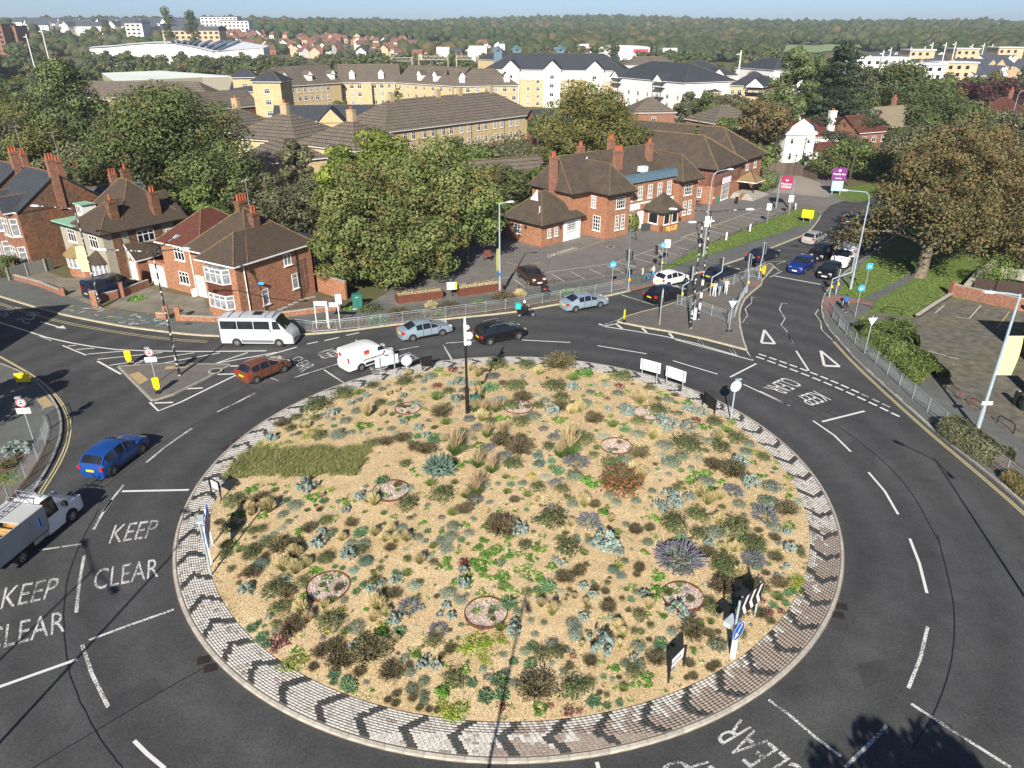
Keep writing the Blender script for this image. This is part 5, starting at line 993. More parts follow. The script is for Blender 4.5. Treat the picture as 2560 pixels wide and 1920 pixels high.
for i,(c,rz,lb)in enumerate([((131,178),.8,'red-roofed brick house at the right edge behind the brown trees'),((146,190),.8,'brick house with solar panels at the far right edge'),((120,190),.7,'house with a large red hipped roof beyond the copper beeches'),((158,178),.9,'rightmost brick house with dark slate roof')]):
    t=place_house('brick_house',lb,c,rz,12,9,5.5,9.5,BRICKR,TILER if i!=3 else TILES,(0,0)if i<2 else(1,1),'x',[('f',-3,3.4,1.5,1.2,3,2),('f',3,3.4,1.5,1.2,3,2)],gable=BRICKR);chimney(t,4,0,9,11,1,.7,BRICKR,3)
    if i in(0,1):b=MB();b.add([(-4,-4.3,6.0),(4,-4.3,6.0),(4,-1.2,8.6),(-4,-1.2,8.6)],[(0,1,2,3)]);b.build('solar_panel',bpy.data.materials['solar_blue'],t)
# --- yellow brick apartments
def aptspecs(w_,rows,n,ww=1.2,hh=1.3,side='f',z0=.6,st=2.35,cols=2,skip=()):
    S=[]
    for j in range(rows):
        for i in range(n):
            if(i,j)in skip:continue
            S.append((side,-w_/2+w_*(i+.5)/n,z0+j*st,ww*(1.if(i+j)%3 else.75),hh,cols,2))
    return S
def dormer(par,x,y,z,wm=WHITE,rm=TILEC,w_=2.,d=3.):
    b=MB();b.box(x-w_/2+.2,x+w_/2-.2,y,y+d,z-.9,z+.9);o=b.build('dormer',wm,par)
    b=MB();b.add([(x-w_/2,y-.2,z+.75),(x,y-.2,z+1.9),(x+w_/2,y-.2,z+.75),(x-w_/2,y+d,z+.75),(x,y+d,z+1.9),(x+w_/2,y+d,z+.75)],[(0,1,4,3),(1,2,5,4)]);b.build('dormer_roof',rm,o)
    b=MB();b.add([(x-w_/2,y-.19,z+.7),(x+w_/2,y-.19,z+.7),(x,y-.19,z+1.85)],[(0,1,2)]);b.build('dormer_gable',wm,o)
    a,g=win_meshes(1.1,1.2,2,1,WHITE,GLASS,False);q=inst('window',a,o,(x,y-.01,z-.5))
    return o
def seg(u0,v0,u1,v1,ze,depth):return frontrect(G(u0,v0,ze),G(u1,v1,ze),depth)
QU=dict(wm=BRICKY,rm=TILEC,cat='apartment block')
c,a,w_=seg(733,214,850,206.5,9.8,13);X1=place_house('apartment_block','left part of the yellow brick apartments with three white dormers, behind the twin towers',(c[0]-3,c[1]),a,w_+8,13,9.6,14.6,hip=(1,0),axis='x',specs=aptspecs(w_,4,8),**QU)
for x in(-7,2,10.5):dormer(X1,x,-5.6,11.4)
c,a,w_=seg(850,205,1000,203,9.6,13);X2=place_house('apartment_block','middle part of the yellow brick apartments with small dormers behind a lone conifer',c,a,w_,13,9.4,14.4,hip=(0,0),axis='x',specs=aptspecs(w_,4,8),**QU)
for x in(-5.5,3.5):dormer(X2,x,-5.6,11.2)
b=MB();b.box(-w_/2+6.5,-w_/2+9.5,-8.5,-6.5,0,9.2);b.build('projecting_bay',BRICKY,X2)
c,a,w_=seg(990,206,1136,215,9.4,13);X3=place_house('apartment_block','right middle part of the yellow brick apartments with two white dormers',c,a,w_,13,9.4,14.2,hip=(0,0),axis='x',specs=aptspecs(w_,4,7),**QU)
for x in(-3,3.8):dormer(X3,x,-5.6,11.2)
c,a,w_=seg(1134,216,1296,213,9.4,12);X4=place_house('apartment_block','right end of the yellow brick apartments with hipped roof and dormers',c,a,w_,12,9.4,13.8,hip=(0,1),axis='x',specs=aptspecs(w_,4,7),**QU)
for x in(-7,6.5):dormer(X4,x,-5.2,11.2)
for k,(u,v,sz,lb)in enumerate([(670,203,7.6,'nearer square yellow brick tower with dark slate pyramid roof'),(603,199,6.2,'farther left square yellow brick tower with dark slate pyramid roof')]):
    y=(204,222)[k];x=XAT(u,y,12);y+=3.5
    t=place_house('apartment_tower',lb,(x,y),-.12 if k==0 else.2,sz,sz,12.2,15.,BRICKY,TILES,(1,1),'x',[(s,q,1.+2.75*j,1.5,1.3,3,2)for s in 'fl' for q in(0,)for j in range(4)],cat='apartment tower',over=.6)
    b=MB();b.box(-sz/2-.03,sz/2+.03,-sz/2-.03,sz/2+.03,3.2,3.45);b.build('brick_band',BRICKR,t)
place_house('apartment_link','low slate-roofed link between the two yellow brick towers',(-75,224),0,9,6,8.6,10.8,BRICKY,TILES,(0,0),'x',[('f',-2,5.,.8,1.2,1,2),('f',-2,2.2,.8,1.2,1,2)],cat='apartment block')
# long two-storey block with the big ribbed roof
c,a,w_=frontrect(G(966,330,5.6),G(1338,285,5.6),15)
t=place_house('apartment_block','long two-storey yellow brick block with huge brown ribbed roof and rows of sash windows',c,a,w_+.5,15,5.6,10.8,BRICKY,TILEC,(1,1),'x',[('f',-w_/2+1.7+i*2.75+(.45 if i%2 else 0),z,1.05,1.5,2,2)for i in range(15)for z in(.8,3.5)]+[('r',q,z,1.05,1.5,2,2)for q in(-4,0,4)for z in(.8,3.5)],cat='apartment block',over=.5)
for x in(-w_/2+8,-2,5,w_/2-8):b=MB();b.box(x-.6,x+.6,-.5,.5,10.2,12.2);b.build('chimney',BRICKYR,t)
for x in(-10,1,12):downpipe(t,x,-7.58,5.5)
# pyramidal roofs in front of the towers
for k,(u,v,u2,v2,w_,d,hr,lb)in enumerate([(591,268,0,0,13,13,9.5,'small hipped yellow brick block with chimney at far left of the estate'),(713,282,0,0,17,15,9.6,'hipped yellow brick block with lichened brown roof and corner ridges'),(879,300,0,0,15,14,9.4,'hipped brown-roofed block with two chimney pots above the tall tree')]):
    Y=(CAMH-hr)/math.tan(PITCH+math.atan((v-960)/F));x=XAT(u,Y,hr)
    t=place_house('hipped_block',lb,(x,Y),[-.5,-.45,-.6][k],w_,d,5.4,hr,BRICKY,TILEC,(1,1),'x',[(s,q,z,1.1,1.3,2,2)for s in 'fl' for q in(-4,0,4)for z in(.9,3.5)],cat='apartment block',over=.5)
    chimney(t,0,0,hr-.6,hr+1.8,1.6,.9,BRICKYR,2)
place_house('hipped_block','brown ribbed roof with chimney tucked between the hipped yellow blocks',(-38,127),-.9,12,9,5.2,8.2,BRICKY,TILEC,(1,1),'x',[('f',0,3.,1.2,1.3,2,2)],cat='apartment block')
c,a,w_=frontrect(G(742,306,6.),G(905,300,6.),8);t=place_house('gabled_block','grey slate-roofed yellow brick block with white-edged gable in the middle of the estate',(c[0],c[1]+3),0.1,24,8,5.8,8.8,BRICKY,TILES,(0,0),'x',[('f',q,3.4,1.2,1.3,2,2)for q in(-9,-6,8)],cat='apartment block',gable=BRICKY)
roof(t,6,6,5.8,8.8,TILES,.3,(0,0),'y',TILES,1,-4.5,gable=BRICKY);walls(t,6,5,5.8,BRICKY,1,-5);wins(t,6,6,[('f',-1.3,3.6,.9,1.3,2,2),('f',1.3,3.6,.9,1.3,2,2)],ox=1,oy=-4.55)
# slate and ribbed roofs at the left behind the dark trees, and the broad white roof
place_house('long_block','long brown ribbed roof with one white dormer behind the dark trees',(*G(330,240,7),0)[:2],-.08,52,11,7,11,BRICKY,TILEC,(1,1),'x',[('f',-8,4,1.2,1.3,2,2)],cat='building')

place_house('ribbed_roof_block','steep dark ribbed roof left of the twin yellow towers',(*G(530,265,6),0)[:2],.95,22,10,5.6,9.6,BRICKD,TILEC,(1,0),'x',[],cat='building')
wr=[G(x/2.572,y/2.572,8.5)for x,y in[(655,472),(1030,457),(1495,492),(1300,497),(735,522)]]
t=thing('flat_roofed_store','broad low building with a bright white flat roof behind the long brown roof','store building',(0,0,0));b=MB();b.prism(wr,0,8.5);b.build('wall',CREAMR,t);b=MB();b.prism([(p[0],p[1])for p in wr],8.5,8.7);b.build('roof_sheet',M('pale_roof_membrane',(.72,.76,.7),(.62,.68,.62),scale=.05),t)
# white and slate apartments to the right of the centre
def slateblock(u0,v0,u1,v1,ze,zr,depth,lab,gables=(),wm=BRICKY,hip=(1,1),rows=4,n=10,rm=TILES,white=True,bal=()):
    c,a,w_=seg(u0,v0,u1,v1,ze,depth);a2=a
    t=place_house('slate_roofed_apartments',lab,c,a2,w_,depth,ze,zr,wm,rm,hip,'x',aptspecs(w_,rows,n),cat='apartment block',fascia=WHITE)
    if white:b=MB();b.box(-w_/2-.03,w_/2+.03,-depth/2-.04,-depth/2,ze-3,ze-.2);b.build('white_cladding',WHITEWALL,t)
    for f,gw in gables:
        x=-w_/2+w_*f;b=MB();b.box(x-gw/2,x+gw/2,-depth/2-1.6,-depth/2+.1,0,ze+.3);b.build('white_bay',WHITEWALL,t)
        roof(t,gw,depth*.7,ze+.3,ze+3.,rm,.3,(0,0),'y',rm,x,-depth/2-1.6+depth*.35,gable=WHITEWALL)
        for j in range(rows):window(t,x,-depth/2-1.603,1+2.75*j,0,1.4,1.3,2,2)
    for f in bal:
        x=-w_/2+w_*f;bb=MB()
        for j in range(1,4):bb.box(x-2.2,x+2.2,-depth/2-1.5,-depth/2,2.75*j-.1,2.75*j+.05)
        for q in(-2.2,2.1):bb.box(x+q,x+q+.1,-depth/2-1.5,-depth/2-1.4,0,ze-.5)
        for j in range(1,4):
            for q in range(12):bb.box(x-2.2+q*.38,x-2.16+q*.38,-depth/2-1.5,-depth/2-1.46,2.75*j,2.75*j+1)
        bb.build('balcony',BLACK,t)
        roof(t,5.2,depth*.5,ze,ze+2.2,rm,.3,(0,0),'y',rm,x,-depth/2-1.4+depth*.25,gable=WHITEWALL)
    return t
slateblock(1212,173,1560,177,12,17,16,'long slate-roofed block with three white gabled bays and yellow brick between',[(.2,6),(.5,6),(.8,6)],rows=4,n=14)
slateblock(1520,190,1712,207,10.2,15,20,'slate-roofed white and yellow block with balconies, left of the pair',bal=(.15,.72),n=8,hip=(1,1),wm=WHITEWALL)
slateblock(1708,190,1845,188,10.5,15,18,'slate-roofed white block with central balcony gable and roof finials',bal=(.6,),n=7,wm=WHITEWALL)
slateblock(1825,213,1912,216,10.,13.6,14,'small slate-roofed yellow block with black balconies at the right end of the apartments',bal=(.75,),n=5,white=False)
slateblock(1690,230,1803,230,7.4,10.,12,'three-storey yellow block with shallow slate roof in front of the balconied block',rows=3,n=6,white=False)
slateblock(1560,163,1700,163,10,13.4,14,'farther brown roof behind the white apartments',rows=4,n=6,rm=TILEC)
slateblock(1240,150,1310,148,12,16,14,'leftmost slate-roofed block with orange gable and roof cupola',rows=4,n=4)
slateblock(1840,168,1935,175,11,14.5,14,'slate-roofed block partly hidden by the tall poplars',rows=4,n=4,wm=WHITEWALL)
for u,v in((1245,130),(1292,128),(1400,128)):
    Y=292;t=thing('roof_cupola','green-grey ventilation cupola on the slate roofs, %s'%{1245:'leftmost of three',1292:'middle of three',1400:'rightmost of three'}[u],'cupola',(XAT(u,Y,16),Y,ZAT(v+8,Y)));b=MB();b.box(-1.5,1.5,-1.5,1.5,-3,1.6);b.build('vent_box',LEAD,t);b=MB();b.lathe([(2.3,1.6),(.1,3.2)],4);b.build('cap',LEAD,t)
for k,(u,v,w_,d,rz,lb)in enumerate([(1812,262,13,11,.4,'lichened brown hipped roof among the trees left of the tall cypress'),(1625,243,11,10,.1,'brown hipped roof peeping above the golden tree'),(1590,205,12,9,.2,'small brown roof between the golden tree and the white block')]):
    hr=8.5;Y=(CAMH-hr)/math.tan(PITCH+math.atan((v-960)/F));place_house('hipped_house',lb,(XAT(u,Y,hr),Y),rz,w_,d,5.2,hr,BRICKR,TILEC,(1,1),'x',[('f',0,3,1.2,1.2,2,2)])
# low buildings between the long block and the pub
place_house('garage_row','low dark-tiled garage row between the long yellow block and the trees',(-2,128),.45,24,7,2.6,4.6,BRICKR,TILEC,(1,1),'x',[],cat='garage')
place_house('brick_house','small red brick house right of the long yellow block, behind the golden tree',(9.5,178),.3,10,8,5.4,8,BRICKR,TILES,(0,0),'x',[('f',-2,.8,1.4,1.3,2,2),('f',-2,3.4,1.4,1.3,2,2)],gable=BRICKR)
# --- white superstore with curved roof
Y0=500;t=thing('superstore','long white supermarket with a curved roof, green lettering and dark roof ribs','supermarket',(0,Y0,0))
P=[(XAT(u,Y0,12),ZAT(v,Y0))for u,v in[(225,121),(291,117),(320,113.5),(350,111),(385,109),(416,108),(440,110),(467,115),(500,122),(529,130)]];n=len(P)
Q=[(XAT(u,Y0+110,12),ZAT(v,Y0+110))for u,v in[(232,117),(295,113),(330,109),(360,107),(389,105),(430,104),(470,103.3),(505,103),(560,103.3),(603,104)]]
S_=[(XAT(675,Y0+60,10),60,ZAT(116,Y0+60)),(XAT(660,Y0+20,10),20,ZAT(121,Y0+20))]
b=MB();b.add([(x,0,0)for x,z in P]+[(x,0,z)for x,z in P],[(i,i+1,n+1+i,n+i)for i in range(n-1)]);b.add([(P[-1][0],0,0),(S_[1][0],20,0),S_[1],(P[-1][0],0,P[-1][1])],[(0,1,2,3)]);b.add([(S_[1][0],20,0),(S_[0][0],60,0),S_[0],S_[1]],[(0,1,2,3)]);b.build('wall',WHITEWALL,t)
b=MB();b.add([(x,-1,z+.3)for x,z in P]+[(x,110,z+.3)for x,z in Q],[(i,i+1,n+1+i,n+i)for i in range(n-1)]);b.add([(P[-1][0],-1,P[-1][1]+.3),(S_[1][0],20,S_[1][2]+.3),(S_[0][0],60,S_[0][2]+.3),(Q[-1][0],110,Q[-1][1]+.3)],[(0,1,2,3)]);b.build('curved_roof',M('white_metal_roof',(.75,.77,.78),rough=.4),t)
b=MB()
for i in range(5,10):
    for f in(0,.5):
        if i==9 and f:continue
        g=lambda A,j:A[j]if not f else((A[j][0]+A[j+1][0])/2,(A[j][1]+A[j+1][1])/2)
        p,q=g(P,i),g(Q,i);b.add([(p[0],8,p[1]+1.1),(p[0]+3,8,p[1]+1.0),(q[0]+3,106,q[1]+1.1),(q[0],106,q[1]+1.2)],[(0,1,2,3)])
b.build('roof_ribs',M('dark_rooflight',(.12,.14,.16),rough=.3),t)
b=MB();text_quad(b,'ASDA',[(XAT(336,Y0),-.5,6.2),(XAT(368,Y0),-.5,6.2),(XAT(368,Y0),-.5,9.6),(XAT(336,Y0),-.5,9.6)],0,off=.03);b.build('lettering',M('sign_green',(.2,.6,.1)),t)
b=MB();b.add([(XAT(372,Y0),-.5,6.2),(XAT(379,Y0),-.5,6.2),(XAT(379,Y0),-.5,9.4),(XAT(372,Y0),-.5,9.4)],[(0,1,2,3)]);b.build('dark_panel',BLACK,t)
# --- far retail units
for u0,u1,vt,vb,Y,red,lb in[(1448,1470,110,125,640,1,'small white retail unit with pink-red sign, leftmost beyond the slate roofs'),(1468,1580,118,130,650,0,'long low white retail unit beyond the slate roofs'),(1520,1622,112,138,640,1,'angular white retail unit with a pink-red sign panel'),(1170,1217,112,133,620,0,'white sloping unit beyond the railway trees'),(1240,1262,110,125,600,1,'tiny white box building left of the retail units'),(1093,1125,118,132,560,0,'pale shed among the railway trees'),(1655,1690,120,140,640,0,'white shed right of the pink-signed unit')]:
    t=thing('retail_unit',lb,'retail building',(0,Y,0),0,'far retail buildings');b=MB();x0,x1,zt_=XAT(u0,Y),XAT(u1,Y),ZAT(vt,Y);z0=float(terr(x0,Y))-4
    b.add([(x0,0,z0),(x1,0,z0),(x1,0,zt_-(2 if 'slop' in lb or 'angular' in lb else 0)),(x0,0,zt_-(3 if 'slop' in lb else 0)),(x0,25,z0),(x1,25,z0),(x1,25,zt_-1),(x0,25,zt_-1)],[(0,1,2,3),(1,5,6,2),(4,0,3,7),(3,2,6,7)]);b.build('wall',WHITEWALL,t)
    if red:b=MB();m_=x0+(x1-x0)*.6;b.box(m_,x1-1,-.4,-.1,zt_-6,zt_-3);b.build('sign_panel',M('pink_red_sign',(.65,.05,.12)),t)
# --- distant housing
LAND2=[('the white superstore',430,120),('the left skyline poplar',438,60),('the right skyline poplar',494,60),('the white stepped skyline block',560,50),('the white flat roof',420,190),('the tall grey-green poplar',172,200),('the twin yellow towers',650,200),('the red brick flats',30,75),('the left railway gantry',1007,145),('the right railway gantry',1170,142),('the pink-signed retail unit',1570,122),('the white gabled bays',1365,190),('the roof cupolas',1290,125),('the golden weeping tree',1478,260),('the tall poplars',1990,200),('the dark cedar',2096,190),('the green fields',2090,110),('the copper beeches',2440,190),('the white estate terraces',2300,160),('the buff skyline blocks',2410,125),('the long ribbed roof',1150,260),('the lone conifer',996,220),('the balconied white block',1790,190),('the Dutch-gabled house',1980,340),('the horse chestnut',2330,420),('the retail sheds',1195,122),('the grey barn-like roof',490,80)]
FH={}
def far_house(x,y,w_,d,he,hr,rz,wm,rm,lb,gp,cat='house',z=None,name='distant_house',gab=True,wn=2):
    z=float(terr(x,y))if z is None else z;key=(wm.name,rm.name,round(w_),round(d),he,hr,wn)
    if key not in FH:
        b=MB();b.box(-w_/2,w_/2,-d/2,d/2,-2,he);b.add([(-w_/2,-d/2,he),(-w_/2,d/2,he),(-w_/2,0,hr-.1)],[(0,2,1)]);b.add([(w_/2,-d/2,he),(w_/2,d/2,he),(w_/2,0,hr-.1)],[(0,1,2)]);wl=b.mesh('wall',wm)
        W,D=w_/2+.2,d/2+.35;b=MB();b.add([(-W,-D,he-.1),(W,-D,he-.1),(W,0,hr),(-W,0,hr),(W,D,he-.1),(-W,D,he-.1)],[(0,1,2,3),(3,2,4,5)]);rf=b.mesh('roof',rm)
        b=MB()
        for q in range(wn):
            for j in range(max(1,int(he//2.7))):x_=-w_/2+w_*(q+.5)/wn;b.box(x_-.5,x_+.5,-d/2-.03,-d/2,1+2.7*j,2.2+2.7*j)
        FH[key]=(wl,rf,b.mesh('window',GLASS))
    wl,rf,wi=FH[key];up,vp=PIX(x,y,z+he);mn,rn=wm.name.split('_')[1],rm.name.split('_')[1];sz='wide ' if w_>9.5 else 'narrow '
    t=thing(name,autolab([sz,''],mn+'-walled '+rn+'-roofed house',up,vp,LAND2),cat,(x,y,z),rz,gp);inst('wall',wl,t,(0,0,0));inst('roof',rf,t,(0,0,0));o=inst('window',wi,t,(0,0,0));o['kind']='stuff';return t
RT=[M('far_red_tiles',(.22,.095,.065),(.18,.085,.065),scale=.5),M('far_brown_tiles',(.17,.09,.07),(.14,.08,.07),scale=.5),M('far_slate',(.07,.08,.1),(.06,.07,.09),scale=.5)]
WT=[M('far_white_wall',(.72,.7,.66)),M('far_buff_wall',(.5,.38,.24)),M('far_red_wall',(.32,.14,.09))]
def region(n,u0,u1,f_v,ymin,ymax,lb,gp,sizes,pr,pw_,rzs,he=4.6,dh=3.2):
    for i in range(n):
        u=random.uniform(u0,u1);y=random.uniform(ymin,ymax);x=XAT(u,y);w_=random.choice(sizes)
        far_house(x,y,w_,8,he,he+dh,random.choice(rzs)+random.uniform(-.1,.1),random.choices(WT,pw_)[0],random.choices(RT,pr)[0],lb,gp)
region(125,560,1010,0,640,900,'small distant house with red or brown roof in the crowded estate beyond the supermarket','red-roofed estate houses beyond the supermarket',[6,7,9],[5,3,1],[3,4,2],[0,.5,1.57,-.6])
region(22,1010,1260,0,640,820,'distant gabled house at the right fringe of the red-roofed estate','houses at the right fringe of the estate',[8,10],[4,3,1],[3,4,2],[0,.5,1.57])
region(95,60,520,0,800,1080,'distant white townhouse with grey pitched roof on the left skyline','white townhouses on the left skyline',[14,18,22],[0,.3,5],[8,1,0],[0,.4,1.2,-.4],9.,4.)
for u0,u1,vt,Y,m_,lb in[(330,372,58,720,0,'far modern white-framed block with dark balconies left of the poplars'),(375,428,66,760,2,'long dark balconied block on the left skyline'),(515,605,42,900,0,'large white stepped apartment building on the skyline right of the poplars'),(560,632,52,880,0,'white and glass block below the stepped skyline building'),(-60,30,62,600,1,'red brick flats at the far left edge'),(28,62,66,610,1,'second block of red brick flats from the left edge'),(420,560,76,640,3,'long grey-roofed barn-like building before the white skyline')]:
    x0,x1,zt_=XAT(u0,Y),XAT(u1,Y),ZAT(vt,Y);z0=float(terr((x0+x1)/2,Y))-2
    t=thing('apartment_building',lb,'apartment block',((x0+x1)/2,Y,0));w_=x1-x0;b=MB();b.box(-w_/2,w_/2,0,16,z0,zt_);b.build('wall',[WT[0],BRICKR,TILES,WT[1]][m_],t);b=MB()
    for j in range(int((zt_-z0)/3.2)):
        for i in range(int(w_/4.5)):b.box(-w_/2+1.2+i*4.5,-w_/2+3.6+i*4.5,-.1,0,zt_-2.6-j*3.2,zt_-1-j*3.2)
    o=b.build('window',GLASS,t);o['kind']='stuff';b=MB();b.box(-w_/2-.3,w_/2+.3,-.5,16.3,zt_,zt_+(.6 if m_!=3 else 3));b.build('roof',RT[2]if m_!=1 else RT[1],t)
# white and buff estate on the right
for r_,(v,Y,n,u0,u1,h_)in enumerate([(168,360,9,2190,2560,8),(150,400,12,2120,2620,9),(140,440,12,2130,2640,10),(132,490,10,2200,2660,11)]):
    for i in range(n):
        u=u0+(u1-u0)*(i+random.uniform(.2,.8))/n;zt_=ZAT(v,Y);x=XAT(u,Y,zt_-3);far_house(x,Y+random.uniform(-6,6),random.choice([9,13]),10,h_,h_+3.2,random.choice([.5,.6,2.1]),WT[0]if random.random()<.62 else WT[1],RT[2],'modern white or buff house with dark gabled roof in the estate at far right','modern houses at the far right',name='modern_house',z=zt_-h_-2.5,wn=3)
for u0,u1,vt,Y,lb in[(2140,2270,146,352,'low white flat-roofed terrace at the left of the far right estate'),(2250,2360,162,335,'white three-storey flat-roofed terrace before the gabled houses'),(2345,2440,158,350,'buff and white terrace with recessed balconies'),(2270,2330,126,420,'tall buff block with flat roof on the left of the estate skyline'),(2385,2440,123,430,'tall buff block with flat roof and white fin'),(2490,2550,120,440,'tall buff block nearest the right edge of the skyline')]:
    x0,x1,zt_=XAT(u0,Y,8),XAT(u1,Y,8),ZAT(vt,Y);t=thing('flat_roofed_block',lb,'apartment block',((x0+x1)/2,Y,0),-.06);w_=x1-x0;b=MB();b.box(-w_/2,w_/2,0,12,0,zt_);b.build('wall',WT[1]if 'buff' in lb else WHITEWALL,t);b=MB()
    for j in range(3):
        for i in range(int(w_/3.6)):b.box(-w_/2+1+i*3.6,-w_/2+2.5+i*3.6,-.1,0,zt_-2.4-j*2.9,zt_-1-j*2.9)
    o=b.build('window',GLASS,t);o['kind']='stuff';b=MB();b.box(-w_/2-.4,w_/2+.4,-.6,12.4,zt_,zt_+.5);b.build('roof',WHITE,t)
# ---------------------------------------------------------------- trees and shrubs
def lm(n,c,k=.65,s=.5,rand=.14):
    return M(n,c,tuple(q*k for q in c),rough=.7,scale=s,rand=rand,detail=3)
SP=dict(syc=[lm('sycamore_leaf',(.12,.155,.04)),lm('sycamore_leaf_pale',(.19,.22,.07)),lm('sycamore_keys',(.19,.17,.055))],dark=[lm('oak_leaf',(.07,.1,.028)),lm('oak_leaf_pale',(.105,.135,.04)),lm('oak_leaf_turning',(.115,.11,.035))],
          gold=[lm('golden_leaf',(.12,.125,.03)),lm('golden_leaf_pale',(.165,.155,.04)),lm('golden_leaf_green',(.1,.12,.03))],lime=[lm('lime_needles',(.15,.2,.03)),lm('lime_needles_pale',(.22,.27,.04)),lm('lime_needles_dark',(.08,.13,.02))],
          brown=[lm('chestnut_leaf',(.16,.11,.045)),lm('chestnut_leaf_dark',(.11,.1,.04)),lm('chestnut_leaf_olive',(.13,.14,.05))],pop=[lm('poplar_leaf',(.11,.15,.05)),lm('poplar_leaf_pale',(.17,.21,.08)),lm('poplar_leaf_dark',(.06,.09,.03))],
          con=[lm('cedar_needles',(.03,.05,.024)),lm('cedar_needles_pale',(.055,.08,.035)),lm('cedar_needles_dark',(.018,.03,.016))],cop=[lm('copper_leaf',(.07,.025,.03)),lm('copper_leaf_red',(.11,.035,.035)),lm('copper_leaf_dark',(.035,.018,.02))],
          olive=[lm('olive_leaf',(.1,.105,.05)),lm('olive_leaf_pale',(.17,.17,.085)),lm('olive_leaf_dark',(.055,.06,.03))],green=[lm('mid_green_leaf',(.1,.15,.03)),lm('mid_green_leaf_pale',(.15,.2,.05)),lm('mid_green_leaf_dark',(.05,.08,.02))])
BARK=M('bark',(.11,.085,.06),(.07,.055,.04),rough=.95,scale=4,bmp=.4);BARKP=M('pale_bark',(.3,.26,.18),(.18,.15,.1),rough=.95,scale=3)
def crownmesh(name,sp,r,h,base,npuff,nleaf,leaf,shape='round',seed=0,fill=.25,pr=.3):
    rs=np.random.default_rng(seed+100)
    P=[]
    for i in range(npuff):
        d=rs.normal(size=3);d/=np.linalg.norm(d);k=rs.uniform(.45,.95)
        if shape=='round':p=d*k*[r,r,(h-base)/2]*.85+[0,0,(h+base)/2];q=pr*r*rs.uniform(.7,1.25)
        elif shape=='col':zf=rs.uniform(0,1);a=rs.uniform(0,6.28);rr=r*.75*math.sin(math.pi*min(.97,.12+.85*zf))**.7*rs.uniform(.3,1);p=np.array([rr*math.cos(a),rr*math.sin(a),base+(h-base)*zf*.93]);q=pr*r*rs.uniform(.8,1.4)
        else:zf=rs.uniform(0,1)**1.3;a=rs.uniform(0,6.28);rr=r*(1-zf)**.8*rs.uniform(.45,1.);p=np.array([rr*math.cos(a),rr*math.sin(a),base+(h-base)*zf*.95]);q=(.13+.3*(1-zf))*r*rs.uniform(.7,1.1)
        P.append((p,q))
    W=np.array([q**2 for _,q in P]);W/=W.sum();C,N_=[],[]
    for(p,q),w_ in zip(P,W):
        m=max(6,int(nleaf*w_));d=rs.normal(size=(m,3));d/=np.linalg.norm(d,axis=1)[:,None];k=np.where(rs.uniform(0,1,m)<fill,rs.uniform(.3,1,m),rs.uniform(.85,1.08,m))
        flat=[1,1,.75]if shape!='con' else[1,1,.32]
        C.append(p+d*(k*q)[:,None]*flat);N_.append(d*[1,1,1.3]+rs.normal(size=(m,3))*.4)
    C=np.concatenate(C);N_=np.concatenate(N_);C[:,2]=np.maximum(C[:,2],.25)
    V,Fq=quads(C,N_,leaf*rs.uniform(.6,1.4,len(C)),leaf*.62)
    cl=np.array([noise.noise((c[0]*.55/max(1,r/6),c[1]*.55,c[2]*.55+seed))for c in C])+rs.normal(0,.12,len(C))
    mi=np.where(cl>.22,1,np.where(cl<-.3,2,0));return npmesh(name,V,Fq,SP[sp],mi),P
def trunkmesh(P,h,r0,base,nb=9,bark=BARK,seed=0):
    rs=random.Random(seed);b=MB();top=(rs.uniform(-.3,.3),rs.uniform(-.3,.3),h*.62);b.path([(0,0,-.2),(0,0,.3),(0,0,base*.9+.3),top],[r0*1.4,r0,r0*.8,r0*.3],7)
    for p,q in rs.sample(P,min(nb,len(P))):
        z0=rs.uniform(base*.6+.3,h*.5);m=((p[0])*.5,(p[1])*.5,(z0+p[2])/2+.2);b.path([(0,0,z0),m,tuple(p)],[r0*.45,r0*.28,r0*.08],5)
    return b.mesh('trunk',bark)
def tree(name,label,cat,x,y,sp,r,h,base=None,npuff=34,nleaf=9000,leaf=.38,shape='round',seed=None,group=None,z=0,cache=None,nb=9,pr=.3,bark=BARK):
    seed=int(x*13+y*7)%9973 if seed is None else seed;base=h*.22 if base is None else base
    if cache is not None and cache in TC:cm,tm=TC[cache]
    else:
        cm,P=crownmesh('crown',sp,r,h,base,npuff,nleaf,leaf,shape,seed,pr=pr);tm=trunkmesh(P,h,max(.15,h*.022),base,nb,bark,seed)
        if cache is not None:TC[cache]=(cm,tm)
    t=thing(name,label,cat,(x,y,z),random.uniform(0,6.28)if cache is not None else 0,group);inst('crown',cm,t,(0,0,0));inst('trunk',tm,t,(0,0,0));return t
TC={}
def T(u,Y,r,h,sp,label,shape='round',name=None,**kw):
    x=XAT(u,Y,h*.5);d=math.hypot(x,Y);kw.setdefault('leaf',.2+d/560);n=int(min(44000,4*r*(h*.5+r*.5)*3.4/(kw['leaf']**2*.34)));kw.setdefault('nleaf',max(1500,n))
    nm=name or dict(syc='sycamore_tree',dark='broadleaf_tree',gold='golden_tree',lime='leylandii_tree',brown='horse_chestnut_tree',pop='poplar_tree',con='cedar_tree',cop='copper_beech',olive='olive_green_tree',green='green_tree')[sp]
    return tree(nm,label,'tree',x,Y,sp,r,h,shape=shape,npuff=int(26+r*4.5),pr=kw.pop('pr',.27),**kw)
T(1065,80,7.4,14.3,'syc','largest grey-green sycamore in the clump between the brick houses and the pub',base=.8)
T(925,75.5,6.6,13.2,'syc','sycamore at the left front of the clump beside the corner house',base=.8)
T(855,71,3.9,9.6,'syc','low sycamore crown hanging over the garden wall and green cabinet',base=1.)
T(1010,73.5,4.6,8.6,'syc','front lower sycamore crown shading the planter boxes',base=1.6)
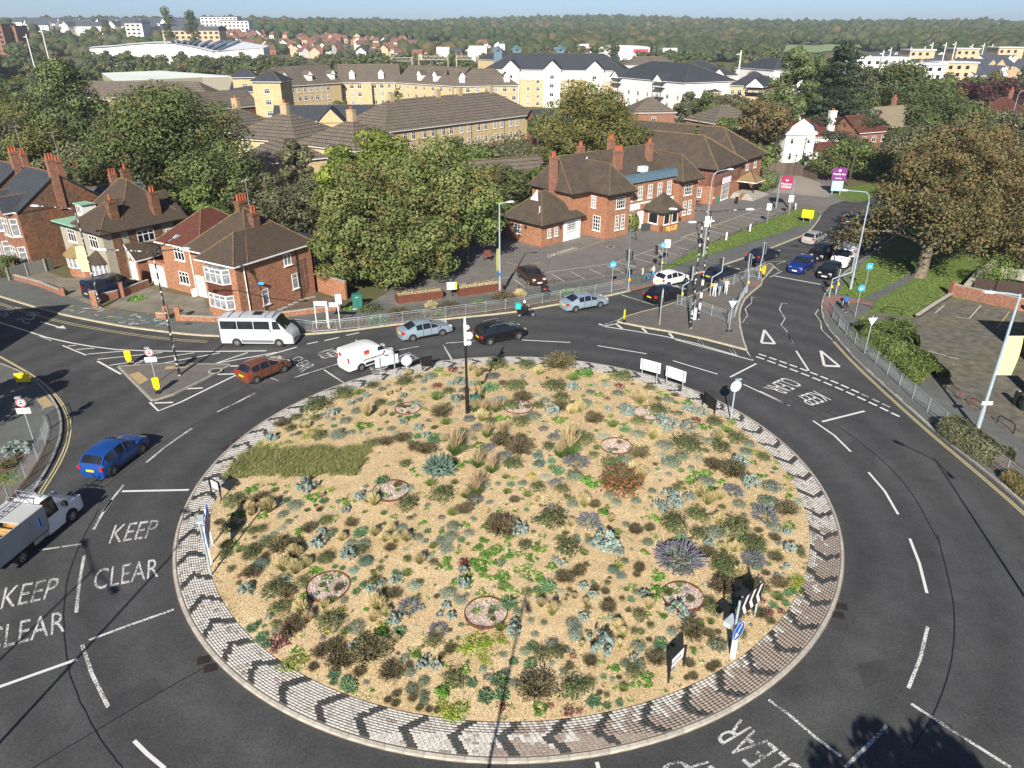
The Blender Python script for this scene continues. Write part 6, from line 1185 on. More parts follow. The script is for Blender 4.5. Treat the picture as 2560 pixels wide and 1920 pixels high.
T(960,71.5,4,6.4,'syc','low skirt of sycamore foliage above the left rusty planter',base=.2);T(1078,75,3.6,6,'syc','low sycamore foliage behind the information board',base=.3)
T(1165,81,5.2,12,'syc','right-hand sycamore crown of the clump, nearest the pub',base=1.)
T(870,89,4.2,14.2,'lime','bright green feathery conifer at the top left of the sycamore clump',base=.5)
T(965,94,5.2,14.8,'lime','bright green conifer rising behind the sycamores',base=.5)
T(715,84,4.4,8.6,'olive','loose olive-green tree just behind the corner house');T(655,94,4.2,8.6,'olive','olive-green tree in front of the yellow hipped blocks');T(785,90,4,9,'olive','olive-green tree between the corner house and the bright conifers')
T(745,103,2.5,12.2,'olive','slim olive tree standing out against the brown hipped roofs',nb=5)
T(425,101,10.2,18.6,'dark','largest dark round tree behind the rendered house');T(325,97,7,14.6,'dark','dark tree left of the largest one, behind the terraces');T(548,95,6.4,12.6,'dark','dark tree to the right of the largest one, before the yellow blocks');T(300,116,5.5,14.5,'olive','grey-green tree above the dark slate roofs')
for u,Y,r,h,sp,lb in[(385,86,3.6,6,'green','bushy green tree right behind the blue-grey slate roof'),(455,87,3.8,5.6,'green','bright green bushy tree behind the rendered house'),(530,85,4,6.4,'green','light green bushy tree between the rendered house and the corner house'),(605,83,3.6,6,'dark','dark green bush behind the red roof of the corner house'),(500,92,4.2,8,'green','green tree beneath the largest dark tree')]:T(u,Y,r,h,sp,lb,base=.4)
T(172,130,6.6,20,'pop','tall grey-green poplar at upper left',shape='col');T(110,113,7.4,12.6,'gold','yellowing tree above the leftmost terrace');T(35,120,8,11.5,'olive','rounded olive tree at the left edge');T(245,120,6,13,'dark','dark tree between the poplar and the large dark tree');T(205,101,6.6,10.4,'olive','olive tree behind the tall terrace chimney');T(-30,100,7,11,'dark','dark tree cut by the left edge')
T(75,150,8,12.5,'gold','yellow-green tree left of the poplar');T(250,150,7,13,'dark','dark tree right behind the poplar');T(10,160,8,12,'dark','dark tree at the far left behind the yellow ones')
for u,Y,r,h,sp,lb in[(1210,99,3.2,5.6,'lime','yellow-green shrubby tree left of the pub chimney'),(1290,103,3.8,8,'dark','dark bushy tree behind the low pub wing'),(1240,108,3.2,7.4,'gold','golden-leaved bush behind the sycamore clump'),(1345,112,4,6.6,'green','green bush below the golden weeping tree'),(1160,104,3.8,7,'olive','olive bush between the long block and the sycamores'),(1270,94,2.6,4.4,'green','rounded light green bush beside the air conditioning unit')]:T(u,Y,r,h,sp,lb,base=.3)
T(1478,126,9.4,17.6,'gold','large golden-green weeping tree behind the pub',base=1.5);T(1405,121,4.4,10,'gold','left lower lobe tree beside the golden weeping tree');T(1565,124,5.2,11.5,'gold','smaller golden tree at the right of the weeping tree')
for u,Y,r,h,sp,lb in[(1632,131,4.6,9,'olive','grey-green tree right of the golden trees'),(1690,134,5,9,'dark','dark tree left of the slim cypress'),(1765,124,3.8,6.4,'olive','grey-green bush behind the hotel roof'),(1835,128,3.4,6.4,'dark','dark bush right behind the hotel roof'),(1880,132,3.8,7,'green','green bush left of the white bungalow'),(1712,126,3,6,'lime','yellow-green shrub at the foot of the cypress'),(1660,150,5,8,'dark','dark tree before the three-storey yellow block'),(1810,168,4,8,'green','green tree beside the balconied yellow block')]:T(u,Y,r,h,sp,lb,base=.4)
T(1738,128,1.7,11,'green','slim pointed cypress above the hotel roof',shape='con',name='cypress_tree',base=.3);T(996,207,3.2,12,'pop','lone cone-shaped tree against the yellow apartments',shape='con',base=.4);T(850,208,2.6,8,'gold','small yellowish tree against the yellow apartments');T(1345,168,2.8,8.6,'pop','small tree against the white apartment bays');T(1928,141,2,6.2,'pop','slender pale birch in front of the white bungalow',base=1.2)
T(1975,172,5.4,21.5,'pop','left of the two tall poplars',shape='col');T(2022,168,4.8,20,'pop','right of the two tall poplars',shape='col');T(1905,152,5.6,13.5,'brown','rust-tinged tree left of the tall poplars');T(1945,160,5.5,14.5,'pop','broad poplar beside the rust-tinged tree')
T(2096,165,10.5,23.5,'con','tall dark cedar on the right',shape='con',base=1.)
for u,Y,r,h,sp,lb in[(2170,205,7,17,'olive','olive tree right of the cedar'),(2240,200,9,18,'dark','broad dark green tree right of the cedar'),(2325,180,7,15,'dark','dark green tree below the white terraces'),(2140,200,6,13,'dark','dark tree behind the bare pale tree'),(2335,150,7,14,'dark','dark pine-like tree above the tan-roofed house'),(2370,152,7.6,13,'dark','dark tree left of the red-roofed houses'),(2350,208,6,13,'gold','bronze-green tree left of the copper beeches'),(2300,122,6.5,11,'olive','olive tree behind the horse chestnut'),(2262,140,5,9,'dark','dark tree beside the tan-roofed house'),(2490,160,7,10,'olive','olive tree in front of the red-roofed houses'),(2560,150,7,10,'olive','olive tree at the right edge')]:T(u,Y,r,h,sp,lb)
for u,Y,r,h,lb in[(2378,222,5,11,'smallest and leftmost copper beech'),(2438,216,6.4,13,'middle copper beech, the widest of three'),(2512,220,5.8,12.5,'rightmost copper beech of the three')]:T(u,Y,r,h,'cop',lb)
T(2140,134,5,7.2,'green','spreading green tree in front of the white house',base=.6);T(2078,132,3.6,6.,'dark','lower left branches tree beside the timber fence',base=.4);T(2208,131,4,5.4,'green','green tree beside the brick house, right of the telegraph pole',base=.6)
# the big horse chestnut with bare limbs showing
def limbtree(x,y,h,r,r0,nlimb,seed,levels=3,bark=BARK,name='trunk'):
    rs=random.Random(seed);b=MB();tips=[]
    def grow(p,d,L,rad,lv):
        q=p+d*L*.5+Vector((rs.uniform(-.1,.1),rs.uniform(-.1,.1),.02))*L;e=p+d*L+Vector((0,0,-.04*L));b.path([p,q,e],[rad,rad*.75,rad*.5],6 if lv<2 else 4)
        if lv>=levels:tips.append(e);return
        for _ in range(rs.choice([3,4])if lv<2 else 3):
            dd=(d+Vector((rs.gauss(0,.55),rs.gauss(0,.55),rs.gauss(.05,.35)))).normalized();grow(e if rs.random()<.6 else q,dd,L*rs.uniform(.55,.8),rad*.5,lv+1)
    b.path([(0,0,-.2),(.1,0,.6),(.2,.1,h*.17),(.1,.2,h*.24)],[r0*1.35,r0,r0*.9,r0*.8],9)
    for i in range(nlimb):
        a=2*math.pi*i/nlimb+rs.uniform(-.2,.2);el=rs.uniform(.15,1.15);d=Vector((math.cos(a)*math.cos(el),math.sin(a)*math.cos(el),math.sin(el)));grow(Vector((.1,.2,h*rs.uniform(.15,.25))),d,r*.42,r0*.42,0)
    return b,tips
lx,ly=44.2,76.2
b,tips=limbtree(lx,ly,15.5,9.2,.62,10,3,3);CHT=thing('horse_chestnut_tree','huge bronze-leaved horse chestnut with bare limbs over the lawn on the right','tree',(lx,ly,.12));b.build('trunk',M('chestnut_bark',(.2,.17,.12),(.11,.09,.06),rough=.95,scale=3,bmp=.4),CHT)
cm,P=crownmesh('crown','brown',10.4,16.6,3.0,130,24000,.3,'round',8,.35,.11);inst('crown',cm,CHT,(3.,2.2,0))
n=16000;tp=np.array([t[:]for t in tips]);C=tp[rng.integers(0,len(tp),n)]+rng.normal(0,.55,(n,3));V,Fq=quads(C,rng.normal(size=(n,3))+[0,0,.7],.34,.22);inst('crown',npmesh('crown',V,Fq,SP['brown'],rng.choice(3,n,p=[.45,.25,.3])),CHT,(0,0,0))
T(2490,92,7.2,11.5,'brown','bronze tree at the right edge behind the horse chestnut');T(2410,112,7.5,13,'brown','bronze tree farther back above the horse chestnut');T(2560,112,7.5,11,'olive','olive-brown tree at the right edge below the lamp');T(2570,80,5.5,8,'brown','low bronze tree cut by the right edge',base=.8)
b,_=limbtree(0,0,12,6,.16,9,12,3,BARKP);x=XAT(2130,156,5);t=thing('bare_tree','bare pale leafless tree beside the tan-roofed house','tree',(x,156,0));b.build('trunk',BARKP,t)
# trees outside the view, whose shadows fall on the road at the lower right and at the left
tree('broadleaf_tree','tree below the camera whose shadow falls on the road at lower right','tree',11.6,2.5,'dark',4.2,10.5,nleaf=6000,npuff=18);[tree('broadleaf_tree',lb_,'tree',G(u_,v_)[0]-.174*h_*1.73,G(u_,v_)[1]-.985*h_*1.73,'dark',r_,h_,nleaf=6000,npuff=24)for u_,v_,r_,h_,lb_ in((165,915,2.6,9.5,'narrow tree beyond the left edge whose shadow points at the small traffic island'),(60,955,4,8.5,'wide tree beyond the left edge shading the pavement by the yellow sign board'))]
tree('broadleaf_tree','smaller tree below the camera shading the road at the bottom edge','tree',3.6,-.2,'dark',1.5,8.5,nleaf=2500,npuff=12)
# woodland of separate trees: shared meshes
bpy.context.view_layer.update()
FP=[]
for o in bpy.data.objects:
    if o.type=='MESH' and o.name.split('.')[0]in('wall','rear_wall','white_bay','projecting_bay','roof_sheet','curved_roof'):
        q=[o.matrix_world@Vector(c)for c in o.bound_box];FP.append((min(p.x for p in q)-2,max(p.x for p in q)+2,min(p.y for p in q)-2,max(p.y for p in q)+2))
def free(x,y,r=2.):
    return not any(a-r<x<b+r and c-r<y<d+r for a,b,c,d in FP)
WOOD={}
for i,(sp,r,h,sh)in enumerate([('dark',5,11,'round'),('olive',5,10,'round'),('green',4.5,9,'round'),('gold',4.6,9,'round'),('pop',3.6,13,'col'),('olive',4,8,'round'),('dark',6,12,'round'),('brown',4.4,8.5,'round')]):
    for lod,(nl,lf,npf)in enumerate([(3000,.8,26),(900,1.35,16)]):WOOD[i,lod]=crownmesh('crown',sp,r,h,h*.12,npf,nl,lf,sh,i*5+lod,.2,.34)
WTM={k:trunkmesh(v[1],10,.2,2,4,seed=k[0])for k,v in WOOD.items()}
WNAME=['dark green tree','olive green tree','mid green tree','yellowing tree','narrow poplar','low olive tree','broad dark tree','bronze tree']
def wood(n,u0,u1,y0,y1,lb,gp,smin=.75,smax=1.15,r=2.,wts=(5,5,4,3,1,4,3,1),vmax=None):
    k=0;tr=0
    while k<n and tr<n*12:
        tr+=1;u,y=random.uniform(u0,u1),random.uniform(y0,y1);x=XAT(u,y)
        if not free(x,y,r)or(1930<u<2270 and 440<y<730):continue
        i=random.choices(range(8),wts)[0];lod=0 if y<330 else 1;s=random.uniform(smin,smax)
        zt_=float(terr(x,y))+10*s;t=thing(['broadleaf_tree','olive_green_tree','green_tree','golden_tree','poplar_tree','olive_green_tree','broadleaf_tree','bronze_tree'][i],autolab(['tall ' if s>1 else 'short ' if s<.8 else '','leafy '],WNAME[i],*PIX(x,y,zt_),LAND2),'tree',(x,y,float(terr(x,y))),random.uniform(0,6.28),WNAME[i]+'s '+gp);t.scale=(s,s,s*random.uniform(.85,1.1))
        inst('crown',WOOD[i,lod][0],t,(0,0,0));inst('trunk',WTM[i,lod],t,(0,0,0));k+=1
wood(34,-80,250,165,330,'in the wood at the left edge','in the wood at the left edge');wood(95,60,680,330,480,'between the white flat roof and the supermarket','before the supermarket',.7,1.)
wood(46,220,690,450,492,'right in front of the supermarket','right before the supermarket',.8,1.,0);wood(24,-80,130,330,600,'on the left slope','on the left slope',.8,1.2);wood(60,640,1000,290,520,'behind the yellow apartments','behind the yellow apartments',.7,1.05);wood(60,900,1260,330,560,'beside the railway gantries','beside the railway',.7,1.05);wood(20,-60,330,470,700,'on the slope below the white townhouses','below the white townhouses',.8,1.2)
wood(60,1300,1960,300,500,'behind the slate-roofed apartments','behind the slate-roofed apartments',.8,1.2);wood(34,2080,2600,215,330,'between the copper beeches and the white estate','before the white estate',.8,1.1,1.);wood(22,1700,2100,190,290,'around the poplars behind the apartments','around the poplars',.8,1.1)
wood(40,1280,2100,500,720,'in the belt before the green fields','before the green fields',.8,1.3);wood(22,2100,2700,460,640,'beyond the white estate on the right','beyond the white estate',.9,1.3);wood(14,2360,2700,120,200,'behind the houses on the right','behind the right-hand houses',.6,.9)
wood(10,-60,240,95,130,'behind the terraces at the left edge','behind the terraces',.6,.9,1.);wood(14,560,1000,112,200,'in the gardens of the yellow hipped blocks','among the yellow blocks',.35,.55,.5);wood(14,1000,1420,112,160,'in the gardens behind the pub','in the gardens behind the pub',.4,.6,.5,(3,3,5,3,0,3,1,1));wood(34,560,1250,540,640,'in front of the red-roofed estate','before the red-roofed estate',.5,.75,0)
for u,h,lb in((438,33,'left of the two tall skyline poplars'),(494,34,'right of the two tall skyline poplars')):
    Y=640;x=XAT(u,Y);t=thing('poplar_tree',lb,'tree',(x,Y,ZAT(66,Y)-18));cm,P=crownmesh('crown','dark',5.2,h,1,26,1500,1.5,'col',u,.2,.5);inst('crown',cm,t,(0,0,0));inst('trunk',trunkmesh(P,h,.3,2,3),t,(0,0,0))
# far woods: thousands of crowns in one mass
ico=bpy.data.meshes.new('tmp');import bmesh
bm=bmesh.new();bmesh.ops.create_icosphere(bm,subdivisions=2,radius=1);iv=np.array([v.co[:]for v in bm.verts]);fi=np.array([[v.index for v in f.verts]for f in bm.faces]);bm.free();bm=bmesh.new();bmesh.ops.create_icosphere(bm,subdivisions=1,radius=1);iv1=np.array([v.co[:]for v in bm.verts]);fi1=np.array([[v.index for v in f.verts]for f in bm.faces]);bm.free();bpy.data.meshes.remove(ico)
LUMPS=[];Vs,Fs,Ms=[],[],[];k=0
def infield(u,y):
    return(1950<u<2155 and 700<y<840)or(2000<u<2240 and 860<y<1012)or(2475<u<2700 and 960<y<1190)
for i in range(22000):
    t=random.random();y=600*(2300/600)**t;u=random.uniform(-200,2760);x=XAT(u,y)
    if infield(u,y):continue
    if u<1270 and 620<y<920 and random.random()<.9 and 530<u:continue
    if u<640 and 740<y<1110 and random.random()<.9:continue
    if 1150<u<1700 and y<660:continue
    if 1930<u<2270 and y<720:continue
    if 520<u<1290 and y<660:continue
    s=random.choice([2,2.6,3.2,4,5,6.5])*random.uniform(.8,1.2)*(1.35 if y>1300 else 1)*(.7 if u<640 and y<760 else 1);z=float(terr(x,y));lump=np.array([1+.38*noise.noise((p[0]*1.9+i,p[1]*1.9,p[2]*1.9+i*.3))for p in iv])if len(LUMPS)<60 else LUMPS[i%60]
    if len(LUMPS)<60:LUMPS.append(lump)
    I_,J_=(iv,fi)if y<1000 else(iv1,fi1);lump=lump[:len(I_)];zb_=z+random.uniform(1,6)
    Vs.append(I_*lump[:,None]*[s,s,s*random.uniform(.7,1.)]+[x,y,zb_+s*.4]);Fs.append(J_+k);k+=len(I_);Ms.append(np.full(len(J_),random.choices(range(5),[5,4,3,2,1])[0]if noise.noise((x*.004,y*.004,2))<.1 else random.choices(range(5),[6,1,5,0,0])[0]))
def wm(n,c):
    m,nt,p=mat0(n);v=coord(nt);a=tex(nt,'ShaderNodeTexNoise',v,Scale=.8,Detail=6.,Roughness=.75);nt.links.new(ramp(nt,a.outputs[0],[(.3,tuple(q*.35 for q in c)),(.55,c),(.75,tuple(q*1.5 for q in c))]),p.inputs['Base Color']);p.inputs['Roughness'].default_value=.9;p.inputs['Specular IOR Level'].default_value=.1;bump(nt,p,a.outputs[0],1.,1.5);return m
tag(inst('woodland',npmesh('woodland',np.concatenate(Vs),np.concatenate(Fs),[wm('far_wood_dark',(.06,.085,.035)),wm('far_wood_olive',(.105,.115,.05)),wm('far_wood_green',(.075,.105,.04)),wm('far_wood_gold',(.15,.13,.055)),wm('far_wood_grey',(.12,.13,.08))],np.concatenate(Ms),smooth=True)),kind='stuff')
# fields on the far slope
FLD=[M('green_field',(.19,.27,.1),(.22,.29,.12),scale=.02),M('stubble_field',(.42,.36,.22),(.36,.3,.18),scale=.02)]
def field(u0,u1,y0,y1,m,tilt=0.,k=0):
    b=MB();n=14;m_=5
    P=[[(XAT(u0+(u1-u0)*i/n+tilt*j,y0+(y1-y0)*j/m_),y0+(y1-y0)*j/m_+10*math.sin(i*.9))for i in range(n+1)]for j in range(m_+1)]
    v=[(x,y,float(terr(x,y))+.7+k)for row in P for x,y in row];b.add(v,[(j*(n+1)+i,j*(n+1)+i+1,(j+1)*(n+1)+i+1,(j+1)*(n+1)+i)for j in range(m_)for i in range(n)]);struct('field',b,m)
field(1955,2150,720,830,FLD[0]);field(2010,2240,870,985,FLD[0],2);field(2000,2235,985,1010,FLD[1],0,.3);field(2480,2700,1000,1180,FLD[0]);field(2530,2700,960,1020,FLD[1],0,.3)
# hedges and low planting
def hedge(name,label,cat,pts,wd,h,sp,n,leaf=.16,group=None):
    L=[Vector(p)for p in pts];C,N_=[],[]
    for a,b in zip(L,L[1:]):
        m=int(n*(b-a).length/sum((q-p).length for p,q in zip(L,L[1:])));t=(b-a).normalized();nn=Vector((-t.y,t.x))
        for _ in range(m):
            s=random.random();an=random.uniform(0,math.pi);lum=1+.3*noise.noise(((a.x+(b.x-a.x)*s)*.7,(a.y+(b.y-a.y)*s)*.7,an));q=a+(b-a)*s+nn*math.cos(an)*wd/2*lum
            k=random.uniform(.75,1.05);C.append((q.x,q.y,.1+h*math.sin(an)**.6*lum*k));N_.append((nn.x*math.cos(an),nn.y*math.cos(an),math.sin(an)+.2))
    C=np.array(C);V,Fq=quads(C,np.array(N_)+rng.normal(0,.5,C.shape),leaf*1.6,leaf*.6);o0=C.mean(0)*[1,1,0];o=inst(name,npmesh(name,V-o0,Fq,SP[sp],rng.choice(3,len(C),p=[.5,.25,.25])),None,tuple(o0));return tag(o,label,cat,group)
hedge('hedge','thick feathery green hedge between the pavement and the block paved yard','hedge',[G(*k7(*p),.8)for p in[(800,60),(1000,200),(1130,280),(1240,370),(1340,430)]],2.6,1.5,'green',9000,.2);hedge('hedge','wider clump of green hedge at the upper end of the yard boundary','hedge',[G(*k7(*p),.8)for p in[(930,60),(1060,110),(1080,190)]],2.2,1.7,'green',4500,.2)
hedge('hedge','green and rusty planting behind the lower right railing','hedge',[G(*k7(*p),.5)for p in[(1430,800),(1560,890),(1700,980),(1840,1060)]],2.0,1.1,'olive',5000,.17);hedge('hedge','rusty low planting at the bottom of the right-hand railing','hedge',[G(*k7(*p),.3)for p in[(1880,1180),(1980,1260),(2100,1350)]],1.2,.7,'brown',1500,.15)
hedge('hedge','dark green garden hedge in front of the leftmost terrace','hedge',[G(*c4a(x,y),1)for x,y in[(-60,700),(40,680),(95,690)]],2.2,2.,'dark',3500,.16)
for c,x,y,w_,k,lb in[(c5a,240,1040,120,'m','pale green variegated shrub behind the long railing, leftmost'),(c5a,375,995,130,'i','brown shrub behind the long railing beside the pale one'),(c5a,470,990,70,'i','small brown shrub behind the long railing'),(c5a,580,965,100,'d','straw-coloured grass clump behind the long railing'),(c5a,700,955,130,'i','dark brown shrub below the left rusty planter'),(c5a,790,950,70,'j','reddish shrub behind the long railing'),(c5a,890,930,110,'G','green grassy clump below the right rusty planter'),(c5a,1050,905,160,'i','large brown shrub at the foot of the banner lamp'),(c5a,1160,890,100,'d','straw tuft right of the banner lamp'),(c5a,1470,865,120,'m','pale variegated shrub above the silver saloon'),(c5a,1560,835,70,'h','green plant near the end of the long railing'),(c5a,640,1000,90,'G','olive grass tuft between the railing posts'),
                        (k1,170,1150,280,'a','cream-variegated shrub inside the left railing'),(k1,60,1260,180,'i','brown shrub inside the left railing'),(k1,60,1380,200,'g','yellow-green low shrub inside the left railing'),(k1,100,1330,120,'h','green shrub inside the left railing at the bottom'),(c5a,60,950,90,'h','ivy shrub against the green cabinet'),(c5a,190,960,140,'f','dark shrub below the sycamore beside the green cabinet'),(c4a,870,885,120,'h','green weeds along the garden wall by the driveway'),(c6a,1150,1110,90,'i','rusty shrub at the top of the yard hedge'),(z2,1640,1540,1,'i','')]:
    if not lb:continue
    x_,y_=G(*c(x,y),.2);s={c5a:2.572,k1:3.456,c4a:2.572,c6a:2.572}[c];zc=y_*math.cos(PITCH)+CAMH*math.sin(PITCH);q=w_/s/F*zc;o=inst('shrub',random.choice(PV[k]),None,(x_,y_,.12),random.uniform(0,6));o.scale=(q*1.1,q*1.1,q*.8);tag(o,lb,'shrub')
for u,v,rad,lb in[(1568,578,1.5,'clipped round bright green bush beside the pub entrance'),(1903,478,1.3,'left clipped round bush beside the hotel entrance'),(1922,470,1.6,'larger clipped bush at the corner of the hotel forecourt'),(2478,722,2.0,'rounded green bush behind the yard wall'),(2005,432,1.4,'small green bush at the foot of the white house')]:
    x_,y_=G(u,v,.1);d=rng.normal(size=(1600,3));d/=np.linalg.norm(d,axis=1)[:,None];C=d*rad*rng.uniform(.85,1.05,(1600,1));C[:,2]=C[:,2]*.95+rad*.85;C[:,2]=np.maximum(C[:,2],.05);V,Fq=quads(C,d+rng.normal(0,.4,d.shape),.24,.14);tag(inst('round_bush',npmesh('round_bush',V,Fq,SP['lime' if rad==1.5 else 'green'],rng.choice(3,1600,p=[.5,.25,.25])),None,(x_,y_,.12)),lb,'bush')
# flat green foliage on garden ground, near the houses
def scrub(name,P,n,h,sp,leaf,zf=lambda x,y:.12):
    xs_=[q[0]for q in P];ys_=[q[1]for q in P];C=[]
    while len(C)<n:
        x,y=random.uniform(min(xs_),max(xs_)),random.uniform(min(ys_),max(ys_))
        if pip(x,y,P):C.append((x,y,zf(x,y)+h*(.25+.75*abs(noise.noise((x*.35,y*.35,1)))*1.8)*random.uniform(.5,1)))
    C=np.array(C);V,Fq=quads(C,rng.normal(size=C.shape)*.7+[0,0,1],leaf,leaf*.6);tag(inst(name,npmesh(name,V,Fq,SP[sp],rng.choice(3,n,p=[.5,.25,.25]))),kind='stuff')
scrub('undergrowth',[G(u,v)for u,v in[(330,560),(560,560),(760,590),(800,660),(860,720),(1000,700),(1180,560),(1260,500),(1000,430),(500,440),(200,440)]],22000,2.2,'dark',.5)
scrub('undergrowth',[G(u,v)for u,v in[(1000,430),(1260,500),(1300,460),(1650,400),(1900,420),(1960,330),(1600,250),(1300,290)]],20000,2.6,'olive',.7)
scrub('undergrowth',[G(u,v)for u,v in[(2200,600),(2240,470),(2330,430),(2700,330),(2800,700),(2560,700),(2440,640)]],14000,1.2,'olive',.45)
scrub('undergrowth',[G(u,v)for u,v in[(2010,420),(2200,460),(2330,420),(2600,340),(2600,250),(2100,250),(1960,330)]],20000,3.0,'olive',.8)
scrub('undergrowth',[G(u,v)for u,v in[(-100,460),(200,440),(560,420),(560,250),(300,200),(-150,200)]],22000,2.8,'dark',.9)
# ---------------------------------------------------------------- vehicles
def paint(n,c,metal=.3,rough=.28):return M(n,c,rough=rough,metal=metal,coat=.6,spec=.5)
PAINT=dict(silver=paint('silver_paint',(.55,.58,.6),.2),bluesilver=paint('blue_silver_paint',(.33,.43,.52),.4),black=paint('black_car_paint',(.008,.008,.01),.1),navy=paint('navy_paint',(.01,.02,.045),.2),blue=paint('bright_blue_paint',(.01,.07,.3),.3),dblue=paint('deep_blue_paint',(.01,.03,.2),.3),
             white=paint('white_car_paint',(.75,.75,.75),0.,.35),copper=paint('copper_brown_paint',(.2,.07,.035),.35),brown=paint('dark_brown_paint',(.06,.025,.015),.3),grey=paint('light_grey_paint',(.4,.42,.43),.3),vanblue=paint('dark_blue_van_paint',(.008,.018,.05),.2),teal=paint('dark_teal_paint',(.012,.05,.08),.2))
PLASTIC=M('dark_plastic',(.02,.02,.022),rough=.6);PLG=M('grey_plastic',(.12,.13,.14),rough=.6)
TYPES={ # L, W, belt, wheel r, wheelbase, stations (t, ztop, cabin, width), pillars
 'hatch':(4.05,1.74,.95,.31,2.5,[(0,.55,0,.84),(.012,.78,0,.93),(.04,.98,0,.97),(.13,1.36,1,.98),(.22,1.45,1,1),(.44,1.48,1,1),(.55,1.42,1,1),(.74,1.0,0,1),(.86,.93,0,.98),(.95,.8,0,.92),(.99,.62,0,.82),(1,.42,0,.78)],(.3,.5)),
 'saloon':(4.75,1.82,.93,.32,2.75,[(0,.6,0,.82),(.01,.9,0,.92),(.05,1.0,0,.96),(.13,1.06,0,.98),(.28,1.38,1,1),(.38,1.43,1,1),(.5,1.43,1,1),(.58,1.38,1,1),(.75,.97,0,1),(.88,.88,0,.98),(.96,.74,0,.92),(.99,.6,0,.82),(1,.42,0,.78)],(.4,.56)),
 'suv':(4.3,1.82,1.02,.35,2.6,[(0,.62,0,.84),(.012,.9,0,.93),(.04,1.08,0,.97),(.12,1.45,1,.98),(.2,1.56,1,1),(.44,1.6,1,1),(.54,1.54,1,1),(.73,1.1,0,1),(.86,1.03,0,.98),(.95,.9,0,.93),(.99,.7,0,.84),(1,.5,0,.8)],(.3,.48)),
 'mpv':(4.5,1.84,1.0,.33,2.78,[(0,.6,0,.86),(.01,.95,0,.94),(.03,1.06,0,.98),(.09,1.5,1,.99),(.18,1.6,1,1),(.45,1.64,1,1),(.55,1.58,1,1),(.78,1.08,0,1),(.88,.95,0,.98),(.96,.8,0,.92),(.99,.62,0,.82),(1,.44,0,.78)],(.24,.42)),
 'smallvan':(4.35,1.83,1.12,.32,2.7,[(0,.6,0,.93),(.006,1.2,0,.97),(.012,1.72,1,.98),(.04,1.82,1,1),(.5,1.86,1,1),(.6,1.82,1,1),(.66,1.74,1,1),(.8,1.16,0,1),(.9,1.0,0,.98),(.97,.82,0,.92),(.995,.6,0,.84),(1,.44,0,.8)],()),
 'van':(5.0,1.92,1.2,.34,3.1,[(0,.6,0,.94),(.006,1.3,0,.97),(.015,1.8,1,.98),(.05,1.95,1,1),(.5,1.98,1,1),(.64,1.95,1,1),(.7,1.85,1,1),(.84,1.25,0,1),(.93,1.05,0,.98),(.98,.85,0,.92),(.995,.65,0,.86),(1,.44,0,.82)],()),
 'minibus':(6.3,2.05,1.45,.35,4.035,[(0,.6,0,.94),(.004,1.5,0,.97),(.01,2.4,1,.98),(.035,2.55,1,.99),(.5,2.6,1,1),(.72,2.58,1,1),(.79,2.42,1,1),(.9,1.52,0,1),(.96,1.2,0,.97),(.99,.95,0,.93),(.998,.7,0,.88),(1,.45,0,.84)],()),
}
CAR={}
def wheelmesh(r,w_=.2):
    t=MB();k=16;pr=[(r*.62,-w_/2),(r*.95,-w_/2),(r,-w_/2+.03),(r,w_/2-.03),(r*.95,w_/2),(r*.62,w_/2)]
    v=[(q*math.cos(2*math.pi*j/k),z,q*math.sin(2*math.pi*j/k))for q,z in pr for j in range(k)];t.add(v,[(i*k+j,i*k+(j+1)%k,(i+1)*k+(j+1)%k,(i+1)*k+j)for i in range(5)for j in range(k)]);tm=t.mesh('tyre',RUBBER)
    q=MB();rr=r*.63
    for s in(-1,1):
        y=s*(w_/2-.03);q.add([(rr*math.cos(2*math.pi*j/k),y,rr*math.sin(2*math.pi*j/k))for j in range(k)],[tuple(range(k))if s<0 else tuple(range(k))[::-1]],1)
        for j in range(5):
            a=2*math.pi*j/5;ca,sa=math.cos(a),math.sin(a);y2=y+s*.02;q.add([(-sa*.05,y2,ca*.05),(sa*.05,y2,-ca*.05),(ca*rr+sa*.03,y2,sa*rr-ca*.03),(ca*rr-sa*.03,y2,sa*rr+ca*.03)],[(0,1,2,3)])
        for j in range(k):
            a0,a1=2*math.pi*j/k,2*math.pi*(j+1)/k;q.add([(rr*.86*math.cos(a0),y+s*.015,rr*.86*math.sin(a0)),(rr*math.cos(a0),y+s*.015,rr*math.sin(a0)),(rr*math.cos(a1),y+s*.015,rr*math.sin(a1)),(rr*.86*math.cos(a1),y+s*.015,rr*.86*math.sin(a1))],[(0,1,2,3)])
    return tm,q.mesh('rim',[ALLOY,PLASTIC])
